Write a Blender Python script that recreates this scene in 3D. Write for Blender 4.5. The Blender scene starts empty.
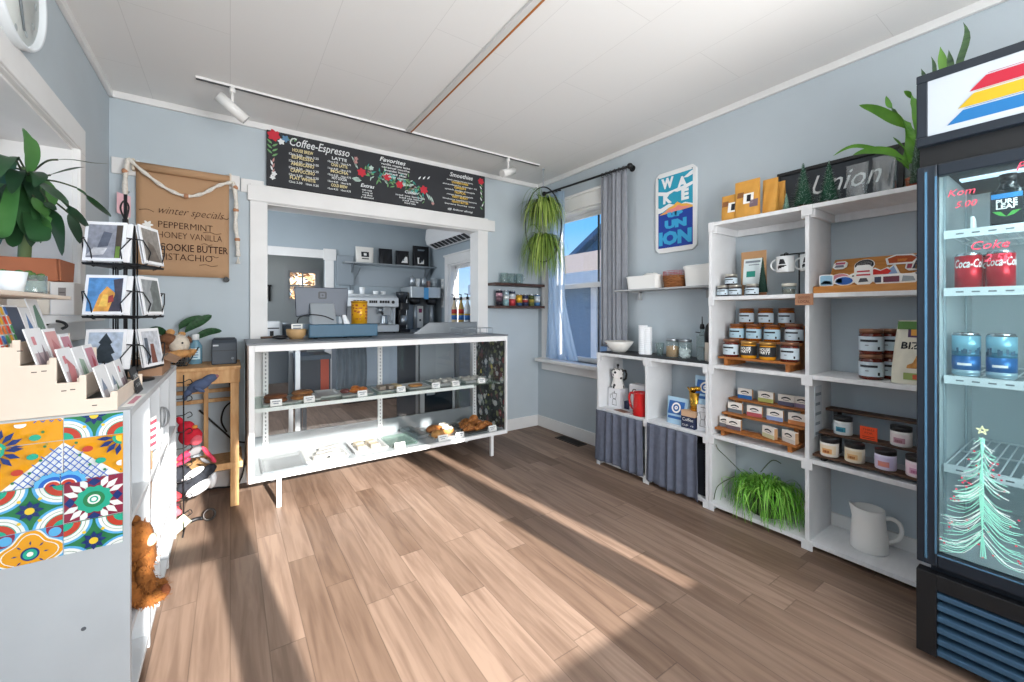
import bpy, bmesh, math, random
from mathutils import Vector, Matrix, Euler
from math import sin, cos, pi, radians, sqrt, floor

S = bpy.context.scene
COL = S.collection
random.seed(11)

# ------------------------------------------------------------------ camera
cam_d = bpy.data.cameras.new('camera')
cam = bpy.data.objects.new('camera', cam_d)
COL.objects.link(cam)
cam.location = (0, 0, 1.2)
cam.rotation_euler = (radians(90), 0, radians(-34.4))
cam_d.sensor_width = 36.0
cam_d.lens = 411.4 / 1024 * 36
cam_d.shift_y = -28.4 / 1024
cam_d.clip_start = 0.02
S.camera = cam

# ------------------------------------------------------------------ light and exposure
S.view_settings.view_transform = 'Standard'
S.view_settings.look = 'None'
S.view_settings.gamma = 1.0
S.view_settings.use_curve_mapping = False
S.view_settings.exposure = 0.0
S.cycles.max_bounces = 10
S.cycles.diffuse_bounces = 5
S.cycles.transparent_max_bounces = 24
S.cycles.sample_clamp_indirect = 6.0

w = bpy.data.worlds.new('sky')
S.world = w
w.use_nodes = True
wn = w.node_tree
wn.nodes.clear()
wo = wn.nodes.new('ShaderNodeOutputWorld')
wb = wn.nodes.new('ShaderNodeBackground')
wr = wn.nodes.new('ShaderNodeValToRGB')
wt = wn.nodes.new('ShaderNodeTexCoord')
wx = wn.nodes.new('ShaderNodeSeparateXYZ')
wn.links.new(wt.outputs['Generated'], wx.inputs[0])
wn.links.new(wx.outputs['Z'], wr.inputs[0])
wn.links.new(wr.outputs[0], wb.inputs[0])
wn.links.new(wb.outputs[0], wo.inputs[0])
wr.color_ramp.elements[0].position = 0.0
wr.color_ramp.elements[0].color = (0.62, 0.82, 1.0, 1)
wr.color_ramp.elements[1].position = 0.6
wr.color_ramp.elements[1].color = (0.06, 0.26, 0.75, 1)
e_ = wr.color_ramp.elements.new(0.2)
e_.color = (0.16, 0.50, 0.95, 1)
wb.inputs[1].default_value = 1.3

sd = bpy.data.lights.new('sun', 'SUN')
sun = bpy.data.objects.new('sun', sd)
COL.objects.link(sun)
sun.rotation_euler = Vector((-0.11, 1.0, -0.40)).to_track_quat('-Z', 'Y').to_euler()
sun.location = (1, -6, 5)
sd.energy = 17.5
sd.angle = radians(0.6)
sd.color = (1.0, 0.955, 0.90)

def area_lamp(name, loc, direction, sx, sy, energy, color):
 """daylight entering at a window opening"""
 d = bpy.data.lights.new(name, 'AREA')
 d.shape = 'RECTANGLE'
 d.size, d.size_y = sx, sy
 d.energy = energy
 d.color = color
 o = bpy.data.objects.new(name, d)
 COL.objects.link(o)
 o.location = loc
 o.rotation_euler = Vector(direction).to_track_quat('-Z', 'Z').to_euler()
 return o

area_lamp('front_window_daylight', (1.0, -0.93, 1.5), (0, 1, -0.05), 2.0, 1.2, 48, (0.95, 0.97, 1.0))
area_lamp('front_ceiling_fill', (1.0, -0.95, 1.3), (0, 1, 0.7), 2.0, 1.0, 84, (1.0, 0.97, 0.93))  # second lamp added at the front window to brighten the ceiling
area_lamp('kitchen_fill_light', (-0.66, 4.9, 1.6), (1, 0.1, -0.05), 1.5, 1.0, 38, (0.92, 0.96, 1.0))  # fill lamp added at an unseen wall to brighten the kitchen
area_lamp('far_room_fill_light', (-0.66, 7.4, 1.6), (1, 0.2, -0.05), 1.0, 1.0, 10, (1.0, 0.97, 0.92))  # added fill for the room beyond, its source out of view

# ------------------------------------------------------------------ helpers
def lin(c):
 if isinstance(c, str):
  c = [int(c[i:i + 2], 16) / 255 for i in (0, 2, 4)]
 else:
  c = [x / 255 for x in c[:3]]
 return tuple((x / 12.92 if x <= 0.04045 else ((x + 0.055) / 1.055) ** 2.4) for x in c) + (1.0,)

_M = {}
def mat(name, col='cccccc', rough=0.6, metal=0.0, var=0.0, scale=20.0, stretch=(1, 1, 1), bump=0.0, col2=None,
  emit=0.0, coat=0.0, sss=0.0, trans=0.0, ior=1.45):
 """one procedural material; var / col2 mix a noise pattern into the base colour"""
 if name in _M:
  return _M[name]
 m = bpy.data.materials.new(name)
 m.use_nodes = True
 nt = m.node_tree
 b = nt.nodes['Principled BSDF']
 c = lin(col)
 b.inputs['Base Color'].default_value = c
 b.inputs['Roughness'].default_value = rough
 b.inputs['Metallic'].default_value = metal
 b.inputs['Coat Weight'].default_value = coat
 b.inputs['Transmission Weight'].default_value = trans
 b.inputs['IOR'].default_value = ior
 if emit:
  b.inputs['Emission Color'].default_value = c
  b.inputs['Emission Strength'].default_value = emit
 if var or col2 or bump:
  tc = nt.nodes.new('ShaderNodeTexCoord')
  mp = nt.nodes.new('ShaderNodeMapping')
  mp.inputs['Scale'].default_value = stretch
  nz = nt.nodes.new('ShaderNodeTexNoise')
  nz.inputs['Scale'].default_value = scale
  nz.inputs['Detail'].default_value = 4
  nt.links.new(tc.outputs['Object'], mp.inputs[0])
  nt.links.new(mp.outputs[0], nz.inputs['Vector'])
  if var or col2:
   rp = nt.nodes.new('ShaderNodeValToRGB')
   rp.color_ramp.elements[0].position = 0.35
   rp.color_ramp.elements[1].position = 0.65
   k = 1 - var
   rp.color_ramp.elements[0].color = (c[0] * k, c[1] * k, c[2] * k, 1)
   rp.color_ramp.elements[1].color = lin(col2) if col2 else tuple(min(1, x * (1 + var * .5)) for x in c[:3]) + (1,)
   nt.links.new(nz.outputs['Fac'], rp.inputs[0])
   nt.links.new(rp.outputs[0], b.inputs['Base Color'])
  if bump:
   bp = nt.nodes.new('ShaderNodeBump')
   bp.inputs['Strength'].default_value = bump
   bp.inputs['Distance'].default_value = 0.01
   nt.links.new(nz.outputs['Fac'], bp.inputs['Height'])
   nt.links.new(bp.outputs[0], b.inputs['Normal'])
 _M[name] = m
 return m

def glass(name, tint='ffffff', refl=1.0, alpha=0.0, body='ffffff'):
 """thin clear sheet: transparent body with a Fresnel reflection, alpha adds a little milky body"""
 if name in _M:
  return _M[name]
 m = bpy.data.materials.new(name)
 m.use_nodes = True
 nt = m.node_tree
 nt.nodes.clear()
 out = nt.nodes.new('ShaderNodeOutputMaterial')
 tr = nt.nodes.new('ShaderNodeBsdfTransparent')
 tr.inputs[0].default_value = lin(tint)
 gl = nt.nodes.new('ShaderNodeBsdfGlossy')
 gl.inputs['Roughness'].default_value = 0.02
 fr = nt.nodes.new('ShaderNodeFresnel')
 ge = nt.nodes.new('ShaderNodeNewGeometry')
 io = nt.nodes.new('ShaderNodeMapRange')
 io.inputs['To Min'].default_value = 1.45
 io.inputs['To Max'].default_value = 1 / 1.45
 nt.links.new(ge.outputs['Backfacing'], io.inputs['Value'])
 nt.links.new(io.outputs[0], fr.inputs['IOR'])
 mu = nt.nodes.new('ShaderNodeMath')
 mu.operation = 'MULTIPLY'
 mu.inputs[1].default_value = refl
 mx = nt.nodes.new('ShaderNodeMixShader')
 nt.links.new(fr.outputs[0], mu.inputs[0])
 nt.links.new(mu.outputs[0], mx.inputs[0])
 if alpha:
  df = nt.nodes.new('ShaderNodeBsdfDiffuse')
  df.inputs[0].default_value = lin(body)
  m2 = nt.nodes.new('ShaderNodeMixShader')
  m2.inputs[0].default_value = alpha
  nt.links.new(tr.outputs[0], m2.inputs[1])
  nt.links.new(df.outputs[0], m2.inputs[2])
  nt.links.new(m2.outputs[0], mx.inputs[1])
 else:
  nt.links.new(tr.outputs[0], mx.inputs[1])
 nt.links.new(gl.outputs[0], mx.inputs[2])
 nt.links.new(mx.outputs[0], out.inputs[0])
 _M[name] = m
 return m

class MB:
 """collects shapes that become ONE mesh object"""
 def __init__(s):
  s.v, s.f, s.k, s.sm = [], [], [], []
  s.mats = []
  s.cur = 0
  s.T = None
 def m(s, material):
  if material not in s.mats:
   s.mats.append(material)
  s.cur = s.mats.index(material)
  return s
 def add(s, vs, fs, smooth=False):
  o = len(s.v)
  if s.T is not None:
   vs = [tuple(s.T @ Vector(p)) for p in vs]
  s.v.extend([tuple(p) for p in vs])
  for f in fs:
   s.f.append([i + o for i in f])
   s.k.append(s.cur)
   s.sm.append(smooth)
  return s
 def box(s, x0, y0, z0, x1, y1, z1):
  v = [(x0, y0, z0), (x1, y0, z0), (x1, y1, z0), (x0, y1, z0), (x0, y0, z1), (x1, y0, z1), (x1, y1, z1), (x0, y1, z1)]
  return s.add(v, [(3, 2, 1, 0), (4, 5, 6, 7), (0, 1, 5, 4), (1, 2, 6, 5), (2, 3, 7, 6), (3, 0, 4, 7)])
 def rbox(s, x0, y0, z0, x1, y1, z1, r, n=3):
  """box with rounded vertical corners and a small chamfer on top and bottom"""
  ring = []
  for cx, cy, a0 in ((x1 - r, y1 - r, 0), (x0 + r, y1 - r, 90), (x0 + r, y0 + r, 180), (x1 - r, y0 + r, 270)):
   for i in range(n + 1):
    a = radians(a0 + 90 * i / n)
    ring.append((cx + r * cos(a), cy + r * sin(a)))
  return s.prism([(x, y) for x, y in ring], z0, z1, 'XY')
 def prism(s, poly, d0, d1, plane='XZ', smooth=False):
  """polygon (a,b) in PLANE extruded along the third axis from d0 to d1"""
  def P(a, b, d):
   return {'XZ': (a, d, b), 'XY': (a, b, d), 'YZ': (d, a, b)}[plane]
  n = len(poly)
  v = [P(a, b, d0) for a, b in poly] + [P(a, b, d1) for a, b in poly]
  s.add(v, [list(range(n)), list(range(2 * n - 1, n - 1, -1))])
  o = len(s.v) - 2 * n
  for i in range(n):
   j = (i + 1) % n
   s.f.append([o + i, o + n + i, o + n + j, o + j])
   s.k.append(s.cur)
   s.sm.append(smooth)
  return s
 def quad(s, a, b, c, d):
  return s.add([a, b, c, d], [(0, 1, 2, 3)])
 def tube(s, pts, r, n=8, closed=False, caps=True):
  pts = [Vector(p) for p in pts]
  N = len(pts)
  if N < 2:
   return s
  up = None
  vs = []
  for i, p in enumerate(pts):
   a = pts[(i - 1) % N] if (i > 0 or closed) else p
   b = pts[(i + 1) % N] if (i < N - 1 or closed) else p
   t = (b - a)
   t = t.normalized() if t.length > 1e-9 else Vector((0, 0, 1))
   if up is None:
    up = Vector((0, 0, 1)) if abs(t.z) < 0.9 else Vector((1, 0, 0))
   x = t.cross(up)
   if x.length < 1e-6:
    x = t.orthogonal()
   x.normalize()
   y = x.cross(t).normalized()
   up = y
   rr = r[i] if isinstance(r, (list, tuple)) else r
   for k in range(n):
    q = 2 * pi * k / n
    vs.append(p + x * (rr * cos(q)) + y * (rr * sin(q)))
  fs = []
  for i in range(N if closed else N - 1):
   j = (i + 1) % N
   for k in range(n):
    l = (k + 1) % n
    fs.append((i * n + k, i * n + l, j * n + l, j * n + k))
  s.add(vs, fs, n > 5)
  if caps and not closed:
   o = len(s.v) - N * n
   s.f.append([o + k for k in range(n)][::-1]); s.k.append(s.cur); s.sm.append(False)
   s.f.append([o + (N - 1) * n + k for k in range(n)]); s.k.append(s.cur); s.sm.append(False)
  return s
 def cyl(s, p0, p1, r0, r1=None, n=20):
  return s.tube([p0, p1], [r0, r0 if r1 is None else r1], n)
 def lathe(s, prof, c=(0, 0, 0), n=24, a0=0.0, a1=2 * pi, sx=1.0, sy=1.0, smooth=True):
  """profile [(r,z)] turned about Z at c"""
  full = abs(a1 - a0 - 2 * pi) < 1e-6
  K = n if full else n + 1
  vs = []
  for r, z in prof:
   for k in range(K):
    a = a0 + (a1 - a0) * k / n
    vs.append((c[0] + r * cos(a) * sx, c[1] + r * sin(a) * sy, c[2] + z))
  fs = []
  for i in range(len(prof) - 1):
   for k in range(n):
    l = (k + 1) % K if full else k + 1
    fs.append((i * K + k, i * K + l, (i + 1) * K + l, (i + 1) * K + k))
  s.add(vs, fs, smooth)
  if full:
   o = len(s.v) - len(vs)
   if prof[0][0] > 1e-5:
    s.f.append([o + k for k in range(K)][::-1]); s.k.append(s.cur); s.sm.append(False)
   if prof[-1][0] > 1e-5:
    q = o + (len(prof) - 1) * K
    s.f.append([q + k for k in range(K)]); s.k.append(s.cur); s.sm.append(False)
  return s
 def ell(s, c, r, rot=None, nu=14, nv=9, bumpy=0.0, seed=0):
  rnd = random.Random(seed)
  r = (r, r, r) if isinstance(r, (int, float)) else r
  R = Euler(rot).to_matrix() if rot else Matrix.Identity(3)
  vs = [(0, 0, -1)]
  for j in range(1, nv):
   b = -pi / 2 + pi * j / nv
   for i in range(nu):
    a = 2 * pi * i / nu
    vs.append((cos(a) * cos(b), sin(a) * cos(b), sin(b)))
  vs.append((0, 0, 1))
  out = []
  for p in vs:
   k = 1 + (rnd.uniform(-bumpy, bumpy) if bumpy else 0)
   out.append(Vector(c) + R @ Vector((p[0] * r[0] * k, p[1] * r[1] * k, p[2] * r[2] * k)))
  fs = []
  for i in range(nu):
   fs.append((0, 1 + (i + 1) % nu, 1 + i))
   t = 1 + (nv - 2) * nu
   fs.append((t + i, t + (i + 1) % nu, len(vs) - 1))
  for j in range(nv - 2):
   for i in range(nu):
    a = 1 + j * nu + i
    b = 1 + j * nu + (i + 1) % nu
    fs.append((a, b, b + nu, a + nu))
  return s.add(out, fs, True)
 def sheet(s, fn, nu, nv, thick=0.0, smooth=True):
  """surface fn(u,v) -> point; thick gives it a second side along the normal"""
  P = [[Vector(fn(i / nu, j / nv)) for i in range(nu + 1)] for j in range(nv + 1)]
  vs = [p for row in P for p in row]
  W = nu + 1
  fs = [(j * W + i, j * W + i + 1, (j + 1) * W + i + 1, (j + 1) * W + i) for j in range(nv) for i in range(nu)]
  if thick:
   back = []
   for j in range(nv + 1):
    for i in range(nu + 1):
     du = P[j][min(i + 1, nu)] - P[j][max(i - 1, 0)]
     dv = P[min(j + 1, nv)][i] - P[max(j - 1, 0)][i]
     nn = du.cross(dv)
     if nn.length > 1e-12:
      nn.normalize()
     back.append(P[j][i] - nn * thick)
   o = len(vs)
   vs += back
   fs += [(o + j * W + i, o + (j + 1) * W + i, o + (j + 1) * W + i + 1, o + j * W + i + 1) for j in range(nv) for i in range(nu)]
   for i in range(nu):
    fs.append((i, o + i, o + i + 1, i + 1))
    a = nv * W + i
    fs.append((a, a + 1, o + a + 1, o + a))
   for j in range(nv):
    a, b = j * W, (j + 1) * W
    fs.append((a, b, o + b, o + a))
    a, b = j * W + nu, (j + 1) * W + nu
    fs.append((a, o + a, o + b, b))
  return s.add(vs, fs, smooth)
 def leaf(s, pts, wid, fold=0.15, side=None, n=None):
  """blade along pts with widths wid, slightly V-folded"""
  pts = [Vector(p) for p in pts]
  vs, fs = [], []
  for i, p in enumerate(pts):
   t = (pts[min(i + 1, len(pts) - 1)] - pts[max(i - 1, 0)])
   t = t.normalized() if t.length > 1e-9 else Vector((0, 0, 1))
   sd_ = Vector(side) if side else t.cross(Vector((0, 0, 1)))
   sd_ = sd_ - t * sd_.dot(t)
   if sd_.length < 1e-4:
    sd_ = Vector((1, 0, 0))
   sd_.normalize()
   up = sd_.cross(t).normalized()
   w_ = wid[i]
   vs += [p - sd_ * w_ + up * (w_ * fold), p, p + sd_ * w_ + up * (w_ * fold)]
  for i in range(len(pts) - 1):
   a, b = i * 3, i * 3 + 3
   fs += [(a, a + 1, b + 1, b), (a + 1, a + 2, b + 2, b + 1)]
  return s.add(vs, fs, True)
 def text(s, body, size, origin, right=(1, 0, 0), up=(0, 0, 1), align='CENTER', depth=0.0012, shear=0.0, width=None, bold=0.0, space=1.0, sx=1.0):
  """lettering laid on a plane given by right / up, raised by depth towards right x up"""
  cu = bpy.data.curves.new('lettering', 'FONT')
  cu.body = body
  cu.size = size
  cu.align_x = align
  cu.shear = shear
  cu.offset = bold
  cu.resolution_u = 2
  cu.space_character = space
  ob = bpy.data.objects.new('lettering', cu)
  COL.objects.link(ob)
  dg = bpy.context.evaluated_depsgraph_get()
  me = bpy.data.meshes.new_from_object(ob.evaluated_get(dg))
  r, u = Vector(right).normalized(), Vector(up).normalized()
  nn = r.cross(u)
  vs = [Vector(p.co) for p in me.vertices]
  k = sx
  if width and vs:
   span = max(p.x for p in vs) - min(p.x for p in vs)
   k = width / span if span > 0 else 1
  o = Vector(origin)
  out = [o + r * (p.x * k) + u * p.y + nn * depth for p in vs]
  s.add(out, [list(p.vertices) for p in me.polygons])
  bpy.data.objects.remove(ob)
  bpy.data.curves.remove(cu)
  bpy.data.meshes.remove(me)
  return s
 def disc(s, c, r, right=(1, 0, 0), up=(0, 0, 1), n=16, ry=None, wob=0.0, k=5, ph=0.0):
  """flat filled blob on a plane"""
  a_, b_ = Vector(right).normalized(), Vector(up).normalized()
  c = Vector(c)
  ry = ry or r
  vs = []
  for i in range(n):
   t = 2 * pi * i / n
   q = 1 + wob * cos(k * t + ph)
   vs.append(c + a_ * (r * q * cos(t)) + b_ * (ry * q * sin(t)))
  return s.add(vs, [list(range(n))])
 def poly(s, pts, o=(0, 0, 0), right=(1, 0, 0), up=(0, 0, 1)):
  a_, b_, o = Vector(right).normalized(), Vector(up).normalized(), Vector(o)
  return s.add([o + a_ * x + b_ * y for x, y in pts], [list(range(len(pts)))])

ORG = {}
def obj(name, mb, material=None, parent=None, bevel=0.0, world=True, loc=None, seg=2):
 """link mb as one mesh object; shapes given in world coordinates unless world=False"""
 o_ = Vector((0, 0, 0))
 if world:
  if parent is not None:
   o_ = ORG.get(parent.name, Vector((0, 0, 0)))
  elif loc is not None:
   o_ = Vector(loc)
 me = bpy.data.meshes.new(name)
 me.from_pydata([tuple(Vector(p) - o_) for p in mb.v], [], mb.f)
 ms = mb.mats if mb.mats else [material]
 for m_ in ms:
  me.materials.append(m_)
 me.polygons.foreach_set('material_index', mb.k if mb.mats else [0] * len(mb.f))
 me.polygons.foreach_set('use_smooth', mb.sm)
 me.update()
 bm = bmesh.new()
 bm.from_mesh(me)
 bmesh.ops.recalc_face_normals(bm, faces=bm.faces)
 bm.to_mesh(me)
 bm.free()
 ob = bpy.data.objects.new(name, me)
 COL.objects.link(ob)
 if parent is not None:
  ob.parent = parent
  ORG[ob.name] = Vector(o_)
 else:
  if loc is not None:
   ob.location = loc
   ORG[ob.name] = Vector(loc) if world else Vector((0, 0, 0))
  else:
   ORG[ob.name] = Vector((0, 0, 0))
 if bevel:
  b = ob.modifiers.new('soft_edges', 'BEVEL')
  b.width = bevel
  b.segments = seg
  b.limit_method = 'ANGLE'
  b.angle_limit = radians(40)
 return ob

def tag(o, label, cat, group=None, kind=None):
 o['label'] = label
 o['category'] = cat
 if group:
  o['group'] = group
 if kind:
  o['kind'] = kind
 return o

def thing(name, label, cat, loc=(0, 0, 0), rotz=0.0, group=None, local=False):
 o = bpy.data.objects.new(name, None)
 o.empty_display_size = 0.05
 COL.objects.link(o)
 o.location = loc
 o.rotation_euler = (0, 0, rotz)
 ORG[o.name] = Vector((0, 0, 0)) if local else Vector(loc)
 return tag(o, label, cat, group)

def struct(name, mb, material=None, parent=None, bevel=0.0):
 o = obj(name, mb, material, parent, bevel)
 if parent is None:
  o['kind'] = 'structure'
 return o

def dup(src, loc, rot=None, label=None, group=None, scale=None):
 """copy a thing with copies of its parts and sub-parts"""
 r = src.copy()
 COL.objects.link(r)
 r.location = loc
 if rot is not None:
  r.rotation_euler = rot if isinstance(rot, (tuple, list, Euler)) else (0, 0, rot)
 if scale is not None:
  r.scale = scale if isinstance(scale, (tuple, list)) else (scale,) * 3
 if label:
  r['label'] = label
 if group:
  r['group'] = group
 for ch in list(src.children):
  c = ch.copy()
  COL.objects.link(c)
  c.parent = r
  for g in list(ch.children):
   d = g.copy()
   COL.objects.link(d)
   d.parent = c
 return r

def recolor(root, part, material):
 for ch in root.children:
  if ch.name.split('.')[0] == part:
   ch.data = ch.data.copy()
   ch.data.materials[0] = material

def sp(pts, n=6, closed=False):
 """smooth curve through pts"""
 P = [Vector(p) for p in pts]
 out = []
 N = len(P)
 for i in range(N if closed else N - 1):
  a = P[(i - 1) % N] if (closed or i > 0) else P[0]
  b_, c = P[i], P[(i + 1) % N]
  d = P[(i + 2) % N] if (closed or i < N - 2) else P[-1]
  for k in range(n):
   t_ = k / n
   out.append(0.5 * ((2 * b_) + (c - a) * t_ + (2 * a - 5 * b_ + 4 * c - d) * t_ ** 2 + (3 * b_ - a - 3 * c + d) * t_ ** 3))
 if not closed:
  out.append(P[-1])
 return out

# ------------------------------------------------------------------ setting
XL, XR, YB, YF, ZC = -0.612, 2.714, 3.47, -1.0, 2.56
YK = 6.35            # far wall of the kitchen behind the counter

wall_m = mat('blue_grey_paint', 'b9c4cb', 0.75, var=0.03, scale=3, bump=0.03)
kitchen_m = mat('kitchen_paint', 'a3afb7', 0.75, var=0.03, scale=3)
white_m = mat('white_trim_paint', 'e4e4e3', 0.45, var=0.03, scale=6)
shelf_m = mat('white_shelf_paint', 'dfe1e3', 0.5, var=0.05, scale=9, stretch=(1, 4, 1))
black_m = mat('black_metal', '17181b', 0.45)
dark_m = mat('charcoal_plastic', '2a2d33', 0.5)
pine_m = mat('raw_pine', 'cfa676', 0.6, col2='b98a58', scale=7, stretch=(6, 6, 1))
steel_m = mat('brushed_steel', 'a9afb4', 0.32, metal=0.85)
paper_m = mat('white_card', 'f1f1ee', 0.7)
kraft_m = mat('kraft_paper', 'b98f66', 0.8, var=0.06, scale=14)
clear_m = glass('clear_glass')
jar_m = glass('jar_glass', 'e9f2f1', 1.2, 0.10, 'dfe8ea')

def floor_material():
 m = bpy.data.materials.new('oak_vinyl_planks')
 m.use_nodes = True
 nt = m.node_tree
 L = nt.links.new
 b = nt.nodes['Principled BSDF']
 b.inputs['Roughness'].default_value = 0.5
 b.inputs['Specular IOR Level'].default_value = 0.3
 tc = nt.nodes.new('ShaderNodeTexCoord')
 sp = nt.nodes.new('ShaderNodeSeparateXYZ')
 L(tc.outputs['Object'], sp.inputs[0])
 def M(op, a, b_=None):
  n = nt.nodes.new('ShaderNodeMath')
  n.operation = op
  for i, x in enumerate((a, b_)):
   if x is None:
    continue
   if isinstance(x, (int, float)):
    n.inputs[i].default_value = x
   else:
    L(x, n.inputs[i])
  return n.outputs[0]
 def noise1(v):
  n = nt.nodes.new('ShaderNodeTexWhiteNoise')
  n.noise_dimensions = '1D'
  L(v, n.inputs['W'])
  return n.outputs['Value']
 PW, PL = 0.115, 0.88
 u = M('DIVIDE', sp.outputs['X'], PW)
 row = M('FLOOR', u)
 fu = M('FRACT', u)
 off = noise1(row)
 v = M('ADD', M('DIVIDE', sp.outputs['Y'], PL), M('MULTIPLY', off, 7.3))
 col = M('FLOOR', v)
 fv = M('FRACT', v)
 pid = M('ADD', M('MULTIPLY', row, 17.31), M('MULTIPLY', col, 3.77))
 rnd = noise1(pid)
 # grain, stretched along the plank and shifted per plank
 cb = nt.nodes.new('ShaderNodeCombineXYZ')
 L(M('MULTIPLY', sp.outputs['X'], 20.0), cb.inputs[0])
 L(M('ADD', M('MULTIPLY', sp.outputs['Y'], 1.5), M('MULTIPLY', rnd, 40.0)), cb.inputs[1])
 L(M('MULTIPLY', rnd, 9.0), cb.inputs[2])
 g = nt.nodes.new('ShaderNodeTexNoise')
 g.inputs['Scale'].default_value = 1.6
 g.inputs['Detail'].default_value = 6
 g.inputs['Distortion'].default_value = 0.6
 L(cb.outputs[0], g.inputs['Vector'])
 r1 = nt.nodes.new('ShaderNodeValToRGB')
 r1.color_ramp.elements[0].color = lin('745f50')
 r1.color_ramp.elements[1].color = lin('968070')
 e = r1.color_ramp.elements.new(0.5)
 e.color = lin('857061')
 L(rnd, r1.inputs[0])
 r2 = nt.nodes.new('ShaderNodeValToRGB')
 r2.color_ramp.elements[0].position = 0.33
 r2.color_ramp.elements[0].color = (0.70, 0.66, 0.64, 1)
 r2.color_ramp.elements[1].position = 0.62
 r2.color_ramp.elements[1].color = (1.06, 1.05, 1.04, 1)
 L(g.outputs['Fac'], r2.inputs[0])
 mx = nt.nodes.new('ShaderNodeMix')
 mx.data_type = 'RGBA'
 mx.blend_type = 'MULTIPLY'
 mx.inputs[0].default_value = 1.0
 L(r1.outputs[0], mx.inputs['A'])
 L(r2.outputs[0], mx.inputs['B'])
 # joints between planks
 eu = M('LESS_THAN', M('ABSOLUTE', M('SUBTRACT', fu, 0.5)), 0.485)
 ev = M('LESS_THAN', M('ABSOLUTE', M('SUBTRACT', fv, 0.5)), 0.4975)
 j = M('ADD', M('MULTIPLY', M('MULTIPLY', eu, ev), 0.32), 0.68)
 mj = nt.nodes.new('ShaderNodeMix')
 mj.data_type = 'RGBA'
 mj.blend_type = 'MULTIPLY'
 mj.inputs[0].default_value = 1.0
 cj = nt.nodes.new('ShaderNodeCombineColor')
 for i in range(3):
  L(j, cj.inputs[i])
 L(mx.outputs['Result'], mj.inputs['A'])
 L(cj.outputs[0], mj.inputs['B'])
 L(mj.outputs['Result'], b.inputs['Base Color'])
 return m

def ceiling_material():
 m = mat('ceiling_white', 'e6e6e5', 0.85)
 nt = m.node_tree
 b = nt.nodes['Principled BSDF']
 tc = nt.nodes.new('ShaderNodeTexCoord')
 mp = nt.nodes.new('ShaderNodeMapping')
 mp.inputs['Rotation'].default_value = (0, 0, radians(90))
 br = nt.nodes.new('ShaderNodeTexBrick')
 br.inputs['Scale'].default_value = 1.0
 br.inputs['Brick Width'].default_value = 1.22
 br.inputs['Row Height'].default_value = 0.405
 br.inputs['Mortar Size'].default_value = 0.0018
 br.inputs['Mortar Smooth'].default_value = 0.4
 br.inputs['Color1'].default_value = lin('e6e6e5')
 br.inputs['Color2'].default_value = lin('e5e5e4')
 br.inputs['Mortar'].default_value = lin('d6d6d5')
 nt.links.new(tc.outputs['Object'], mp.inputs[0])
 nt.links.new(mp.outputs[0], br.inputs['Vector'])
 nt.links.new(br.outputs['Color'], b.inputs['Base Color'])
 return m

struct('floor', MB().box(-1.0, -1.15, -0.1, XR + 0.12, 8.6, 0), floor_material())
struct('ceiling', MB().box(-1.0, -1.15, ZC, XR + 0.12, 8.6, ZC + 0.1), ceiling_material())

# right wall with the shop window (Y 2.47-3.06) and the kitchen window
RW = (2.47, 3.26, 0.73, 2.17)
KW = (4.72, 5.62, 0.93, 1.92)
b = MB()
x0, x1 = XR, XR + 0.14
for ya, yb, za, zb in ((-1.12, RW[0], 0, ZC), (RW[0], RW[1], 0, RW[2]), (RW[0], RW[1], RW[3], ZC), (RW[1], YB, 0, ZC)):
 b.box(x0, ya, za, x1, yb, zb)
struct('wall_right', b, wall_m)
b = MB()
for ya, yb, za, zb in ((YB, KW[0], 0, ZC), (KW[0], KW[1], 0, KW[2]), (KW[0], KW[1], KW[3], ZC), (KW[1], YK, 0, ZC)):
 b.box(x0, ya, za, x1, yb, zb)
struct('wall_kitchen_right', b, kitchen_m)

# back wall with the serving opening
OX0, OX1, OZ = 0.205, 1.985, 2.0
b = MB()
b.box(XL - 0.3, YB, 0, OX0, YB + 0.13, ZC)
b.box(OX1, YB, 0, XR, YB + 0.13, ZC)
b.box(OX0, YB, OZ, OX1, YB + 0.13, ZC)
struct('wall_back', b, wall_m)

# left wall, thick, with the plant window
LW = (0.9, 2.745, 1.19, 1.97)
b = MB()
for ya, yb, za, zb in ((-1.12, LW[0], 0, ZC), (LW[0], LW[1], 0, LW[2]), (LW[0], LW[1], LW[3], ZC), (LW[1], YB, 0, ZC)):
 b.box(XL - 0.3, ya, za, XL, yb, zb)
struct('wall_left', b, wall_m)

# front wall behind the photographer: double-hung, picture window, sidelight
b = MB()
zs, zt = 0.82, 2.07
b.box(XL - 0.3, YF - 0.12, 0, XR, YF, zs)
b.box(XL - 0.3, YF - 0.12, zt, XR, YF, ZC)
for xa, xb in ((XL - 0.3, 0.07), (0.34, 0.49), (1.66, 1.86), (1.955, XR)):
 b.box(xa, YF - 0.12, zs, xb, YF, zt)
struct('wall_front', b, wall_m)
b = MB()
b.box(0.07, YF - 0.09, 1.42, 0.34, YF - 0.04, 1.49)
for xa, xb in ((0.07, 0.085), (0.325, 0.34)):
 b.box(xa, YF - 0.09, zs, xb, YF - 0.04, zt)
o = struct('window_1', b, white_m)
struct('pane', MB().box(0.085, YF - 0.07, zs, 0.325, YF - 0.066, zt), clear_m, o)

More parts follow.
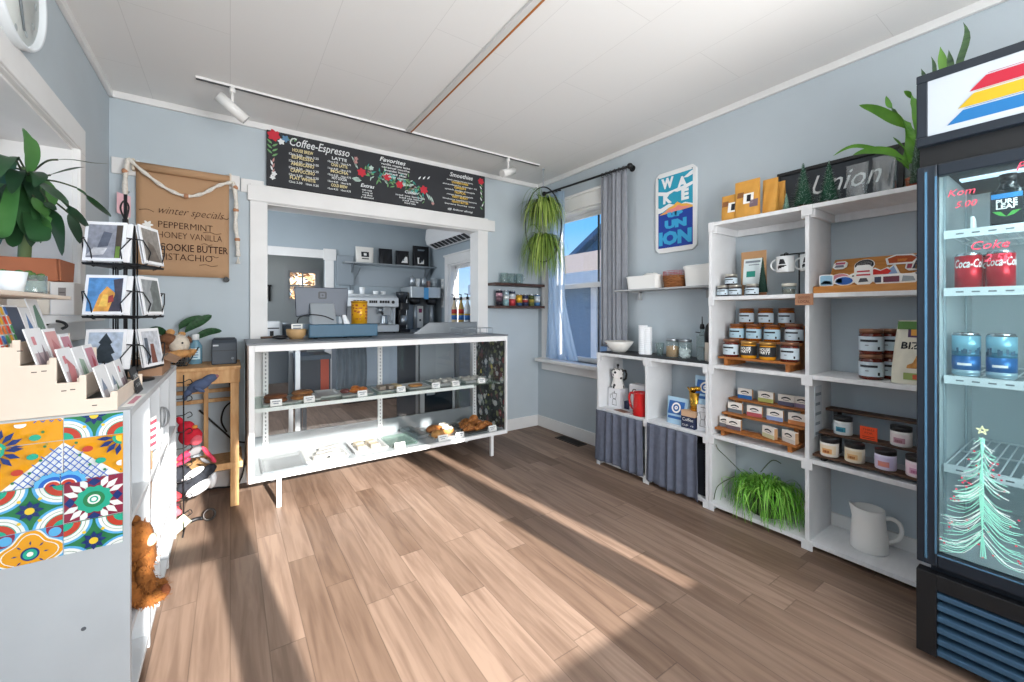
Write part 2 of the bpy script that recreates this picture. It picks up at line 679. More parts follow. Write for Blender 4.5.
# kitchen walls
b = MB()
DX0, DX1, DZ = 0.30, 1.12, 1.98          # doorway to the room beyond
b.box(-0.7, YK, 0, DX0, YK + 0.12, ZC)
b.box(DX1, YK, 0, XR, YK + 0.12, ZC)
b.box(DX0, YK, DZ, DX1, YK + 0.12, ZC)
struct('wall_kitchen_far', b, kitchen_m)
b = MB()
for ya, yb, za, zb in ((YB + 0.13, 4.1, 0, ZC), (4.1, 5.7, 0, 1.05), (4.1, 5.7, 2.15, ZC), (5.7, 6.85, 0, ZC), (6.85, 7.95, 0, 1.05), (6.85, 7.95, 2.15, ZC), (7.95, 8.6, 0, ZC)):  # made-up openings, out of view, for the kitchen and far room fill
 b.box(-0.8, ya, za, -0.7, yb, zb)
struct('wall_kitchen_left', b, kitchen_m)
b = MB()
FW = (0.86, 1.34, 1.42, 1.96)             # small window in the room beyond
YZ = 8.4
b.box(-0.7, YZ, 0, FW[0], YZ + 0.1, ZC)
b.box(FW[1], YZ, 0, 2.8, YZ + 0.1, ZC)
b.box(FW[0], YZ, 0, FW[1], YZ + 0.1, FW[2])
b.box(FW[0], YZ, FW[3], FW[1], YZ + 0.1, ZC)
struct('wall_far_room', b, mat('far_room_paint', 'b4bcbe', 0.8))
struct('wall_far_room_right', MB().box(XR, YK, 0, XR + 0.1, YZ + 0.1, ZC), kitchen_m)

# ---- trims
def trim(n, *boxes, bevel=0.004, m=white_m):
 b = MB()
 for q in boxes:
  b.box(*q)
 return struct('trim_%d' % n, b, m, bevel=bevel)

trim(1, (XL, YB - 0.022, ZC - 0.042, XR, YB, ZC))
trim(2, (XR - 0.022, YF, ZC - 0.042, XR, YB, ZC))
trim(3, (XL, YF, ZC - 0.042, XL + 0.022, YB, ZC))
struct('baseboard_back', MB().box(1.95, YB - 0.016, 0, XR, YB, 0.115), white_m, bevel=0.005)
struct('baseboard_right', MB().box(XR - 0.016, -1, 0, XR, YB, 0.115), white_m, bevel=0.005)
struct('baseboard_left', MB().box(-0.6, YB - 0.016, 0, 0.115, YB, 0.115), white_m, bevel=0.005)

# serving opening casing: posts, header and the lining of the opening
b = MB()
b.box(0.115, YB - 0.024, 0, 0.222, YB, OZ)
b.box(1.966, YB - 0.024, 0, 2.075, YB, OZ)
b.box(0.115, YB - 0.03, OZ - 0.01, 2.075, YB, 2.115)
b.box(0.10, YB - 0.04, 1.995, 2.147, YB, 2.10)
b.box(OX0, YB - 0.01, 0, OX0 + 0.018, YB + 0.14, OZ)
b.box(OX1 - 0.018, YB - 0.01, 0, OX1, YB + 0.14, OZ)
b.box(OX0, YB - 0.01, OZ - 0.018, OX1, YB + 0.14, OZ)
struct('trim_4', b, white_m, bevel=0.003)
# white ceiling beam inside the kitchen
trim(5, (-0.7, YB + 0.13, 2.40, XR, YB + 0.35, ZC), (-0.7, YB + 0.9, 2.49, XR, YB + 1.0, ZC))
# doorway casing on the far kitchen wall
trim(6, (DX1 - 0.01, YK - 0.02, 0, DX1 + 0.11, YK, DZ), (DX0 - 0.1, YK - 0.02, DZ - 0.01, DX1 + 0.11, YK, DZ + 0.11),
     (DX1 - 0.03, YK - 0.03, DZ - 0.03, DX1 + 0.14, YK, DZ + 0.13), (DX0 - 0.1, YK - 0.02, 0, DX0 + 0.01, YK, DZ))
# white rail boards on the back wall behind the paper sign
trim(7, (-0.60, YB - 0.02, 2.055, -0.47, YB, 2.155), (-0.02, YB - 0.02, 2.055, 0.055, YB, 2.155), (0.06, YB - 0.018, 2.05, 0.20, YB, 2.145))

# ---- shop window beside the shelves
def sash_window(n, X, y0, y1, z0, z1, zr, deep, bars=()):
 """casing, stool and sashes of a window in a wall that faces -X"""
 b = MB()
 t = 0.03
 b.box(X - t, y0 - 0.12, z0 - 0.01, X, y0, z1)
 b.box(X - t, y1, z0 - 0.01, X, y1 + 0.115, z1)
 b.box(X - t, y0 - 0.12, z1, X, y1 + 0.115, z1 + 0.13)
 b.box(X - t - 0.015, y0 - 0.14, z1 + 0.12, X, y1 + 0.135, z1 + 0.145)
 b.box(X - 0.002, y0 - 0.002, z1 - 0.02, X + 0.14, y1, z1)
 b.box(X - 0.002, y1 - 0.02, z0, X + 0.14, y1, z1)
 b.box(X - 0.002, y0, z0, X + 0.14, y0 + 0.02, z1)
 o = struct('window_%d' % n, b, white_m, bevel=0.003)
 s = MB()
 s.box(X - 0.10, y0 - 0.16, z0 - 0.035, X + 0.14, y1 + 0.145, z0)
 s.box(X - 0.03, y0 - 0.12, z0 - 0.12, X, y1 + 0.115, z0 - 0.035)
 obj('window_sill', s, white_m, o, 0.004)
 f = MB()
 xi = X + 0.06
 for za, zb, dx in ((z0, zr + 0.02, 0.0), (zr - 0.02, z1 - 0.02, 0.03)):
  f.box(xi + dx, y0 + 0.02, za, xi + dx + 0.03, y0 + 0.055, zb)
  f.box(xi + dx, y1 - 0.055, za, xi + dx + 0.03, y1 - 0.02, zb)
  f.box(xi + dx, y0 + 0.02, za, xi + dx + 0.03, y1 - 0.02, za + 0.045)
  f.box(xi + dx, y0 + 0.02, zb - 0.04, xi + dx + 0.03, y1 - 0.02, zb)
 obj('sash', f, white_m, o, 0.003)
 if bars:
  q = MB()
  for yb in bars:
   q.box(xi + 0.045, yb - 0.007, z0, xi + 0.06, yb + 0.007, z1)
  obj('storm_bar', q, dark_m, o)
 obj('pane', MB().box(xi + 0.013, y0 + 0.05, z0 + 0.03, xi + 0.017, y1 - 0.05, z1 - 0.03), clear_m, o)
 return o
sash_window(2, XR, RW[0], RW[1], RW[2], RW[3], 1.46, 0.14, bars=(2.70,))
sash_window(3, XR, KW[0], KW[1], KW[2], KW[3], 1.40, 0.14)

# ---- plant window in the left wall
b = MB()
cw = 0.125
b.box(XL, LW[1], LW[2] - 0.02, XL + 0.022, LW[1] + cw, LW[3])
b.box(XL, 0.5, LW[3], XL + 0.022, LW[1] + cw, LW[3] + cw)
b.box(XL, LW[1] + 0.004, LW[2], XL + 0.03, LW[1] + 0.03, LW[3])
b.box(XL, 0.5, LW[3] + 0.004, XL + 0.03, LW[1] + 0.03, LW[3] + 0.03)
b.box(XL - 0.29, LW[1] - 0.004, LW[2], XL + 0.005, LW[1] + 0.015, LW[3])
b.box(XL - 0.29, LW[0], LW[3] - 0.012, XL + 0.005, LW[1], LW[3])
o = struct('window_4', b, white_m, bevel=0.003)
s = MB()
s.box(XL - 0.29, LW[0], LW[2] - 0.03, XL + 0.088, LW[1] + 0.15, LW[2])
s.box(XL, LW[0], LW[2] - 0.12, XL + 0.02, LW[1] + 0.13, LW[2] - 0.03)
obj('window_sill', s, white_m, o, 0.004)
f = MB()
xi = XL - 0.25
for ya, yb in ((LW[1] - 0.07, LW[1]), (1.75, 1.85), (LW[0], LW[0] + 0.06)):
 f.box(xi, ya, LW[2], xi + 0.03, yb, LW[3])
f.box(xi, LW[0], LW[2], xi + 0.03, LW[1], LW[2] + 0.05)
f.box(xi, LW[0], LW[3] - 0.05, xi + 0.03, LW[1], LW[3])
f.box(xi, LW[0], 1.56, xi + 0.03, LW[1], 1.60)
obj('sash', f, white_m, o, 0.003)
obj('pane', MB().box(xi + 0.012, LW[0] + 0.05, LW[2] + 0.04, xi + 0.016, LW[1] - 0.06, LW[3] - 0.04), clear_m, o)

# ---- small window of the room beyond, wooden frame
f = MB()
for xa, xb in ((FW[0], FW[0] + 0.03), (FW[1] - 0.03, FW[1]), (1.085, 1.11)):
 f.box(xa, YZ + 0.01, FW[2], xb, YZ + 0.05, FW[3])
for za in (FW[2], FW[3] - 0.03, 1.68):
 f.box(FW[0], YZ + 0.012, za, FW[1], YZ + 0.05, za + 0.03)
f.box(FW[0] - 0.06, YZ - 0.015, FW[2] - 0.06, FW[1] + 0.06, YZ, FW[2])
f.box(FW[0] - 0.06, YZ - 0.015, FW[2], FW[0], YZ, FW[3])
f.box(FW[1], YZ - 0.015, FW[2], FW[1] + 0.06, YZ, FW[3])
f.box(FW[0] - 0.06, YZ - 0.015, FW[3], FW[1] + 0.06, YZ, FW[3] + 0.06)
o = struct('window_5', f, mat('grey_sash', 'b4babd', 0.6))
struct('pane', MB().box(FW[0] + 0.02, YZ + 0.03, FW[2] + 0.02, FW[1] - 0.02, YZ + 0.034, FW[3] - 0.02), clear_m, o)

# ------------------------------------------------------------------ outdoors
ground_m = mat('pavement', '9b9a96', 0.9, var=0.1, scale=2)
struct('ground', MB().box(-30, -30, -0.5, 40, 40, -0.35), ground_m)
roof_m = mat('tan_shingles', 'a4968a', 0.9, var=0.35, scale=40, stretch=(1, 4, 1))
siding_m = mat('blue_siding', '8295a6', 0.8, var=0.12, scale=8, stretch=(0.5, 0.5, 14))
t = thing('neighbour_house', 'house outside the shop window with tan shingle roof and white eaves', 'house', (7.6, 7.0, -0.35))
b = MB().box(7.6, 4.2, -0.35, 12, 13, 2.05)
obj('siding_wall', b, siding_m, t)
b = MB()
b.prism([(7.3, 2.1), (10.2, 3.2), (10.2, 3.3), (7.3, 2.2)], 3.9, 13.4, 'XZ')
obj('shingle_roof', b, roof_m, t)
b = MB()
b.box(7.22, 3.9, 1.84, 7.34, 13.4, 2.22)
b.box(7.34, 3.9, 1.98, 7.6, 13.4, 2.03)
obj('eave_board', b, white_m, t)
b = MB()
b.box(7.54, 7.28, -0.35, 7.6, 7.48, 1.84)
obj('corner_board', b, white_m, t)
f = MB()
f.box(7.55, 5.0, 0.6, 7.6, 5.9, 1.75)
w_ = obj('window', f, white_m, t)
obj('pane', MB().box(7.54, 5.08, 0.68, 7.56, 5.82, 1.67), mat('dark_pane', '49606f', 0.15), w_)
t = thing('gable_house', 'farther house with a blue slate gable roof against the sky', 'house', (16, 12, -0.35))
obj('wall', MB().box(16, 5.0, -0.35, 22, 17.8, 3.2), mat('pale_siding', 'aab3ba', 0.8), t)
b = MB()
b.prism([(4.4, 3.7), (11.4, 7.6), (18.4, 3.75), (18.4, 3.45), (11.4, 7.3), (4.4, 3.4)], 15.6, 22.4, 'YZ')
b.prism([(5.0, 3.2), (5.0, 3.75), (11.4, 7.3), (17.8, 3.75), (17.8, 3.2)], 16.0, 16.1, 'YZ')
obj('gable_roof', b, mat('slate', '5d7690', 0.8, var=0.15, scale=10), t)
t = thing('autumn_tree', 'golden leaved tree outside the small window of the far room', 'tree', (1.6, 12.5, -.35))
obj('trunk', MB().tube([(1.6, 12.5, -.35), (1.55, 12.5, 1.2), (1.9, 12.4, 2.6)], [.12, .1, .05], 10), mat('bark', '5b4636', .9), t)
b = MB()
rn = random.Random(4)
for i in range(1500):
 b.m(mat(('gold_leaf', 'rust_leaf', 'cream_leaf')[i % 3], ('dfc296', 'c79f78', 'eee0c6')[i % 3], .8))
 c = Vector((rn.gauss(1.6, .8), rn.gauss(12.5, .5), rn.gauss(2.4, .75)))
 d, e = Vector((rn.uniform(-1, 1), rn.uniform(-1, 1), rn.uniform(-1, 1))) * .14, Vector((rn.uniform(-1, 1), rn.uniform(-1, 1), rn.uniform(-1, 1))) * .1
 b.add([c - d, c + e, c + d, c - e], [(0, 1, 2, 3)])
obj('foliage', b, None, t)
# ------------------------------------------------------------------ white shelving along the right wall
NX = dict(right=(0, -1, 0), up=(0, 0, 1))      # a face that looks towards -X
X0, X1 = 2.41, 2.695
PB = 0.019
def joint(b, y, z, s=0.052):
 pass
def shelving(name, label, posts, levels, top_black=False):
 """frame of stacked boards: posts at Y values, shelf tops at Z values"""
 t = thing(name, label, 'shelf', (X0, posts[0], 0))
 for i, y in enumerate(posts):
  obj('side_panel', MB().box(X0, y - PB / 2, 0.0, X1, y + PB / 2, levels[-1]), shelf_m, t, 0.002)
 for i in range(len(posts) - 1):
  ya, yb = posts[i] - PB / 2, posts[i + 1] + PB / 2
  for z in levels:
   obj('shelf_board', MB().box(X0 + 0.001, yb, z - 0.022, X1, ya, z - 0.0002), shelf_m, t, 0.002)
  # cleats below the top board and a rail against the wall under it
  c = MB()
  z = levels[-1] - 0.022
  for y0_, y1_ in ((ya - 0.022, ya), (yb, yb + 0.022)):
   c.box(X0 + 0.012, y0_, z - 0.042, X1 - 0.01, y1_, z)
  c.box(X1 - 0.02, yb + 0.022, z - 0.04, X1, ya - 0.022, z)
  obj('cleat', c, shelf_m, t, 0.002)
 for y in posts:
  for z in levels:
   w_ = 0.05
   y0_, y1_ = max(y - w_ / 2, posts[-1] - PB / 2), min(y + w_ / 2, posts[0] + PB / 2)
   z0_ = max(0.0, z - 0.055)
   z1_ = z + 0.002 if z == levels[-1] else z + 0.002
   obj('corner_block', MB().box(X0 - 0.005, y0_, z0_, X0 + 0.0008, y1_, z1_ - 0.0025), shelf_m, t, 0.0015)
 return t
ZS = (0.05, 0.462, 0.886, 1.297, 1.746)
tall = shelving('display_shelving', 'tall white open shelving with ten cubbies between the counter unit and the drinks fridge', (1.385, 0.875, 0.398), ZS)
lowu = shelving('counter_unit', 'low white cubby unit with a black top and grey curtains under the wall shelf', (2.312, 1.852, 1.406), (0.05, 0.452, 0.884))
obj('black_top', MB().box(X0 + 0.004, 1.398, 0.884, X1, 2.318, 0.889), mat('black_mat', '26292e', 0.6), lowu, 0.001)

def curtain(name, label, x, ya, yb, z0, z1, m, waves, amp, cat='curtain', flare=0.0, seed=0, thick=0.002, top=0.3, gath=None):
 """gathered cloth hanging in the plane X=x between Y=ya and Y=yb"""
 rnd = random.Random(seed)
 ph = [rnd.uniform(0, 6.28) for _ in range(6)]
 def f(u, v):
  z = z1 + (z0 - z1) * v
  mid = (ya + yb) / 2
  k = 1 + flare * v
  y = mid + (ya + (yb - ya) * u - mid) * k
  s = 0.35 + 0.65 * min(1, v * 2.5 + top)
  d = sin(u * waves * 2 * pi + ph[0] + 0.5 * sin(v * 2 + ph[1])) + 0.5 * sin(u * waves * 1.37 * 2 * pi + ph[2] + v * 0.8) + 0.3 * sin(u * waves * 2.3 * pi + ph[3])
  y += 0.35 * amp * cos(u * waves * 2 * pi + ph[0]) * s
  zz = z + (0.006 * sin(u * 9 + ph[4]) if v > 0.98 else 0)
  return (x + amp * d * 0.55 * s, y, zz)
 b = MB().sheet(f, 110, 24, thick)
 o = obj(name, b, m, None, loc=(x, (ya + yb) / 2, z0))
 return tag(o, label, cat)
grey_cloth = mat('grey_cotton', '646a7a', 0.9, var=0.1, scale=30)
curtain('cubby_curtain', 'grey gathered curtain covering the lower cubby nearer the window', 2.392, 2.318, 1.875, 0.045, 0.435, grey_cloth, 6.0, 0.013, flare=0.05, seed=3)
curtain('cubby_curtain', 'grey gathered curtain covering the lower cubby beside the green plant', 2.392, 1.835, 1.455, 0.03, 0.435, grey_cloth, 5.5, 0.015, flare=0.04, seed=8)
# dark storage box glimpsed beside the second curtain
t = thing('storage_box', 'dark box half hidden behind the edge of the second grey curtain', 'box', (2.46, 1.52, 0.05))
obj('box_body', MB().rbox(2.45, 1.425, 0.05, 2.65, 1.62, 0.34, 0.01), mat('navy_box', '23262f', 0.7), t)
obj('lid', MB().rbox(2.445, 1.42, 0.34, 2.655, 1.625, 0.375, 0.01), mat('black_lid', '15161a', 0.6), t)

# ------------------------------------------------------------------ jars
def jar(name, label, cat, loc, r, h, body, lid, paper, group=None, marks=None, lid_h=0.2, lid_r=0.97, band=None, neck=True, span=1.9, facing=pi):
 """straight jar with lid and a wrapped paper label that faces -X"""
 t = thing(name, label, cat, loc, 0, group, local=True)
 hb = h * (1 - lid_h)
 pr = [(0, 0), (r * 0.9, 0), (r, h * 0.05), (r, hb * 0.9), (r * 0.93, hb), (0, hb)] if neck else [(0, 0), (r * 0.94, 0), (r, h * 0.04), (r, hb), (0, hb)]
 obj('jar_body', MB().lathe(pr, n=28), body, t, world=False)
 lr = r * lid_r
 obj('lid', MB().lathe([(0, hb), (lr, hb), (lr, h * 0.985), (lr * 0.96, h), (0, h)], n=28), lid, t, world=False)
 if paper:
  z0, z1 = band or (h * 0.14, hb * 0.84)
  b = MB().m(paper).lathe([(r + 0.0006, z0), (r + 0.0006, z1)], n=20, a0=facing - span, a1=facing + span)
  if marks:
   for (mz0, mz1, a0, a1, mm) in marks:
    b.m(mm).lathe([(r + 0.0012, z0 + (z1 - z0) * mz0), (r + 0.0012, z0 + (z1 - z0) * mz1)], n=8, a0=facing + a0, a1=facing + a1)
  obj('paper_label', b, paper, t, world=False)
 return t
ink = mat('black_ink', '22242a', 0.7)
grey_ink = mat('grey_ink', '7d8891', 0.7)
honey = mat('honey', '8a4a16', 0.12, coat=0.6)
jam = mat('dark_red_jam', '5a1c14', 0.12, coat=0.6)
mustard = mat('mustard', 'd9951f', 0.15, coat=0.6)
blackgoo = mat('blueberry_jam', '1d1822', 0.12, coat=0.6)
copper_lid = mat('copper_lid', '8d6650', 0.3, metal=0.6)
brown_lid = mat('brown_lid', '7a4a2c', 0.35, metal=0.4)
silver_lid = mat('silver_lid', 'b9b6ad', 0.3, metal=0.8)
gold_lid = mat('gold_lid', 'b98d4c', 0.3, metal=0.7)
pale_label = mat('pale_blue_label', 'c4d3dc', 0.6)
blue_label = mat('light_blue_label', 'a9c8d6', 0.6)
black_label = mat('black_label', '22262b', 0.55)
MK = [(0.62, 0.78, -0.75, 0.75, ink), (0.34, 0.42, -0.25, 0.05, grey_ink), (0.08, 0.3, 0.75, 0.95, ink)]

def riser(name, label, y0, y1, x0, tiers, m, t_=0.013, depth=0.075, legs=True, leg_m=None):
 """stepped wooden riser: tiers = [(x front, z top)]"""
 t = thing(name, label, 'riser', (x0, (y0 + y1) / 2, 0))
 for (x, z) in tiers:
  obj('tier_board', MB().box(x, y0, z - t_, x + depth, y1, z), m, t, 0.002)
 zb = tiers[0][1]
 lm = leg_m or m
 for ye in (y0 + 0.03, y1 - 0.05):
  b = MB()
  base = riser.base
  b.box(x0 + 0.012, ye, base, x0 + 0.035, ye + 0.02, zb - t_)
  pr = [(x0 + 0.03, base)]
  for (x, z) in tiers:
   pr += [(x + 0.008, z - t_), (x + depth - 0.004, z - t_)]
  xe = tiers[-1][0] + depth - 0.004
  pr += [(xe, base)]
  poly = [(x0 + 0.03, base), (x0 + 0.03, zb - t_)]
  for k in range(1, len(tiers)):
   xk, zk = tiers[k]
   poly += [(xk + 0.012, tiers[k - 1][1] - t_), (xk + 0.012, zk - t_)]
  poly += [(xe, tiers[-1][1] - t_), (xe, base)]
  b.prism(poly, ye, ye + 0.02, 'XZ')
  obj('riser_leg', b, lm, t, 0.0015)
 return t
oiled = mat('oiled_wood', 'b0713a', 0.5, col2='94592a', scale=5, stretch=(10, 1.5, 10))
walnut = mat('dark_walnut', '5e4433', 0.5, col2='462f22', scale=6, stretch=(10, 1.5, 10))
riser.base = 0.8858
riser('wood_riser', 'oiled wooden riser holding three stepped ranks of honey and sauce jars', 0.935, 1.345, 2.425, [(2.425, 0.938), (2.505, 1.035), (2.585, 1.128)], oiled)
riser.base = 0.4618
riser('wood_riser', 'oiled wooden riser holding three stepped ranks of boxed soap bars', 0.925, 1.365, 2.425, [(2.425, 0.508), (2.505, 0.588), (2.585, 0.668)], oiled)
riser('wood_riser', 'dark walnut riser holding candle jars with an orange price card', 0.411, 0.855, 2.42, [(2.42, 0.492), (2.50, 0.592), (2.585, 0.70)], walnut, leg_m=black_m)

g = 'jars on the stepped wooden riser'
H = 0.098
proto = {}
def put_jar(kind, loc, label, group=None, scale=None):
 if kind not in proto:
  a = dict(
   honey_b=(0.0405, H, honey, brown_lid, blue_label), honey=(0.0405, H, honey, brown_lid, pale_label),
   sauce=(0.043, 0.104, jam, copper_lid, pale_label), party=(0.0405, H, mustard, gold_lid, black_label),
   berry=(0.034, 0.066, blackgoo, silver_lid, pale_label), big=(0.046, 0.118, jam, copper_lid, pale_label))[kind]
  if kind == 'party':
   p = jar('sauce_jar', label, 'jar', loc, *a, group=group, band=(0.018, 0.072))
   b = MB().m(mat('white_ink', 'eeeeea', 0.7))
   for k, (wd, z) in enumerate((('HOUSE', 0.051), ('PARTY', 0.033))):
    T = MB()
    T.text(wd, 0.021, (0, 0, 0), (1, 0, 0), (0, 0, 1), width=0.058, bold=0.0006, depth=0)
    for v in range(len(T.v)):
     x, y, zz = T.v[v]
     a_ = x / 0.0418
     T.v[v] = (-0.0422 * cos(a_), -0.0422 * sin(a_), z + zz)
    b.add(T.v, T.f)
   obj('lettering', b, None, p, world=False)
  else:
   p = jar({'honey_b': 'honey_jar', 'honey': 'honey_jar', 'sauce': 'sauce_jar', 'berry': 'jam_jar', 'big': 'sauce_jar'}[kind], label, 'jar', loc, *a, group=group, marks=MK,
     lid_h=0.16 if kind != 'berry' else 0.22)
  proto[kind] = p
  return p
 return dup(proto[kind], loc, 0, label, group, scale)
for k, (kind, y) in enumerate((('honey', 1.275), ('honey', 1.165), ('honey', 1.055))):
 put_jar(kind, (2.625, y, 1.128), 'brown lidded honey jar in the topmost rank of the riser, %s from the window side' % ('first', 'second', 'third')[k], g)
for k, (kind, y) in enumerate((('honey_b', 1.292), ('honey_b', 1.196), ('honey_b', 1.096), ('sauce', 0.985))):
 lab = 'light blue labelled honey jar in the middle rank, %s from the window side' % ('first', 'second', 'third')[k] if k < 3 else 'dark red sauce jar ending the middle rank at the fridge side'
 put_jar(kind, (2.545, y, 1.035), lab, g)
for k, (kind, y) in enumerate((('sauce', 1.287), ('party', 1.187), ('party', 1.085), ('sauce', 0.975))):
 lab = ('dark red sauce jar starting the front rank at the window side', 'black labelled mustard jar next to the first red sauce jar in the front rank',
           'black labelled mustard jar between another mustard jar and the last red sauce jar', 'dark red sauce jar ending the front rank at the fridge side')[k]
 put_jar(kind, (2.466, y, 0.938), lab, g)
# berry jam jars, upper cubby
for k, (y, x, z) in enumerate(((1.335, 2.465, 1.297), (1.262, 2.465, 1.297), (1.205, 2.53, 1.297), (1.165, 2.46, 1.297), (1.30, 2.49, 1.3645))):
 put_jar('berry', (x, y, z), ('black jam jar with a silver lid against the cubby side, bottom layer', 'black jam jar with a silver lid second from the cubby side',
   'black jam jar set back behind its two neighbours', 'black jam jar with a silver lid at the open end of the bottom layer', 'black jam jar stacked on top of the four others')[k], 'jam jars in the upper cubby')
for k, (y, x, z, lab) in enumerate(((0.645, 2.50, 0.886, 'dark red jar with pale label at the bottom of the front pair'), (0.645, 2.50, 1.005, 'dark red jar with pale label stacked on the front pair'),
                                 (0.60, 2.60, 0.886, 'dark red jar at the bottom of the rear pair beside the snack bag'), (0.60, 2.60, 1.005, 'dark red jar stacked on the rear pair beside the snack bag'))):
 put_jar('big', (x, y, z), lab, 'red jars stacked two high')
# candle jars
cand = [((2.455, 0.795, 0.492), 'e2a968', 'white candle jar with an orange print, first in the front rank'), ((2.455, 0.695, 0.492), 'e0b57e', 'white candle jar with a tan print, second in the front rank'),
  ((2.455, 0.583, 0.492), 'd98f8c', 'lilac candle jar with a coral dot, third in the front rank'), ((2.455, 0.478, 0.492), 'd3a2c0', 'pale pink candle jar beside the fridge, last in the front rank'),
  ((2.537, 0.765, 0.592), '2f8fa3', 'white candle jar with a teal sea print on the middle tier'), ((2.537, 0.548, 0.592), 'b98a97', 'white candle jar with a rosy print on the middle tier')]
lid_b = mat('black_candle_lid', '1d1e21', 0.4)
for k, (loc, c_, lab) in enumerate(cand):
 base = mat('candle_white_%d' % k, ('ece6df', 'e9dfcc', 'd9d3ea', 'ecdfe6', 'e6ebeb', 'e8e4e2')[k], 0.35)
 pm = mat('candle_print_%d' % k, c_, 0.6)
 p2 = mat('candle_mark_%d' % k, ('9a4a22', 'a5642e', 'e08f7c', 'b3688f', '1f5f82', '8f5f68')[k], 0.6)
 jar('candle_jar', lab, 'candle', loc, 0.038, 0.088, base, lid_b, mat('candle_paper_%d' % k, ('eadbc2', 'ead8b6', 'd6cdea', 'eed6e2', 'dfe6ea', 'eadfdf')[k], 0.6), 'candle jars on the dark riser',
  marks=[(0.08, 0.62, -0.5, 0.55, pm), (0.15, 0.42, -0.35, 0.3, p2)], lid_h=0.24, lid_r=1.0, neck=False, span=1.0)
t = thing('price_card', 'bright orange price card standing on the dark walnut riser', 'card', (2.505, 0.655, 0.592))
b = MB().m(mat('orange_card', 'f0501e', 0.6))
b.box(2.508, 0.625, 0.5925, 2.511, 0.69, 0.655)
obj('card', b, None, t)
b = MB().m(mat('dark_red_ink', '8c2413', 0.7))
for z, s_ in ((0.637, 'THREE'), (0.621, 'FOR')):
 b.text(s_, 0.014, (2.508, 0.657, z), width=0.045 if len(s_) > 3 else 0.03, **NX)
for k in range(2):
 b.box(2.5072, 0.635, 0.607 - k * 0.008, 2.508, 0.68, 0.6095 - k * 0.008)
obj('lettering', b, None, t)

# soap boxes
def soap(loc, col, label, rz=0.0, w_=0.078, h=0.062):
 t = thing('soap_box', label, 'soap', loc, rz, 'boxed soap bars on the riser', local=True)
 b = MB().m(mat('soap_card', 'e9e4dc', 0.7)).box(-0.002, -w_ / 2, 0, 0.0, w_ / 2, h)
 b.m(mat('soap_' + col, col, 0.7)).box(-0.0026, -w_ / 2, 0, -0.0019, w_ / 2, h * 0.36)
 b.m(ink)
 n = 9
 up = [(-0.024 + 0.048 * i / n, h * 0.68 + 0.008 * sin(pi * i / n)) for i in range(n + 1)]
 for i in range(n):
  (a, za), (c, zc) = up[i], up[i + 1]
  b.quad((-0.0027, -a, za), (-0.0027, -c, zc), (-0.0027, -c, zc - 0.008), (-0.0027, -a, za - 0.008))
 b.box(-0.0027, -0.016, h * 0.48, -0.0019, 0.016, h * 0.52)
 obj('front_card', b, None, t, world=False)
 s = MB().m(mat('soap_bar', 'c79b70', 0.6, var=0.15, scale=30)).box(0.0, -w_ / 2 + 0.004, 0.0, 0.026, w_ / 2 - 0.004, h - 0.004)
 obj('soap_bar', s, None, t, 0.003, world=False)
 c = MB().m(mat('soap_card', 'e9e4dc')).box(-0.001, -w_ / 2 + 0.006, h - 0.004, 0.027, w_ / 2 - 0.006, h - 0.0025)
 obj('top_flap', c, None, t, world=False)
 return t
soaps = [(2.625, 1.285, 0.668, '2f6fb5', 'soap with a blue band on the top tier, first from the window side'), (2.625, 1.165, 0.668, 'b5b86a', 'soap with an olive green band on the top tier'),
      (2.622, 1.055, 0.668, '5c5a72', 'soap with a slate purple band on the top tier'), (2.628, 0.978, 0.668, '8d7d97', 'soap with a mauve band ending the top tier'),
      (2.545, 1.305, 0.588, '6d757c', 'soap with a grey band on the middle tier, first from the window side'), (2.545, 1.192, 0.588, 'b4555b', 'soap with a red band on the middle tier'),
      (2.545, 1.082, 0.588, '8fa3cf', 'soap with a periwinkle band on the middle tier'), (2.545, 0.972, 0.588, 'd08a55', 'soap with an orange band ending the middle tier'),
      (2.468, 1.327, 0.508, '76777d', 'soap with a grey band on the front tier against the cubby side'), (2.455, 1.268, 0.508, '6a5a62', 'soap with a plum grey band second on the front tier'),
      (2.452, 1.075, 0.508, 'c9c6a0', 'soap turned to show its tan bar, middle of the front tier'), (2.452, 0.975, 0.508, 'd3cfc9', 'soap turned to show its tan bar, end of the front tier')]
for k, (x, y, z, c_, lab) in enumerate(soaps):
 soap((x, y, z), c_, lab, rz=(0.0 if k < 10 else -0.45), w_=0.084 if k != 8 else 0.06)

# ------------------------------------------------------------------ upper cubbies
def pouch(name, label, cat, loc, w_, h, d, m, rz=0.0, group=None, top=1.0, wrinkle=0.004, seed=1):
 """stand-up bag: full at the foot, flat at the top; front looks to -X"""
 rnd = random.Random(seed)
 t = thing(name, label, cat, loc, rz, group, local=True)
 def f(u, v):
  a = u * 2 * pi
  k = (1 - v ** 1.6)
  dx = d / 2 * max(0.06, k)
  ww = w_ / 2 * (0.93 + 0.07 * v) * (1 + (top - 1) * v ** 1.5)
  c_, s_ = cos(a), sin(a)
  e = 0.55
  y = ww * (abs(s_) ** e) * (1 if s_ >= 0 else -1)
  x = -dx * (abs(c_) ** e) * (1 if c_ >= 0 else -1)
  n = wrinkle * sin(7 * u * 2 * pi + 5 * v + seed) * v * (1 - v) * 2
  return (x + n, y, h * v)
 b = MB().sheet(f, 40, 12)
 b.m(m)
 b.mats = [m]
 b.k = [0] * len(b.f)
 b.add([(-d / 2 * 0.9, -w_ / 2 * .9, 0.001), (d / 2 * 0.9, -w_ / 2 * .9, 0.001), (d / 2 * .9, w_ / 2 * .9, 0.001), (-d / 2 * .9, w_ / 2 * .9, 0.001)], [(0, 1, 2, 3)])
 obj('bag_body', b, None, t, world=False)
 return t
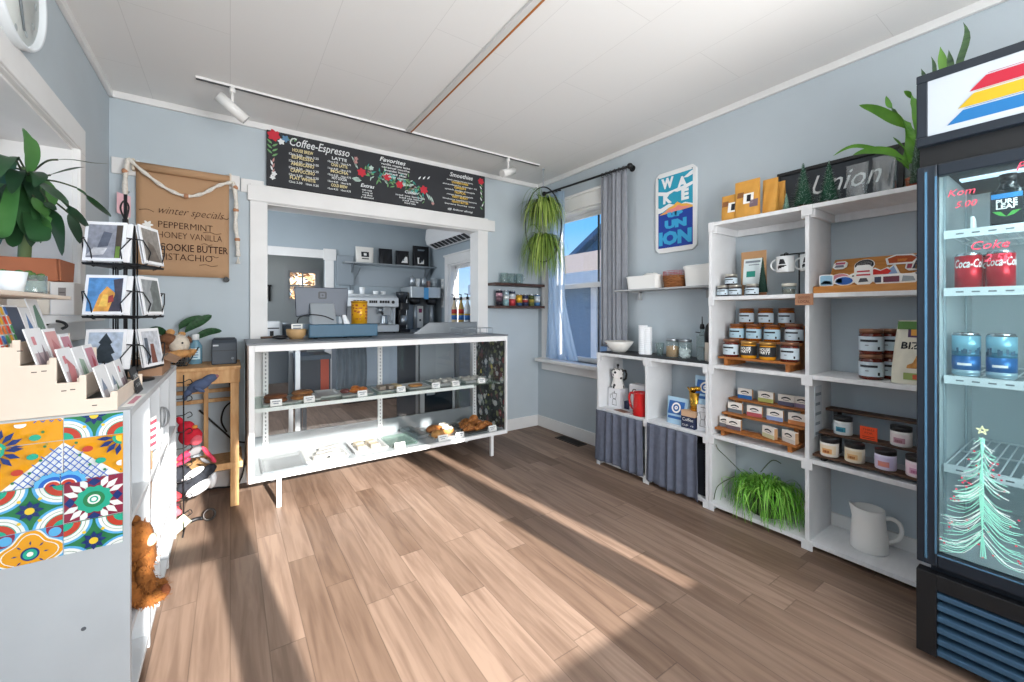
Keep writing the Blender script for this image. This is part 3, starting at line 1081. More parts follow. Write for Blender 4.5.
def front_patch(t, y0, y1, z0, z1, h, d, m, off=0.0015, name='paper_label', extra=None, nx=8):
 """label that follows the bulging front of a pouch"""
 def fx(z):
  v = z / h
  return -d / 2 * max(0.06, (1 - v ** 1.6)) - off
 b = MB().m(m)
 b.sheet(lambda u, v: (fx(z0 + (z1 - z0) * v) - 0.0008 , y0 + (y1 - y0) * u, z0 + (z1 - z0) * v), 2, nx)
 if extra:
  for (a0, a1, b0, b1, mm) in extra:
   b.m(mm)
   b.sheet(lambda u, v: (fx(b0 + (b1 - b0) * v) - 0.002, a0 + (a1 - a0) * u, b0 + (b1 - b0) * v), 2, nx)
 return obj(name, b, None, t, world=False)
# kraft tea bag with teal label
t = pouch('tea_bag', 'brown paper tea pouch with a white label behind the jam jars', 'bag', (2.585, 1.215, 1.297 + 0.0), 0.145, 0.27, 0.06, kraft_m)
front_patch(t, -0.055, 0.05, 0.07, 0.225, 0.27, 0.06, mat('tea_label', 'dbe6e8', 0.6),
   extra=[(-0.02, 0.03, 0.115, 0.15, mat('teal_print', '2a8f80', 0.6)), (-0.045, 0.04, 0.20, 0.213, grey_ink), (-0.04, 0.02, 0.185, 0.19, grey_ink)])
# green bottle-brush trees
def brush_tree(label, loc, h, r, m, base_m=None, seed=1, n=1500, tip=None):
 rnd = random.Random(seed)
 t = thing('bottlebrush_tree', label, 'tree decoration', loc, 0, None, local=True)
 obj('tree_base', MB().lathe([(0, 0), (r * 0.42, 0), (r * 0.42, h * 0.05), (r * 0.35, h * 0.07), (0, h * 0.07)], n=18), base_m or mat('wood_puck', '7c5136', 0.7), t, world=False)
 b = MB().m(m)
 b.lathe([(r * 0.55, h * 0.09), (r * 0.3, h * 0.5), (0.002, h * 0.97)], n=10)
 if tip:
  b.m(m)
 for i in range(n):
  q = rnd.random() ** 0.62
  z = h * (0.985 - 0.9 * q)
  rr = r * (0.06 + 0.94 * q) * rnd.uniform(0.72, 1.03)
  a = rnd.uniform(0, 2 * pi)
  w2 = 0.0011 + 0.0006 * rnd.random()
  if tip and rnd.random() < 0.4:
   b.m(tip)
  else:
   b.m(m)
  c_, s_ = cos(a), sin(a)
  p0 = (rr * 0.3 * c_, rr * 0.3 * s_, z - 0.003)
  p1 = (rr * c_, rr * s_, z + h * 0.012)
  b.add([(p0[0] - s_ * w2, p0[1] + c_ * w2, p0[2]), (p0[0] + s_ * w2, p0[1] - c_ * w2, p0[2]), p1], [(0, 1, 2)])
 obj('bristles', b, None, t, world=False)
 return t
pine_g = mat('bristle_green', '23503c', 0.8)
pine_d = mat('bristle_dark', '1d3b31', 0.8)
frost = mat('frosted_tip', 'b9cdc6', 0.8)
brush_tree('small dark bottlebrush tree beside the brown tea pouch', (2.51, 1.13, 1.297), 0.225, 0.045, pine_d, seed=4, n=900)
brush_tree('tiny pale bottlebrush tree beside the yellow coffee bags', (2.50, 1.005, 1.746), 0.105, 0.032, mat('bristle_pale', '6d8f80', 0.8), seed=5, n=500, tip=frost)
brush_tree('tall bottlebrush tree with frosted tips in front of the framed black sign', (2.50, 0.925, 1.746), 0.25, 0.075, pine_g, seed=6, n=1900, tip=frost)
brush_tree('second bottlebrush tree, standing nearer the clear bags', (2.50, 0.812, 1.746), 0.228, 0.068, pine_g, seed=7, n=1700, tip=frost)
brush_tree('narrow frosted bottlebrush tree partly behind the fridge edge', (2.462, 0.482, 1.746), 0.225, 0.042, mat('bristle_sage', '45604e', 0.8), seed=9, n=1500, tip=frost, base_m=mat('red_puck', '8c4032', 0.7))

# mugs on hooks
def hook_mug(label, y, x=2.56):
 t = thing('enamel_mug', label, 'mug', (x, y, 1.425), 0, 'white mugs in the upper cubby', local=True)
 r, h = 0.044, 0.088
 obj('mug_body', MB().lathe([(0, 0), (r * 0.94, 0), (r, 0.006), (r, h), (r - 0.004, h), (r - 0.005, 0.006), (0, 0.006)], n=28), mat('white_enamel', 'eceff0', 0.25), t, world=False)
 pts = [(0.0, r - 0.002 + 0.032 * sin(a), h * 0.5 - 0.03 * cos(a)) for a in [pi * i / 10 for i in range(11)]]
 obj('handle', MB().tube(pts, 0.005, 8), mat('white_enamel'), t, world=False)
 b = MB().m(ink)
 for k in range(10):
  z = .015 + .0056 * k
  l_, r_ = ((-.42, -.32), (-.46, .0), (-.48, .3), (-.4, .5), (9, 9), (-.34, .4), (-.3, .36), (-.27, .32), (-.24, .28), (-.2, .22))[k]
  if l_ < 9:
   b.lathe([(r + .0009, z), (r + .0009, z + .0056)], n=8, a0=pi + l_, a1=pi + r_)
 obj('printed_mark', b, None, t, world=False)
 return t
hook_mug('white enamel mug with a dark printed mark hanging free in the upper cubby', 1.035)
hook_mug('white enamel mug half hidden behind the middle post of the tall shelving', 0.925, 2.58)
t = thing('mug_rack', 'black wire rack holding the hanging white mugs in the upper cubby', 'rack', (2.6, 0.98, 1.297))
b = MB()
b.tube([(2.61, 0.905, 1.53), (2.61, 1.08, 1.53)], 0.004)
for y in (1.035, 0.925):
 b.tube([(2.61, y, 1.53), (2.57, y, 1.535), (2.552, y, 1.528), (2.55, y, 1.519), (2.556, y, 1.514)], 0.003)
b.tube([(2.61, 0.985, 1.2975), (2.61, 0.985, 1.53)], 0.004)
obj('wire_frame', b, black_m, t)
obj('rack_foot', MB().cyl((2.61, 0.985, 1.2972), (2.61, 0.985, 1.303), 0.035), black_m, t)
t = jar('spice_jar', 'small clear jar with a pale lid under the hanging mugs', 'jar', (2.52, 1.0, 1.297), 0.033, 0.062, jar_m, mat('pale_lid', 'd2cdbf', 0.4), None, lid_h=0.25, lid_r=1.04)
obj('dried_herbs', MB().lathe([(0, 0.003), (0.029, 0.003), (0.029, 0.03), (0, 0.033)], n=16), mat('herbs', '7a7363', 0.9, var=0.5, scale=120), t, world=False)

# paper tag clipped to the middle post
t = thing('shelf_tag', 'brown paper tag with dark lettering clipped to the middle post', 'tag', (2.404, 0.885, 1.24))
obj('card', MB().m(mat('kraft_tag', 'a77c60', 0.8)).box(2.4005, 0.845, 1.238, 2.404, 0.925, 1.296), None, t)
b = MB().m(mat('maroon_ink', '5a2a28', 0.8))
for z, s_ in ((1.272, 'GOODS'), (1.250, 'LOCAL')):
 b.text(s_, 0.018, (2.4003, 0.885, z), width=0.05, **NX)
obj('lettering', b, None, t)

# sticker board
t = thing('sticker_board', 'orange wooden stand with a ledge holding upright stickers', 'display stand', (2.45, 0.61, 1.297))
sw = mat('amber_wood', 'c98a45', 0.5, col2='b57534', scale=5, stretch=(8, 1.5, 8))
b = MB()
b.box(2.445, 0.412, 1.2975, 2.50, 0.862, 1.332)
obj('ledge', b, sw, t, 0.003)
b = MB()
b.prism([(2.505, 1.2975), (2.52, 1.2975), (2.668, 1.475), (2.653, 1.48)], 0.412, 0.835, 'XZ')
obj('back_panel', b, sw, t, 0.003)
def sticker(label, y, z, shape, cols, tier, tilt=0.0):
 """die-cut sticker leaning on the sloped board; tier 0 stands on the ledge"""
 x = 2.475 if tier == 0 else 2.494 + 0.811 * (z - 1.2975)
 sl = Vector((0.0, 0, 1)) if tier == 0 else Vector((0.64, 0, 0.77))
 t = thing('sticker', label, 'sticker', (x, y, z), 0, 'stickers on the wooden stand', local=True)
 t.scale = (1.2, 1.2, 1.2)
 b = MB().m(paper_m)
 cxy = shape
 n = len(cxy)
 nn = Vector((0, -1, 0)).cross(sl)
 f0 = [Vector((0, -a, 0)) + sl * c_ for a, c_ in cxy]
 f1 = [p - nn * 0.0025 for p in f0]
 b.add(f0 + f1, [list(range(n)), list(range(2 * n - 1, n - 1, -1))] + [(i, n + i, n + (i + 1) % n, (i + 1) % n) for i in range(n)])
 obj('backing', b, None, t, world=False)
 b = MB()
 for (c_, pts) in cols:
  b.m(mat('sticker_' + c_, c_, 0.5))
  b.add([Vector((0, -a, 0)) + sl * q + nn * 0.001 for a, q in pts], [list(range(len(pts)))])
 obj('printed_picture', b, None, t, world=False)
 return t
def rr(w_, h, k=0.25):
 c_ = min(w_, h) * k
 return [(-w_ / 2 + c_, 0), (w_ / 2 - c_, 0), (w_ / 2, c_), (w_ / 2, h - c_), (w_ / 2 - c_, h), (-w_ / 2 + c_, h), (-w_ / 2, h - c_), (-w_ / 2, c_)]
def ov(w_, h, n=14, z=0.0):
 return [(w_ / 2 * cos(2 * pi * i / n), z + h / 2 + h / 2 * sin(2 * pi * i / n)) for i in range(n)]
def sub(poly, k, dz=0.0, dx=0.0):
 cx = sum(p[0] for p in poly) / len(poly); cz = sum(p[1] for p in poly) / len(poly)
 return [(cx + (x - cx) * k + dx, cz + (z - cz) * k + dz) for x, z in poly]
zl = 1.332
sticker('square sticker of a blue shore scene at the post end of the ledge', 0.815, zl, rr(0.05, 0.048, .1), [('8fb9d0', sub(rr(0.05, 0.048, .1), .85)), ('2f6a86', [(-.02, .01), (.02, .008), (.014, .02), (-.006, .024)])], 0)
sticker('blue and green fish sticker low on the ledge', 0.742, zl, ov(0.07, 0.038), [('2a5fae', sub(ov(0.07, 0.038), .82)), ('4c9a5e', [(-.03, .014), (-.005, .01), (-.008, .028), (-.022, .028)])], 0)
sticker('white bottle shaped sticker with red lettering bands', 0.668, zl, rr(0.058, 0.078, .2), [('c23a44', [(-.02, .05), (.02, .05), (.02, .056), (-.02, .056)]), ('c23a44', [(-.022, .036), (.022, .036), (.022, .042), (-.022, .042)]), ('4a4a50', [(-.016, .01), (.016, .012), (.01, .026), (-.01, .026)])], 0)
sticker('long dark sticker strip lying along the ledge', 0.555, zl, rr(0.135, 0.036, .4), [('3a3f55', [(-.06, .006), (-.04, .006), (-.04, .028), (-.06, .028)]), ('6d3040', [(-.034, .006), (.012, .006), (.012, .028), (-.034, .028)]), ('9aa3a8', [(.018, .006), (.056, .008), (.05, .024), (.022, .028)])], 0)
sticker('round pink sticker behind the white bottle sticker', 0.785, 1.345, ov(0.075, 0.06), [('d98b98', sub(ov(0.075, 0.06), .86))], 1)
sticker('small pink and grey lettered sticker at the top corner', 0.80, 1.425, rr(0.05, 0.045), [('c25a78', [(-.018, .026), (.016, .026), (.016, .038), (-.018, .038)]), ('7d7f90', [(-.018, .008), (.016, .008), (.012, .022), (-.014, .022)])], 1)
sticker('round white sticker ringed in black', 0.70, 1.405, ov(0.068, 0.068), [('2a2c33', ov(0.062, 0.062, z=.003)), ('e8e8e6', ov(0.052, 0.052, z=.008)), ('6a5a60', [(-.02, .026), (.02, .026), (.02, .042), (-.02, .042)])], 1)
sticker('red lobster sticker on the middle of the board', 0.655, 1.378, [(-.06, .01), (-.02, 0), (.05, .0), (.062, .02), (.04, .045), (.02, .03), (0, .045), (-.02, .03), (-.05, .045)], [('d6322c', [(-.052, .012), (-.018, .005), (.046, .005), (.054, .02), (.038, .036), (.02, .024), (0, .036), (-.02, .024), (-.045, .036)])], 1)
sticker('white cloud sticker with grey lettering', 0.70, 1.352, ov(0.095, 0.055), [('55585f', [(-.03, .028), (.028, .03), (.028, .038), (-.03, .036)]), ('8a8d92', [(-.02, .014), (.02, .016), (.02, .022), (-.02, .02)])], 1)
sticker('sailing boat sticker with a blue hull', 0.59, 1.355, [(-.04, .0), (.045, .0), (.058, .022), (.028, .03), (.004, .085), (-.03, .03), (-.05, .025)], [('2c56b0', [(-.036, .004), (.04, .004), (.05, .02), (-.042, .02)]), ('8fa8cf', [(-.024, .028), (.02, .03), (.003, .072)])], 1)
sticker('orange crab sticker at the top of the board', 0.565, 1.43, [(-.04, .0), (.04, .0), (.052, .03), (.03, .05), (-.02, .055), (-.05, .035)], [('b5532a', [(-.034, .006), (.034, .006), (.044, .028), (.026, .042), (-.018, .046), (-.042, .032)]), ('d98a3e', [(-.01, .012), (.014, .012), (.018, .026), (-.012, .028)])], 1)
sticker('tall white sticker with a dark figure', 0.515, 1.395, rr(0.05, 0.07), [('33384a', [(-.004, .008), (.016, .008), (.016, .052), (.002, .05)]), ('a04a5a', [(-.02, .01), (-.006, .01), (-.006, .034), (-.02, .034)])], 1)
sticker('sticker of a red and purple bird on a branch', 0.475, 1.43, [(-.05, .02), (.03, .0), (.055, .03), (.03, .062), (-.03, .05)], [('b8404a', [(-.03, .022), (.024, .01), (.036, .03), (0, .036)]), ('4d4a70', [(-.04, .032), (.03, .048), (.024, .054), (-.03, .046)])], 1)
sticker('golden sticker of a leaping dog near the fridge edge', 0.462, 1.395, [(-.045, .0), (.03, .0), (.045, .05), (.0, .065), (-.05, .04)], [('d39a3c', sub([(-.045, .0), (.03, .0), (.045, .05), (.0, .065), (-.05, .04)], .84))], 1)
sticker('black boat sticker low on the board near the fridge', 0.462, 1.35, [(-.05, .0), (.03, .0), (.04, .045), (-.01, .05), (-.055, .03)], [('3b4a5c', sub([(-.05, .0), (.03, .0), (.04, .045), (-.01, .05), (-.055, .03)], .82))], 1)

# ------------------------------------------------------------------ on top of the tall shelving
ybag = mat('yellow_kraft', 'd39a45', 0.7, var=0.08, scale=18)
for k, (y, x, h, w_, lab) in enumerate(((1.30, 2.50, 0.165, 0.12, 'yellow paper coffee bag at the open end of the top board'), (1.205, 2.49, 0.225, 0.14, 'tallest yellow paper coffee bag with a white sticker'),
          (1.10, 2.535, 0.215, 0.08, 'yellow paper coffee bag behind the tallest one'), (1.105, 2.60, 0.205, 0.11, 'yellow paper coffee bag touching the black framed sign'))):
 t = pouch('coffee_bag', lab, 'bag', (x, y, 1.746), w_, h, 0.062, ybag, group='yellow coffee bags on the top board', seed=k + 2)
 if k < 2:
  zc = 0.085 if k == 0 else 0.115
  front_patch(t, -0.045, 0.012, zc - 0.03, zc + 0.03, h, 0.062, paper_m, extra=[(-0.03, -0.008, zc - 0.02, zc + 0.02, ink)], name='sticker')
  front_patch(t, 0.012, 0.048, zc + 0.01, zc + 0.042, h, 0.062, mat('brown_dot', '8a5a34', 0.6), name='round_stamp')
  if k == 1:
   front_patch(t, -0.07, -0.025, zc - 0.055, zc - 0.012, h, 0.062, mat('bag_window', '73606a', 0.4), name='bag_window')
t = thing('framed_sign', 'black framed chalk sign with white script leaning on the wall above the shelving', 'sign', (2.66, 0.8, 1.746))
LN = Vector((0.10, 0, 1)).normalized()
def lean(y, q, off=0.0):
 p = Vector((2.64, y, 1.747)) + LN * q
 return p + Vector((-LN.z, 0, LN.x)) * off
def lbox(b, ya, yb, q0, q1, d0, d1):
 vs = [lean(y, q, d) for d in (d0, d1) for (y, q) in ((ya, q0), (yb, q0), (yb, q1), (ya, q1))]
 b.add(vs, [(0, 1, 2, 3), (7, 6, 5, 4), (0, 4, 5, 1), (1, 5, 6, 2), (2, 6, 7, 3), (3, 7, 4, 0)])
b = MB()
y0, y1, q1 = 0.56, 1.115, 0.265
for ya, yb, qa, qb in ((y0, y1, 0, 0.02), (y0, y1, q1 - 0.02, q1), (y0, y0 + 0.02, 0, q1), (y1 - 0.02, y1, 0, q1)):
 lbox(b, ya, yb, qa, qb, 0, 0.016)
obj('sign_frame', b, black_m, t, 0.002)
b = MB()
lbox(b, y0 + 0.01, y1 - 0.01, 0.01, q1 - 0.01, 0.002, 0.006)
obj('chalk_panel', b, mat('slate_black', '3b4046', 0.8, var=0.15, scale=6), t)
b = MB().m(mat('chalk_white', 'dfe3e4', 0.9))
o_ = lean(0.80, 0.10, 0.0065)
b.text('Union', 0.15, o_, (0, -1, 0), LN, width=0.29, shear=0.35)
obj('lettering', b, None, t)
# clear cello bags
for k, (y, lab) in enumerate(((0.695, 'clear crinkled cello bag standing before the chalk sign'), (0.595, 'clear crinkled cello bag nearer the fridge'))):
 m = glass('cellophane', 'eef2f3', 2.2, 0.07, 'dfe5e8')
 t = pouch('cello_bag', lab, 'bag', (2.49, y, 1.746), 0.085, 0.17 + 0.01 * k, 0.06, m, wrinkle=0.008, seed=k + 9)
 obj('bag_contents', MB().rbox(-0.018, -0.03, 0.004, 0.018, 0.03, 0.014, 0.006), paper_m, t, world=False)
# orchid-like leafy plant by the fridge
t = thing('leafy_houseplant', 'broad leaved green plant in a terracotta pot behind the fridge top', 'plant', (2.585, 0.50, 1.746))
obj('pot', MB().lathe([(0, 0), (0.035, 0), (0.045, 0.07), (0.04, 0.07), (0.036, 0.05), (0, 0.05)], (2.585, 0.50, 1.746), n=22), mat('terracotta', 'a5593b', 0.8), t)
b = MB().m(mat('fresh_leaf', '5f9a2c', 0.45, col2='4c8426', scale=12))
HL = (([(2.500, 0.517, 1.855), (2.500, 0.596, 1.943), (2.500, 0.680, 1.999), (2.500, 0.738, 2.009), (2.500, 0.795, 1.987)], .011), ([(2.480, 0.513, 1.868), (2.480, 0.557, 1.922), (2.480, 0.609, 1.952), (2.480, 0.663, 1.965), (2.480, 0.709, 1.961)], .02),
  ([(2.500, 0.498, 1.965), (2.500, 0.531, 2.048), (2.500, 0.578, 2.103), (2.500, 0.631, 2.157), (2.500, 0.691, 2.200)], .03), ([(2.500, 0.511, 2.014), (2.500, 0.544, 2.089), (2.500, 0.575, 2.143), (2.500, 0.592, 2.201)], .024),
  ([(2.500, 0.491, 2.029), (2.500, 0.488, 2.116), (2.500, 0.504, 2.163), (2.500, 0.531, 2.197)], .024), ([(2.520, 0.528, 1.863), (2.520, 0.508, 1.928), (2.520, 0.508, 1.996), (2.520, 0.532, 2.072)], .032), ([(2.500, 0.498, 1.854), (2.500, 0.527, 1.939), (2.500, 0.568, 2.003)], .014),
  ([(2.54, .48, 1.86), (2.56, .42, 2.0), (2.58, .36, 2.08), (2.6, .28, 2.06)], .028), ([(2.56, .5, 1.86), (2.60, .5, 1.98), (2.63, .53, 2.06)], .026))
for pts, w_ in HL:
 q = sp([(2.58, 0.49, 1.80)] + pts, 4)
 n = len(q) - 1
 b.leaf(q, [.8 * w_ * (.1 if i < n * .2 else sin(pi * min(1, (i / n - .18) / .82 + .02)) ** .7 + .02) for i in range(n + 1)], 0.2, side=(-.2, .5, 1))
obj('foliage', b, None, t)
obj('stem', MB().tube([(2.58, 0.49, 1.79), (2.56, 0.495, 1.88), (2.53, 0.50, 1.98)], [0.011, 0.01, 0.006]), mat('green_stem', '56702e', 0.7), t)

# snack bag
t = pouch('snack_bag', 'cream snack bag with orange pictures and a purple vegetable beside the stacked red jars', 'bag', (2.49, 0.492, 0.886), 0.165, 0.28, 0.085, mat('cream_foil', 'dcd8c6', 0.35, var=0.06, scale=20), wrinkle=0.008, seed=21, top=0.66)
front_patch(t, -0.06, 0.02, 0.07, 0.125, 0.28, 0.085, mat('cracker_orange', 'c98d45', 0.6, var=0.3, scale=60), name='cracker_picture')
front_patch(t, -0.06, 0.03, 0.02, 0.05, 0.28, 0.085, mat('leaf_green_print', '8fa05a', 0.6), name='green_print', extra=[(-0.02, 0.0, 0.024, 0.044, mat('red_dot', 'c0563a', 0.6))])
front_patch(t, -0.04, 0.02, 0.205, 0.25, 0.28, 0.085, mat('eggplant', '4a2d55', 0.5), name='vegetable_picture', extra=[(-0.045, 0.01, 0.213, 0.24, mat('gold_print', 'd99a3a', 0.5))])
front_patch(t, -0.01, 0.055, 0.24, 0.275, 0.28, 0.085, mat('leaf_green', '4d7a33', 0.5), name='leaf_picture', off=0.003)
b = MB().m(ink)
T = MB()
T.text('BIZ', 0.042, (0, 0.012, 0.155), (0, -1, 0), (0, 0, 1), shear=0.1, bold=0.001, depth=0)
for v in T.v:
 pass
zz = lambda z: -0.0425 * max(0.06, 1 - (z / 0.28) ** 1.6) - 0.0035
b.add([(zz(p[2]), p[1], p[2]) for p in T.v], T.f)
obj('lettering', b, None, t, world=False)

# ------------------------------------------------------------------ floor-level cubbies
t = thing('grass_plant', 'bright green grassy plant spilling out of the bottom cubby', 'plant', (2.54, 1.13, 0.05))
obj('pot', MB().lathe([(0, 0), (0.085, 0), (0.1, 0.13), (0.092, 0.13), (0.085, 0.1), (0, 0.1)], (2.555, 1.13, 0.05), n=26), mat('dark_pot', '3c4a3a', 0.7), t)
b = MB()
gm = [mat('grass_a', '6fb23a', 0.5), mat('grass_b', '56962c', 0.5), mat('grass_c', '98cf5c', 0.5)]
rnd = random.Random(5)
for i in range(430):
 b.m(gm[i % 3])
 a = rnd.uniform(0, 2 * pi)
 q = sqrt(rnd.random())
 st = Vector((2.555 + 0.075 * q * cos(a), 1.13 + 0.085 * q * sin(a), 0.16))
 out = Vector((cos(a) * 0.8 - 0.35, sin(a) * 1.5, 0)).normalized() * rnd.uniform(0.3, 1.05)
 tw_ = Vector((rnd.uniform(-1, 1), rnd.uniform(-1, 1), 0)) * rnd.uniform(0, .06)
 L, rise, fall = rnd.uniform(0.10, 0.2), rnd.uniform(0.07, 0.14), rnd.uniform(.6, 1.05)
 n = 9
 pts = []
 for j in range(n + 1):
  s_ = j / n
  p = st + out * (L * (1.25 * s_ - 0.25 * s_ * s_)) + tw_ * sin(s_ * 4) + Vector((0, 0, rise * 3.0 * s_ * (1 - s_) - 0.13 * s_ * s_ * fall))
  p.x = min(max(p.x, 2.372 if p.z < 0.40 else 2.43), 2.68)
  p.y = min(max(p.y, 0.905), 1.355)
  p.z = max(p.z, 0.054 if p.x > 2.405 else .02)
  pts.append(p)
 b.leaf(pts, [0.0042 * (1 - 0.7 * (j / n)) for j in range(n + 1)], 0.2)
obj('grass_blades', b, None, t)
b = MB()
for pts in ([(2.53, 1.27, 0.25), (2.47, 1.32, 0.33), (2.44, 1.35, 0.37), (2.43, 1.36, 0.40)], [(2.55, 1.16, 0.27), (2.6, 1.12, 0.34), (2.62, 1.08, 0.33)], [(2.5, 1.28, 0.22), (2.42, 1.34, 0.16), (2.39, 1.35, 0.08)]):
 b = MB().tube(sp(pts, 6), 0.0025, 6)
 obj('trailing_stem', b, mat('olive_stem', '4d5a3c', 0.7), t)

# big white jug
t = thing('white_jug', 'big white ceramic jug with a loop handle in the bottom cubby', 'jug', (2.57, 0.672, 0.05), 0, None, local=True)
t.scale = (.95, .95, .97)
cer = mat('white_ceramic', 'ebebe8', 0.35, bump=0.05, scale=60)
h = 0.205
b = MB()
b.lathe([(0, 0), (0.072, 0), (0.078, 0.006), (0.074, 0.07), (0.066, 0.15), (0.062, h), (0.058, h), (0.062, 0.15), (0.07, 0.07), (0.07, 0.012), (0, 0.012)], n=40)
for i, p in enumerate(b.v):
 r_ = sqrt(p[0] ** 2 + p[1] ** 2)
 if r_ > 0.05 and p[2] > 0.12:
  a_ = math.atan2(p[1], p[0])
  dd = math.atan2(sin(a_ - pi * 0.62), cos(a_ - pi * 0.62))
  k = .75 * math.exp(-(dd / 0.30) ** 2) * ((p[2] - 0.12) / (h - 0.12)) ** 2
  b.v[i] = (p[0] * (1 + 0.42 * k), p[1] * (1 + 0.42 * k), p[2] + 0.016 * k)
obj('jug_body', b, cer, t, world=False)
hp = [(0.0, 0.06, 0.165), (0.0, 0.085, 0.172), (0, 0.115, 0.155), (0, 0.124, 0.115), (0, 0.108, 0.075), (0, 0.068, 0.05)]
R_ = Matrix.Rotation(pi * 0.62 + pi - pi / 2, 3, 'Z')
obj('handle', MB().tube(sp([R_ @ Vector(p) for p in hp], 5), 0.0098, 12), cer, t, world=False)

# white bar under the dark riser and a small poster on the cubby side
t = thing('notice_card', 'white notice with grey print on the side wall of the candle cubby', 'notice', (2.55, 0.863, 0.6))
b = MB().m(mat('notice_paper', 'c9cfd6', 0.7)).box(2.47, 0.8628, 0.56, 2.56, 0.865, 0.82)
b.m(grey_ink)
for k in range(5):
 b.box(2.48, 0.8620, 0.77 - 0.05 * k, 2.55 - 0.012 * (k % 2), 0.8629, 0.785 - 0.05 * k)
obj('notice_sheet', b, None, t)
# ------------------------------------------------------------------ on and in the low cubby unit
ZT = 0.8892
t = thing('white_bowl', 'white flared bowl standing on the black top near the window', 'bowl', (2.53, 2.2, ZT), 0, None, local=True)
t.scale = (.86,) * 3
obj('bowl_body', MB().lathe([(0, 0), (0.055, 0), (0.075, 0.018), (0.132, 0.098), (0.128, 0.1), (0.07, 0.022), (0, 0.016)], n=40), mat('glazed_white', 'e2e0da', 0.3), t, world=False)
obj('red_crumb', MB().ell((-0.105, 0.05, 0.083), (0.008, 0.01, 0.006), bumpy=0.1), mat('red_bit', '8f3530', 0.6), t, world=False)
for k, (x, y, hh, lab) in enumerate(((2.56, 1.995, 0.215, 'tall sleeve of white paper cups beside the flared bowl'), (2.57, 1.962, 0.205, 'second sleeve of white paper cups, touching the first'))):
 t = thing('cup_sleeve', lab, 'paper cups', (x, y, ZT), 0, 'sleeves of paper cups on the black top', local=True)
 n = 15
 pr = [(0, 0), (0.031, 0)]
 for i in range(n):
  z = hh * i / n
  pr += [(0.03, z + 0.001), (0.034, z + hh / n * 0.7), (0.0345, z + hh / n * 0.95)]
 pr += [(0.0, hh)]
 obj('stacked_cups', MB().lathe(pr, n=22), mat('cup_paper', 'eef1f4', 0.6), t, world=False)
t = thing('glass_tumbler', 'small empty glass tumbler between the cups and the sugar jars', 'glass', (2.56, 1.85, ZT), 0, None, local=True)
obj('tumbler', MB().lathe([(0, 0), (0.022, 0), (0.031, 0.092), (0.0295, 0.092), (0.021, 0.006), (0, 0.006)], n=24), jar_m, t, world=False)
obj('spoon', MB().tube([(0.008, 0, 0.008), (-0.022, 0.01, 0.1)], 0.002), steel_m, t, world=False)
def lid_jar(lab, y, fill, fh, lumps=False):
 t = thing('sugar_jar', lab, 'jar', (2.555, y, ZT), 0, 'lidded glass jars on the black top', local=True)
 r, h = 0.044, 0.13
 obj('glass_body', MB().lathe([(0, 0), (r * 0.95, 0), (r, 0.006), (r, 0.105), (r * 0.9, 0.113), (0, 0.113)], n=28), jar_m, t, world=False)
 b = MB()
 if lumps:
  rn = random.Random(2)
  for i in range(26):
   a = rn.uniform(0, 6.28); q = 0.027 * sqrt(rn.random())
   b.ell((q * cos(a), q * sin(a), 0.012 + rn.random() * fh * 0.8), 0.014, rot=(a, a, 0), nu=6, nv=4)
 else:
  b.lathe([(0, 0.004), (r * 0.93, 0.004), (r * 0.93, fh), (r * 0.5, fh * 1.06), (0, fh * 1.03)], n=22)
 obj('sugar', b, fill, t, world=False)
 obj('lid', MB().lathe([(r * 0.86, 0.112), (r * 0.98, 0.112), (r * 0.98, 0.127), (r * 0.9, 0.13), (0, 0.13)], n=28), steel_m, t, world=False)
lid_jar('glass jar of brown sugar with a steel lid', 1.742, mat('brown_sugar', 'b98955', 0.9, bump=0.3, scale=200), 0.075)
lid_jar('glass jar of white sugar packets with a steel lid', 1.645, mat('white_sugar', 'e8eaec', 0.8), 0.06, True)
t = thing('syrup_bottle', 'clear square bottle with a black pourer beside the sugar jars', 'bottle', (2.545, 1.515, ZT))
b = MB()
b.rbox(2.52, 1.49, ZT, 2.575, 1.545, ZT + 0.16, 0.008)
b.lathe([(0.022, 0), (0.014, 0.02), (0.013, 0.045)], (2.5475, 1.5175, ZT + 0.16), n=18)
obj('bottle_body', b, jar_m, t)
obj('syrup', MB().rbox(2.524, 1.494, ZT + 0.004, 2.571, 1.541, ZT + 0.085, 0.006), mat('grey_syrup', '8f979d', 0.2), t)
b = MB()
b.lathe([(0.014, 0.0), (0.016, 0.01), (0.012, 0.03), (0.004, 0.036)], (2.5475, 1.5175, ZT + 0.203), n=16)
b.tube([(2.5475, 1.5175, ZT + 0.235), (2.545, 1.517, ZT + 0.285)], [0.004, 0.0025])
obj('pourer', b, black_m, t)
b = MB().tube([(2.545, 1.53, ZT + 0.178), (2.54, 1.56, ZT + 0.182)], 0.003)
obj('handle', b, black_m, t)
t = thing('hot_drink_flask', 'cream flask with a rounded black cap against the shelving post', 'flask', (2.55, 1.45, ZT), 0, None, local=True)
obj('flask_body', MB().lathe([(0, 0), (0.044, 0), (0.046, 0.01), (0.044, 0.16), (0.03, 0.2), (0, 0.2)], n=28), mat('cream_body', 'd8cfc2', 0.3), t, world=False)
obj('cap', MB().lathe([(0.046, 0.12), (0.048, 0.17), (0.04, 0.225), (0.02, 0.25), (0, 0.255)], n=28), black_m, t, world=False)

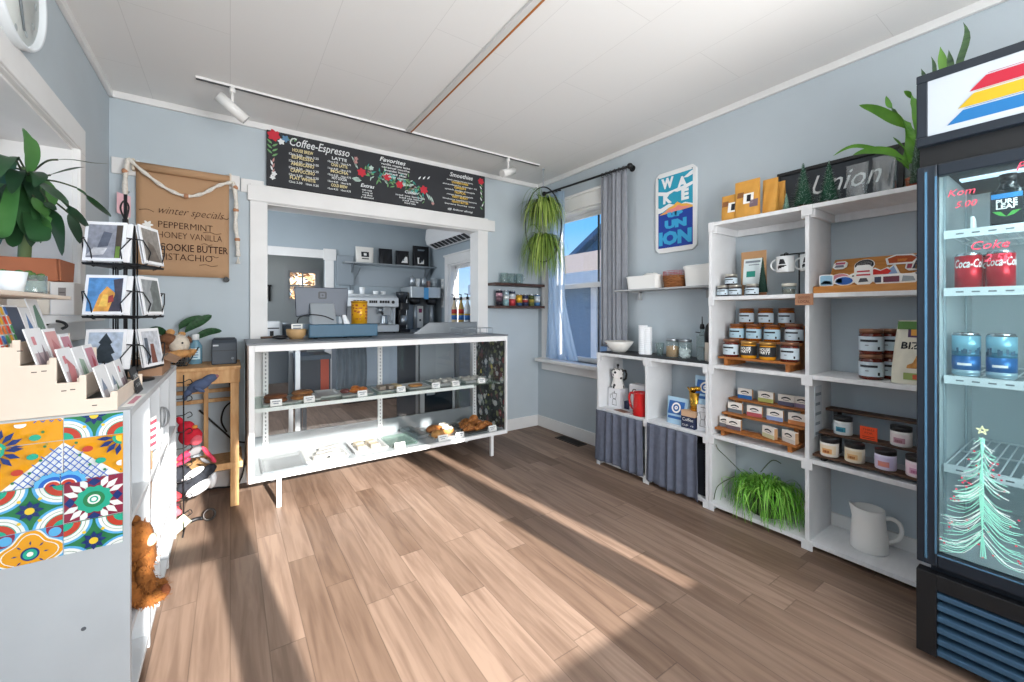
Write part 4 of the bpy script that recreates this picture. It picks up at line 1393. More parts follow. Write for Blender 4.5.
# cubby nearer the window
ZC1 = 0.452
t = thing('carton', 'white carton printed with a moka pot, under the spotted coffee pot', 'box', (2.52, 2.22, ZC1))
obj('carton_box', MB().box(2.50, 2.165, ZC1, 2.60, 2.285, ZC1 + 0.15), mat('carton_white', 'e4e6ea', 0.6), t, 0.002)
b = MB().m(ink)
for poly in ([(-.022, .02), (.022, .02), (.016, .065), (-.016, .065)], [(-.014, .07), (.014, .07), (.024, .112), (-.024, .112)], [(-.004, .115), (.004, .115), (.003, .128), (-.003, .128)]):
 for i in range(len(poly)):
  (a, c_), (d_, e_) = poly[i], poly[(i + 1) % len(poly)]
  b.tube([(2.4995, 2.222 - a, ZC1 + c_), (2.4995, 2.222 - d_, ZC1 + e_)], 0.0016, 4)
b.tube([(2.4995, 2.222 + 0.02, ZC1 + 0.1), (2.4995, 2.222 + 0.044, ZC1 + 0.1), (2.4995, 2.222 + 0.04, ZC1 + 0.07)], 0.002, 4)
obj('printed_picture', b, None, t)
t = thing('moka_pot', 'white moka pot with black spots standing on a carton', 'coffee pot', (2.545, 2.225, ZC1 + 0.1502), 0, None, local=True)
spot = mat('spotted_enamel', 'eceae6', 0.35)
nt = spot.node_tree
tc = nt.nodes.new('ShaderNodeTexCoord'); vo = nt.nodes.new('ShaderNodeTexVoronoi'); rp = nt.nodes.new('ShaderNodeValToRGB')
vo.inputs['Scale'].default_value = 34
rp.color_ramp.interpolation = 'CONSTANT'
rp.color_ramp.elements[0].color = lin('1b1c20'); rp.color_ramp.elements[1].position = 0.36; rp.color_ramp.elements[1].color = lin('eceae6')
nt.links.new(tc.outputs['Object'], vo.inputs['Vector']); nt.links.new(vo.outputs['Distance'], rp.inputs[0]); nt.links.new(rp.outputs[0], nt.nodes['Principled BSDF'].inputs['Base Color'])
b = MB()
b.lathe([(0, 0), (0.05, 0), (0.053, 0.006), (0.04, 0.066), (0.038, 0.074), (0.043, 0.082), (0.052, 0.145), (0.045, 0.15), (0, 0.158)], n=8, smooth=False)
b.add([(-0.045, 0.02, 0.145), (-0.045, -0.02, 0.145), (-0.07, 0, 0.148), (-0.045, 0, 0.115)], [(0, 1, 2), (0, 2, 3), (1, 3, 2)])
obj('pot_body', b, spot, t, world=False)
obj('knob', MB().lathe([(0.005, 0.156), (0.006, 0.168), (0.011, 0.176), (0.009, 0.188), (0, 0.19)], n=14), black_m, t, world=False)
obj('handle', MB().tube([(0, -0.045, 0.14), (0, -0.075, 0.145), (0, -0.086, 0.12), (0, -0.08, 0.085), (0, -0.06, 0.07)], 0.008, 8), black_m, t, world=False)
t = thing('carton', 'slim white carton marked with a letter behind the red mug', 'box', (2.53, 2.03, ZC1))
obj('carton_box', MB().box(2.52, 1.955, ZC1, 2.60, 2.09, ZC1 + 0.205), mat('carton_white'), t, 0.002)
obj('lettering', MB().m(ink).text('C', 0.06, (2.519, 2.045, ZC1 + 0.13), bold=0.001, **NX), None, t)
t = thing('stir_stick', 'stick with a red ball tip standing behind the red mug', 'stick', (2.55, 1.935, ZC1))
obj('stick', MB().cyl((2.56, 1.925, ZC1), (2.55, 1.945, ZC1 + 0.285), 0.003), paper_m, t)
obj('ball', MB().ell((2.55, 1.945, ZC1 + 0.297), 0.015), mat('red_plastic', 'c22f3f', 0.35), t)
t = thing('red_jug', 'shiny red enamel jug with a handle in the cubby nearer the window', 'jug', (2.47, 1.945, ZC1), 0, None, local=True)
red = mat('red_enamel', 'c4161c', 0.2, coat=0.5)
b = MB().lathe([(0, 0), (0.056, 0), (0.06, 0.006), (0.055, 0.08), (0.05, 0.158), (0.054, 0.168), (0.05, 0.168), (0.046, 0.158), (0.05, 0.05), (0, 0.01)], n=34)
obj('jug_body', b, red, t, world=False)
obj('handle', MB().tube(sp([(-0.01, 0.048, 0.15), (-0.014, 0.078, 0.152), (-0.016, 0.092, 0.12), (-0.014, 0.08, 0.06), (-0.01, 0.054, 0.035)], 4), 0.009, 10), red, t, world=False)
t = thing('card_coaster', 'flat brown card lying before the moka pot carton', 'card', (2.45, 2.1, ZC1))
obj('card', MB().prism([(2.43, 2.17), (2.49, 2.15), (2.47, 2.04), (2.42, 2.06)], ZC1 + 0.0003, ZC1 + 0.003, 'XY'), mat('brown_card', '7d5b4c', 0.7), t)
t = thing('small_box', 'small dark blue box beside the printed moka carton', 'box', (2.54, 2.13, ZC1))
obj('box_body', MB().box(2.53, 2.105, ZC1, 2.58, 2.15, ZC1 + 0.06), mat('dark_blue_card', '2c3450', 0.6), t, 0.002)
t = thing('bottle', 'narrow dark bottle with a pale cap behind the cubby divider', 'bottle', (2.64, 1.905, ZC1), 0, None, local=True)
obj('bottle_body', MB().lathe([(0, 0), (0.028, 0), (0.03, 0.2), (0.012, 0.24), (0.012, 0.26), (0, 0.26)], n=20), mat('dark_glass', '3c3f3a', 0.15), t, world=False)
obj('cap', MB().lathe([(0.014, 0.26), (0.014, 0.29), (0, 0.29)], n=16), mat('pale_cap', 'd8d2b8', 0.5), t, world=False)

# second cubby
blue_bag = mat('light_blue_foil', 'a9cbe2', 0.4, var=0.05, scale=20)
royal = mat('royal_blue', '2c62a8', 0.5)
def blue_pouch(lab, loc, rz=0.0):
 t = pouch('coffee_pouch', lab, 'bag', loc, 0.16, 0.175, 0.075, blue_bag, rz=rz, wrinkle=0.003, seed=33)
 front_patch(t, -0.058, 0.058, 0.065, 0.15, 0.175, 0.075, royal)
 front_patch(t, -0.055, 0.055, 0.035, 0.052, 0.175, 0.075, royal, name='print_band')
 zz = lambda z: -0.0375 * max(0.06, 1 - (z / 0.175) ** 1.6) - 0.0042
 b = MB().m(paper_m)
 n = 24
 for r0_, r1_ in ((0.034, 0.023), (0.012, 0.004)):
  ring = []
  for i in range(n):
   a = 2 * pi * i / n
   for r_ in (r0_, r1_):
    y, z = r_ * cos(a), 0.108 + r_ * sin(a)
    ring.append((zz(z), y, z))
  b.add(ring, [(2 * i, 2 * i + 1, (2 * i + 3) % (2 * n), (2 * i + 2) % (2 * n)) for i in range(n)])
 obj('printed_emblem', b, None, t, world=False)
 return t
blue_pouch('light blue coffee pouch with a royal blue square, standing free in the second cubby', (2.50, 1.66, ZC1))
t = thing('coffee_carton', 'dark navy carton with white lettering under the golden canister', 'box', (2.48, 1.55, ZC1))
b = MB().m(mat('navy_card', '1f2a4a', 0.5)).box(2.44, 1.505, ZC1, 2.54, 1.60, ZC1 + 0.075)
b.m(mat('tan_card', 'c9a585', 0.6)).box(2.4402, 1.5052, ZC1 + 0.075, 2.5398, 1.5998, ZC1 + 0.112)
obj('carton_box', b, None, t)
b = MB().m(paper_m)
b.text('Coffee', 0.03, (2.4395, 1.5525, ZC1 + 0.046), width=0.075, **NX)
b.text('CUP  +1', 0.018, (2.4395, 1.5525, ZC1 + 0.012), width=0.078, **NX)
obj('lettering', b, None, t)
t = thing('gold_canister', 'golden canister filled with golden balls on the navy carton', 'canister', (2.49, 1.53, ZC1 + 0.1122), 0, None, local=True)
gold = mat('polished_gold', 'c99a3c', 0.2, metal=1.0)
obj('canister_body', MB().lathe([(0, 0), (0.028, 0), (0.03, 0.004), (0.038, 0.12), (0.035, 0.12), (0.028, 0.01), (0, 0.01)], n=26), gold, t, world=False)
rnd = random.Random(4)
for k in range(7):
 a = k * 2.2
 q = 0.004 + 0.0035 * k
 obj('gold_ball', MB().ell((q * cos(a), q * sin(a) * 1.3, 0.132 + 0.006 * (k % 3)), 0.017), gold, t, world=False)
obj('gold_spoon', MB().tube([(0.0, 0.02, 0.1), (0, 0.055, 0.145)], 0.006), gold, t, world=False)
t = thing('carton', 'white carton with a line drawn pot against the end of the second cubby', 'box', (2.47, 1.455, ZC1))
obj('carton_box', MB().box(2.455, 1.42, ZC1, 2.56, 1.498, ZC1 + 0.165), mat('carton_white'), t, 0.002)
b = MB().m(ink)
for pts in ([(-.02, .03), (.02, .03), (.014, .07), (-.014, .07), (-.02, .03)], [(-.012, .075), (.012, .075), (.022, .12), (-.02, .12), (-.012, .075)], [(-.02, .11), (-.034, .115), (-.036, .09)], [(-.015, .15), (.02, .15)]):
 b.tube([(2.4545, 1.459 - a, ZC1 + c_) for a, c_ in pts], 0.0014, 4)
obj('printed_picture', b, None, t)
t = blue_pouch('light blue coffee pouch standing on the white drawn carton', (2.51, 1.462, ZC1 + 0.1655))

# ------------------------------------------------------------------ wall shelf with tubs, and the poster
t = thing('wall_shelf', 'thin grey shelf board on the wall above the black counter top', 'shelf', (2.6, 1.87, 1.377))
obj('board', MB().box(2.53, 1.397, 1.366, XR - 0.001, 2.25, 1.378), mat('grey_board', 'a9acae', 0.5), t, 0.002)
b = MB()
for y in (2.12, 1.55):
 b.box(2.68, y, 1.30, 2.712, y + 0.02, 1.366)
 b.box(2.58, y, 1.357, 2.712, y + 0.02, 1.366)
obj('bracket', b, mat('grey_board'), t)
tubm = mat('white_tub', 'e9e9e6', 0.35)
def tub(lab, ya, yb, z1, lid=False):
 t = thing('storage_tub', lab, 'tub', (2.6, (ya + yb) / 2, 1.378))
 m_ = (ya + yb) / 2
 b = MB()
 prof = []
 def ring(k, z):
  x0, x1, y0, y1 = 2.62 - 0.07 * k, 2.62 + 0.07 * k, m_ - (yb - ya) / 2 * k, m_ + (yb - ya) / 2 * k
  r = 0.025
  out = []
  for cx, cy, a0 in ((x1 - r, y1 - r, 0), (x0 + r, y1 - r, 90), (x0 + r, y0 + r, 180), (x1 - r, y0 + r, 270)):
   for i in range(5):
    a = radians(a0 + 22.5 * i)
    out.append((cx + r * cos(a), cy + r * sin(a), z))
  return out
 rings = [ring(0.9, 1.3785), ring(0.97, z1 - 0.01), ring(1.0, z1 - 0.01), ring(1.0, z1), ring(0.95, z1), ring(0.86, 1.385)]
 n = len(rings[0])
 vs = [p for r_ in rings for p in r_]
 fs = [(i * n + k, i * n + (k + 1) % n, (i + 1) * n + (k + 1) % n, (i + 1) * n + k) for i in range(len(rings) - 1) for k in range(n)]
 fs += [list(range(n))[::-1], [(len(rings) - 1) * n + k for k in range(n)]]
 b.add(vs, fs)
 obj('tub_body', b, tubm, t)
 if lid:
  q = [ring(1.02, z1 + 0.001), ring(1.02, z1 + 0.014), ring(0.9, z1 + 0.02)]
  vs = [p for r_ in q for p in r_]
  c = MB().add(vs, [(i * n + k, i * n + (k + 1) % n, (i + 1) * n + (k + 1) % n, (i + 1) * n + k) for i in range(2) for k in range(n)] + [list(range(n))[::-1], [2 * n + k for k in range(n)]])
  obj('lid', c, tubm, t)
 return t
tub('open white plastic tub at the window end of the wall shelf', 1.86, 2.16, 1.478)
tub('lidded white plastic tub beside the tall shelving', 1.43, 1.665, 1.50, True)
t = thing('folded_napkin', 'crumpled white cloth heaped in the open tub', 'cloth', (2.62, 1.98, 1.46))
obj('cloth', MB().ell((2.62, 1.97, 1.47), (0.05, 0.07, 0.03), bumpy=0.12, seed=3), paper_m, t)
t = thing('wicker_basket', 'small brown wicker basket with a pink rim between the white tubs', 'basket', (2.62, 1.765, 1.378))
wick = mat('wicker', '9a6438', 0.8, col2='7a4a28', scale=14, stretch=(1, 1, 12), bump=0.5)
b = MB()
for k in range(9):
 z = 1.383 + k * 0.0095
 b.tube([(2.62 + (0.062 + 0.0012 * k) * cos(a) * 1.0, 1.765 + (0.075 + 0.001 * k) * sin(a), z + 0.002 * sin(a * 10 + k * pi)) for a in [2 * pi * i / 40 for i in range(40)]], 0.0055, 6, closed=True)
for i in range(20):
 a = 2 * pi * i / 20
 b.tube([(2.62 + 0.06 * cos(a), 1.765 + 0.074 * sin(a), 1.3785), (2.62 + 0.071 * cos(a), 1.765 + 0.083 * sin(a), 1.462)], 0.004, 5)
b.lathe([(0, 0), (0.06, 0)], (2.62, 1.765, 1.381), n=20, sy=1.2)
obj('basket_body', b, wick, t)
b = MB()
for k in range(3):
 z = 1.472 + 0.011 * k
 b.tube([(2.62 + 0.073 * cos(a), 1.765 + 0.085 * sin(a), z) for a in [2 * pi * i / 36 for i in range(36)]], 0.002, 5, closed=True)
for i in range(14):
 a = 2 * pi * i / 14
 b.tube([(2.62 + 0.072 * cos(a), 1.765 + 0.084 * sin(a), 1.46), (2.62 + 0.073 * cos(a), 1.765 + 0.085 * sin(a), 1.496)], 0.0018, 5)
obj('wire_rim', b, mat('pink_wire', 'b56b74', 0.5), t)

# poster
t = thing('poster', 'white framed poster with teal sky, orange sun and deep blue sea lettering', 'poster', (XR, 1.82, 1.65))
PY0, PY1, PZ0, PZ1 = 1.985, 1.648, 1.648, 2.252
b = MB()
c_ = 0.03
b.prism([(PY1 + c_, PZ0), (PY0 - c_, PZ0), (PY0, PZ0 + c_), (PY0, PZ1 - c_), (PY0 - c_, PZ1), (PY1 + c_, PZ1), (PY1, PZ1 - c_), (PY1, PZ0 + c_)], XR - 0.02, XR - 0.001, 'YZ')
obj('backing', b, mat('poster_white', 'e6e8e8', 0.6), t, 0.003)
xp = XR - 0.0205
W, HH = PY0 - PY1, PZ1 - PZ0
def PP(u, v):
 return (u * W, v * HH)
b = MB()
o_ = (xp, PY0, PZ0)
def pp(col, pts, d=0):
 b.m(mat('poster_' + col, col, 0.6))
 b.poly([PP(*p) for p in pts], (xp - 0.0006 * d, PY0, PZ0), (0, -1, 0), (0, 0, 1))
pp('2a9dbb', [(.08, .5), (.92, .5), (.92, .94), (.08, .94)], 0)
pp('1c3f9c', [(.08, .06), (.92, .06), (.92, .5), (.08, .5)], 0)
cl = 'e9eef0'
pp(cl, [(.08, .73), (.3, .7), (.48, .735), (.56, .72), (.76, .735), (.92, .765), (.92, .80), (.7, .775), (.5, .76), (.3, .745), (.08, .775)], 1)
pp(cl, [(.70, .87), (.8, .86), (.92, .88), (.92, .93), (.84, .915), (.8, .9)], 1)
pp(cl, [(.08, .5), (.2, .51), (.35, .55), (.5, .57), (.36, .6), (.14, .56), (.08, .57)], 1)
pp(cl, [(.6, .56), (.75, .575), (.92, .54), (.92, .5), (.8, .5)], 1)
pp('e8b04a', [(.1, .475), (.26, .51), (.34, .545), (.46, .565), (.56, .6), (.66, .565), (.78, .555), (.92, .52), (.92, .5), (.6, .488), (.3, .48)], 2)
pp('e58a86', [(.2, .495), (.36, .525), (.5, .535), (.58, .56), (.68, .53), (.86, .52), (.8, .5), (.5, .49)], 3)
obj('printed_picture', b, None, t)
b = MB().m(mat('poster_' + cl, cl))
def pt(s_, size, u, v, wd, **k):
 b.text(s_, size, (xp - 0.0022, PY0 - u * W, PZ0 + v * HH), width=wd, bold=k.pop('bold', 0.006), **NX)
pt('W', 0.10, .32, .80, 0.105)
pt('A', 0.10, .68, .765, 0.08)
pt('K', 0.10, .30, .615, 0.075)
pt('E', 0.10, .74, .61, 0.06)
obj('lettering', b, None, t)
b = MB().m(mat('poster_cyan', '38a3d6', 0.6))
pt('UP', 0.04, .50, .435, 0.13)
pt('UN', 0.075, .52, .30, 0.18)
pt('ION', 0.125, .50, .105, 0.27, bold=0.008)
obj('lettering', b, None, t)
b = MB().m(black_m)
for y, z in ((PY0 - 0.03, PZ1 - 0.035), (PY1 + 0.03, PZ1 - 0.03)):
 b.ell((xp - 0.002, y, z), 0.004, nu=8, nv=5)
obj('pin', b, None, t)

# floor vent
t = thing('floor_vent', 'dark metal vent set in the floor by the corner baseboard', 'vent', (2.6, 2.85, 0))
b = MB()
vx0, vx1, vy0, vy1 = 2.565, 2.675, 2.70, 3.02
for q in ((vx0, vy0, 0, vx0 + 0.012, vy1, 0.006), (vx1 - 0.012, vy0, 0, vx1, vy1, 0.006), (vx0, vy0, 0, vx1, vy0 + 0.012, 0.006), (vx0, vy1 - 0.012, 0, vx1, vy1, 0.006)):
 b.box(*q)
obj('vent_frame', b, mat('vent_brown', '2d2723', 0.5), t)
b = MB()
for k in range(17):
 y = vy0 + 0.022 + k * 0.0172
 b.box(vx0 + 0.012, y, 0.001, vx1 - 0.012, y + 0.006, 0.005)
b.box(vx0 + 0.012, vy0 + 0.012, 0.0002, vx1 - 0.012, vy1 - 0.012, 0.001)
obj('slats', b, mat('vent_dark', '1f1b19', 0.6), t)
# ------------------------------------------------------------------ back wall: menu, sign, little shelves
PY_ = dict(right=(1, 0, 0), up=(0, 0, 1))       # a face that looks towards -Y (the room)
t = thing('menu_board', 'long black chalkboard menu with painted flowers above the serving opening', 'menu', (1.12, YB, 2.118))
MX0, MX1, MZ0, MZ1 = 0.216, 2.03, 2.118, 2.514
YM = YB - 0.042
obj('board', MB().box(MX0, YM, MZ0, MX1, YB - 0.002, MZ1), mat('chalkboard', '34363a', 0.85, var=0.12, scale=5), t, 0.002)
W_, H_ = MX1 - MX0, MZ1 - MZ0
def mp_(u, v):
 u = u - 0.075 * sin(pi * u) if .09 < u < .95 else u
 return (MX0 + u * W_, YM - 0.0004, MZ0 + v * H_)
chalk = mat('chalk_white', 'dfe3e4', 0.9)
cream = mat('chalk_cream', 'e0d2a0', 0.9)
amber = mat('chalk_amber', 'e3bf55', 0.9)
b = MB().m(chalk)
b.text('Coffee-Espresso', 0.085, mp_(0.245, 0.80), width=0.42, shear=0.3, bold=0.0006, **PY_)
obj('lettering', b, None, t)
b = MB().m(chalk)
b.text('Favorites', 0.05, mp_(0.575, 0.86), width=0.22, shear=0.25, bold=0.001, **PY_)
for k, (s_, wd) in enumerate((('vanilla maple latte', 0.25), ('caramel mocha', 0.24), ('lavender honey', 0.2), ('spiced chai', 0.18), ('dirty chai', 0.13))):
 b.text(s_, 0.024, mp_(0.59, 0.79 - 0.062 * k), width=wd, bold=0.0004, **PY_)
obj('lettering', b, None, t)
b = MB()
rows = [('HOUSE BREW', 0.66), ('ESPRESSO', 0.53), ('AMERICANO', 0.405), ('CAPPUCCINO', 0.275), ('FLAT WHITE', 0.14)]
for k, (s_, v) in enumerate(rows):
 b.m(cream)
 b.text(s_, 0.034, mp_(0.165, v + 0.035), width=0.14 + 0.008 * k, bold=0.0008, **PY_)
 b.m(chalk)
 b.text('12oz 2.50   16oz 3.25', 0.022, mp_(0.17, v - 0.035), width=0.2, bold=0.0004, **PY_)
obj('lettering', b, None, t)
b = MB()
rows = [('LATTE', 0.66), ('CHAI LATTE', 0.53), ('MOCHA', 0.405), ('HOT COCOA', 0.275), ('COLD BREW', 0.13)]
for k, (s_, v) in enumerate(rows):
 b.m(cream if k not in (0, 3) else chalk)
 b.text(s_, 0.032, mp_(0.335, v + 0.03), width=0.11 + 0.01 * (k % 3), bold=0.0008, **PY_)
 b.m(chalk)
 b.text('12oz 4.25   16oz 4.75', 0.02, mp_(0.335, v - 0.035), width=0.17, bold=0.0004, **PY_)
obj('lettering', b, None, t)
b = MB().m(chalk)
b.text('Extras', 0.04, mp_(0.462, 0.25), width=0.11, shear=0.3, bold=0.0008, **PY_)
for k in range(4):
 b.text('oat soy almond'[k * 2:k * 2 + 8], 0.02, mp_(0.463, 0.18 - 0.05 * k), width=0.08 + 0.02 * (k == 3), bold=0.0003, **PY_)
obj('lettering', b, None, t)
b = MB().m(chalk)
b.text('Colder', 0.038, mp_(0.655, 0.27), width=0.11, shear=0.3, bold=0.0008, **PY_)
for k, wd in enumerate((0.26, 0.20, 0.14, 0.1)):
 b.text('iced tea lemonade'[:9 + 2 * (3 - k)], 0.021, mp_(0.655, 0.195 - 0.05 * k), width=wd, bold=0.0003, **PY_)
obj('lettering', b, None, t)
b = MB().m(chalk)
b.text('Smoothies', 0.055, mp_(0.885, 0.84), width=0.24, shear=0.25, bold=0.001, **PY_)
for k, (s_, m_) in enumerate((('peach mango banana berry', chalk), ('STRAWBERRY SUNRISE', amber), ('strawberry mango oj', chalk), ('GREEN', amber), ('spinach mango pineapple', chalk), ('TROPICAL', amber),
                              ('mango banana pineapple', chalk), ('VERY BERRY', amber), ('blueberry raspberry banana', chalk), ('PEANUT BUTTER', amber), ('banana honey oats', chalk))):
 b.m(m_)
 b.text(s_, 0.028 if m_ is amber else 0.019, mp_(0.88, 0.745 - 0.056 * k), width=(0.12 + 0.05 * (len(s_) > 9)) if m_ is amber else 0.27 + 0.04 * (k % 3), bold=0.0008 if m_ is amber else 0.0003, **PY_)
b.m(chalk)
b.text('@ follow along', 0.024, mp_(0.88, 0.06), width=0.26, shear=0.2, bold=0.0004, **PY_)
obj('lettering', b, None, t)
b = MB()
redf, leafg, tealf, grey_l, pinkf = mat('paint_red', 'c23140', 0.8), mat('paint_green', '6f9f6a', 0.8), mat('paint_teal', '3f9c93', 0.8), mat('paint_pale', 'b9cfc6', 0.8), mat('paint_pink', 'b88a86', 0.8)
rn = random.Random(8)
def bd(u, v, r, m_, wob=0.25, k=5, d=0.0006):
 p = mp_(u, v)
 b.m(m_).disc((p[0], p[1] - d, p[2]), r, wob=wob, k=k, n=20, ph=rn.uniform(0, 6))
def bl(u, v, ang, L, wd, m_, d=0.0003):
 p = mp_(u, v)
 x, z = cos(ang), sin(ang)
 q = [(p[0] + x * L * a - z * wd * w2, p[1] - d, p[2] + z * L * a + x * wd * w2) for a, w2 in ((0, 0), (.3, 1), (.65, .8), (1, 0), (.65, -.8), (.3, -1))]
 b.m(m_).add(q, [list(range(6))])
for i in range(120):
 s_ = rn.random()
 u, v = 0.455 + 0.26 * s_ + rn.gauss(0, .012), 0.62 - 0.27 * s_ + rn.gauss(0, 0.07)
 bl(u, v, rn.uniform(0, 6.28), rn.uniform(0.025, 0.05), rn.uniform(.004, .008), rn.choice([leafg, tealf, leafg, grey_l]))
for i in range(26):
 s_ = rn.random()
 bd(0.47 + 0.22 * s_, 0.62 - 0.25 * s_ + rn.gauss(0, .04), rn.uniform(.008, .018), rn.choice([grey_l, tealf, pinkf, grey_l]), d=0.0008)
for u, v, r in ((0.437, 0.54, .032), (0.553, 0.54, .028), (0.607, 0.43, .03), (0.715, 0.41, .033)):
 bd(u, v, r, redf, .22, 6, 0.001)
for k in range(3):
 bl(0.42 - 0.004 * k, 0.6 + 0.04 * k, 2.1, 0.07, .007, grey_l)
 bl(0.425 + 0.006 * k, 0.42 - 0.02 * k, 3.4, 0.06, .009, grey_l)
 bl(0.725 + 0.01 * k, 0.36 - 0.03 * k, -1.1, 0.075, .006, grey_l)
 bl(0.69 + 0.02 * k, 0.62 + 0.02 * k, 0.9, 0.04, .006, chalk)
bd(0.412, 0.80, .014, pinkf); bd(0.41, 0.73, .014, pinkf); bd(0.755, 0.14, .013, pinkf)
obj('painted_pattern', b, None, t)
b = MB()
bd(0.024, 0.92, .038, redf, .2, 6, 0.001); bd(0.065, 0.9, .022, mat('paint_blue', '5d86a8', 0.8)); bd(0.05, 0.83, .02, chalk)
for k in range(6):
 bl(0.085 + 0.008 * k, 0.87 + 0.012 * (k % 2), rn.uniform(0, 3), .035, .006, leafg)
 bl(0.018, 0.76 - 0.045 * k, 0.6 if k % 2 else 2.4, .045, .007, leafg)
for k in range(5):
 bl(0.02, 0.42 - 0.05 * k, 1.3 + (k % 2) * .6, .04, .006, chalk if k % 2 else pinkf)
bd(0.025, 0.22, .016, chalk); bd(0.02, 0.15, .016, chalk)
obj('painted_pattern', b, None, t)
b = MB()
bd(0.975, 0.86, .03, redf, .2, 6, 0.001)
for k in range(9):
 bl(0.985 - 0.004 * (k % 2), 0.74 - 0.07 * k, rn.uniform(.8, 2.4), .04, .006, (leafg, chalk)[k % 2])
obj('painted_pattern', b, None, t)

# paper roll sign
t = thing('paper_sign', 'brown paper roll sign with handwritten winter drinks on the back wall', 'sign', (-0.246, YB, 1.44))
b = MB()
b.sheet(lambda u, v: (-0.486 + 0.479 * u, YB - 0.028 + 0.004 * sin(u * 5 + v * 4) + 0.004 * (1 - v), 1.437 + 0.69 * v), 14, 14, 0.001)
obj('paper_sheet', b, mat('sign_kraft', 'b4906e', 0.8, var=0.05, scale=4), t)
obj('paper_roll', MB().cyl((-0.49, YB - 0.045, 2.112), (-0.003, YB - 0.045, 2.112), 0.026, n=18), mat('sign_kraft'), t)
b = MB()
b.box(-0.50, YB - 0.065, 2.08, -0.4875, YB - 0.02, 2.15)
b.box(-0.005, YB - 0.065, 2.08, 0.006, YB - 0.02, 2.15)
obj('roll_bracket', b, mat('bracket_cream', 'd8cdbd', 0.6), t)
b = MB().m(mat('brown_ink', '4a3227', 0.8))
yp = YB - 0.0335
def ln(s_, size, x, z, wd, **k):
 b.text(s_, size, (x, yp, z), width=wd, **PY_, **k)
ln('winter specials', 0.07, -0.215, 1.835, 0.34, shear=0.45, bold=-.0009)
b.tube(sp([(-0.47, yp, 1.845), (-0.43, yp, 1.852), (-0.40, yp, 1.838)], 4), 0.0016, 4)
b.tube(sp([(-0.04, yp, 1.845), (-0.02, yp, 1.838), (-0.01, yp, 1.85)], 4), 0.0016, 4)
ln('PEPPERMINT', 0.06, -0.24, 1.745, 0.28, bold=-.0006)
ln('HONEY VANILLA', 0.06, -0.215, 1.68, 0.335, bold=-.0008)
ln('COOKIE BUTTER', 0.066, -0.195, 1.60, 0.36, bold=0.0004)
ln('PISTACHIO', 0.062, -0.235, 1.54, 0.27, bold=-.0006)
for x, z, wd in ((-0.10, 1.735, 0.1), (-0.13, 1.655, 0.06), (-0.09, 1.575, 0.05), (-0.12, 1.515, 0.1)):
 b.tube(sp([(x - wd / 2, yp, z), (x - wd / 6, yp, z + 0.006), (x + wd / 6, yp, z - 0.004), (x + wd / 2, yp, z + 0.003)], 4), 0.0014, 4)
obj('lettering', b, None, t)
b = MB().m(paper_m).disc((-0.43, yp - 0.0006, 1.755), 0.022, wob=0.3, k=6, n=24)
obj('snowflake', b, None, t)
b = MB()
b.cyl((-0.022, YB - 0.03, 1.425), (-0.022, YB - 0.045, 1.425), 0.018, n=14)
b.cyl((-0.022, YB - 0.03, 1.445), (-0.022, YB - 0.03, 1.41), 0.006)
obj('roll_clip', b, black_m, t)
# macrame garland
t = thing('rope_garland', 'white rope garland with wooden beads draped over the paper sign', 'garland', (-0.25, YB - 0.07, 2.1))
rope = mat('cotton_rope', 'e3ded5', 0.9, var=0.12, scale=60, bump=0.5)
yg = YB - 0.078
cl_ = sp([(-0.515, yg, 2.14), (-0.43, yg, 2.06), (-0.33, yg, 1.985), (-0.235, yg, 1.955), (-0.15, yg, 1.985), (-0.07, yg, 2.05), (0.0, yg, 2.085), (0.02, yg, 2.08)], 8)
b = MB()
b.tube(cl_, [0.0105 + 0.0025 * sin(i * 1.1) for i in range(len(cl_))], 8)
obj('draped_rope', b, rope, t)
for pts, nm in (([(-0.515, yg, 2.14), (-0.528, yg, 2.0), (-0.525, yg, 1.86), (-0.52, yg, 1.70)], 'tail'), ([(0.02, yg, 2.08), (0.034, yg, 1.95), (0.03, yg, 1.80), (0.04, yg, 1.70), (0.045, yg, 1.585)], 'tail')):
 q = sp(pts, 8)
 b = MB().tube(q, [0.010 + 0.004 * abs(sin(i * 0.45)) for i in range(len(q))], 8)
 rn = random.Random(1)
 e = Vector(pts[-1])
 for k in range(12):
  b.tube([e, e + Vector((rn.uniform(-.012, .012), rn.uniform(-.006, .006), -0.05))], 0.002, 4)
 obj('rope_tail', b, rope, t)
for p in ((-0.528, yg, 2.06), (-0.522, yg, 1.73), (0.028, yg, 2.055), (0.032, yg, 1.90), (0.04, yg, 1.70), (-0.235, yg, 1.955)):
 obj('wooden_bead', MB().ell(p, 0.017, nu=12, nv=8), mat('bead_wood', 'b98563', 0.6), t)
b = MB()
for x, z in ((-0.515, 2.13), (0.02, 2.085)):
 b.cyl((x, YB - 0.0205, z), (x, yg, z), 0.006, n=10)
obj('peg', b, mat('bead_wood'), t)
t = thing('key_tag', 'pink paper tag with a black loop hanging beside the paper sign', 'tag', (-0.55, YB - 0.09, 1.75))
yk = YB - 0.098
b = MB().m(mat('pink_paper', 'e0b3bb', 0.8)).prism([(-0.562, 1.80), (-0.50, 1.775), (-0.50, 1.905), (-0.562, 1.925)], yk + 0.002, yk + 0.004, 'XZ')
obj('card', b, None, t)
b = MB()
b.tube(sp([(-0.525, yk, 1.76), (-0.545, yk, 1.83), (-0.528, yk, 1.875), (-0.508, yk, 1.84), (-0.520, yk, 1.76)], 6), 0.0045, 8)
b.cyl((-0.523, yk, 1.68), (-0.523, yk, 1.765), 0.014, n=12)
obj('loop', b, black_m, t)
b = MB().tube([(-0.523, yk, 1.875), (-0.523, yk + 0.02, 1.95)], 0.001, 4)
b.cyl((-0.523, YB - 0.0005, 1.95), (-0.523, yk + 0.016, 1.95), 0.004, n=8)
obj('cord', b, paper_m, t)

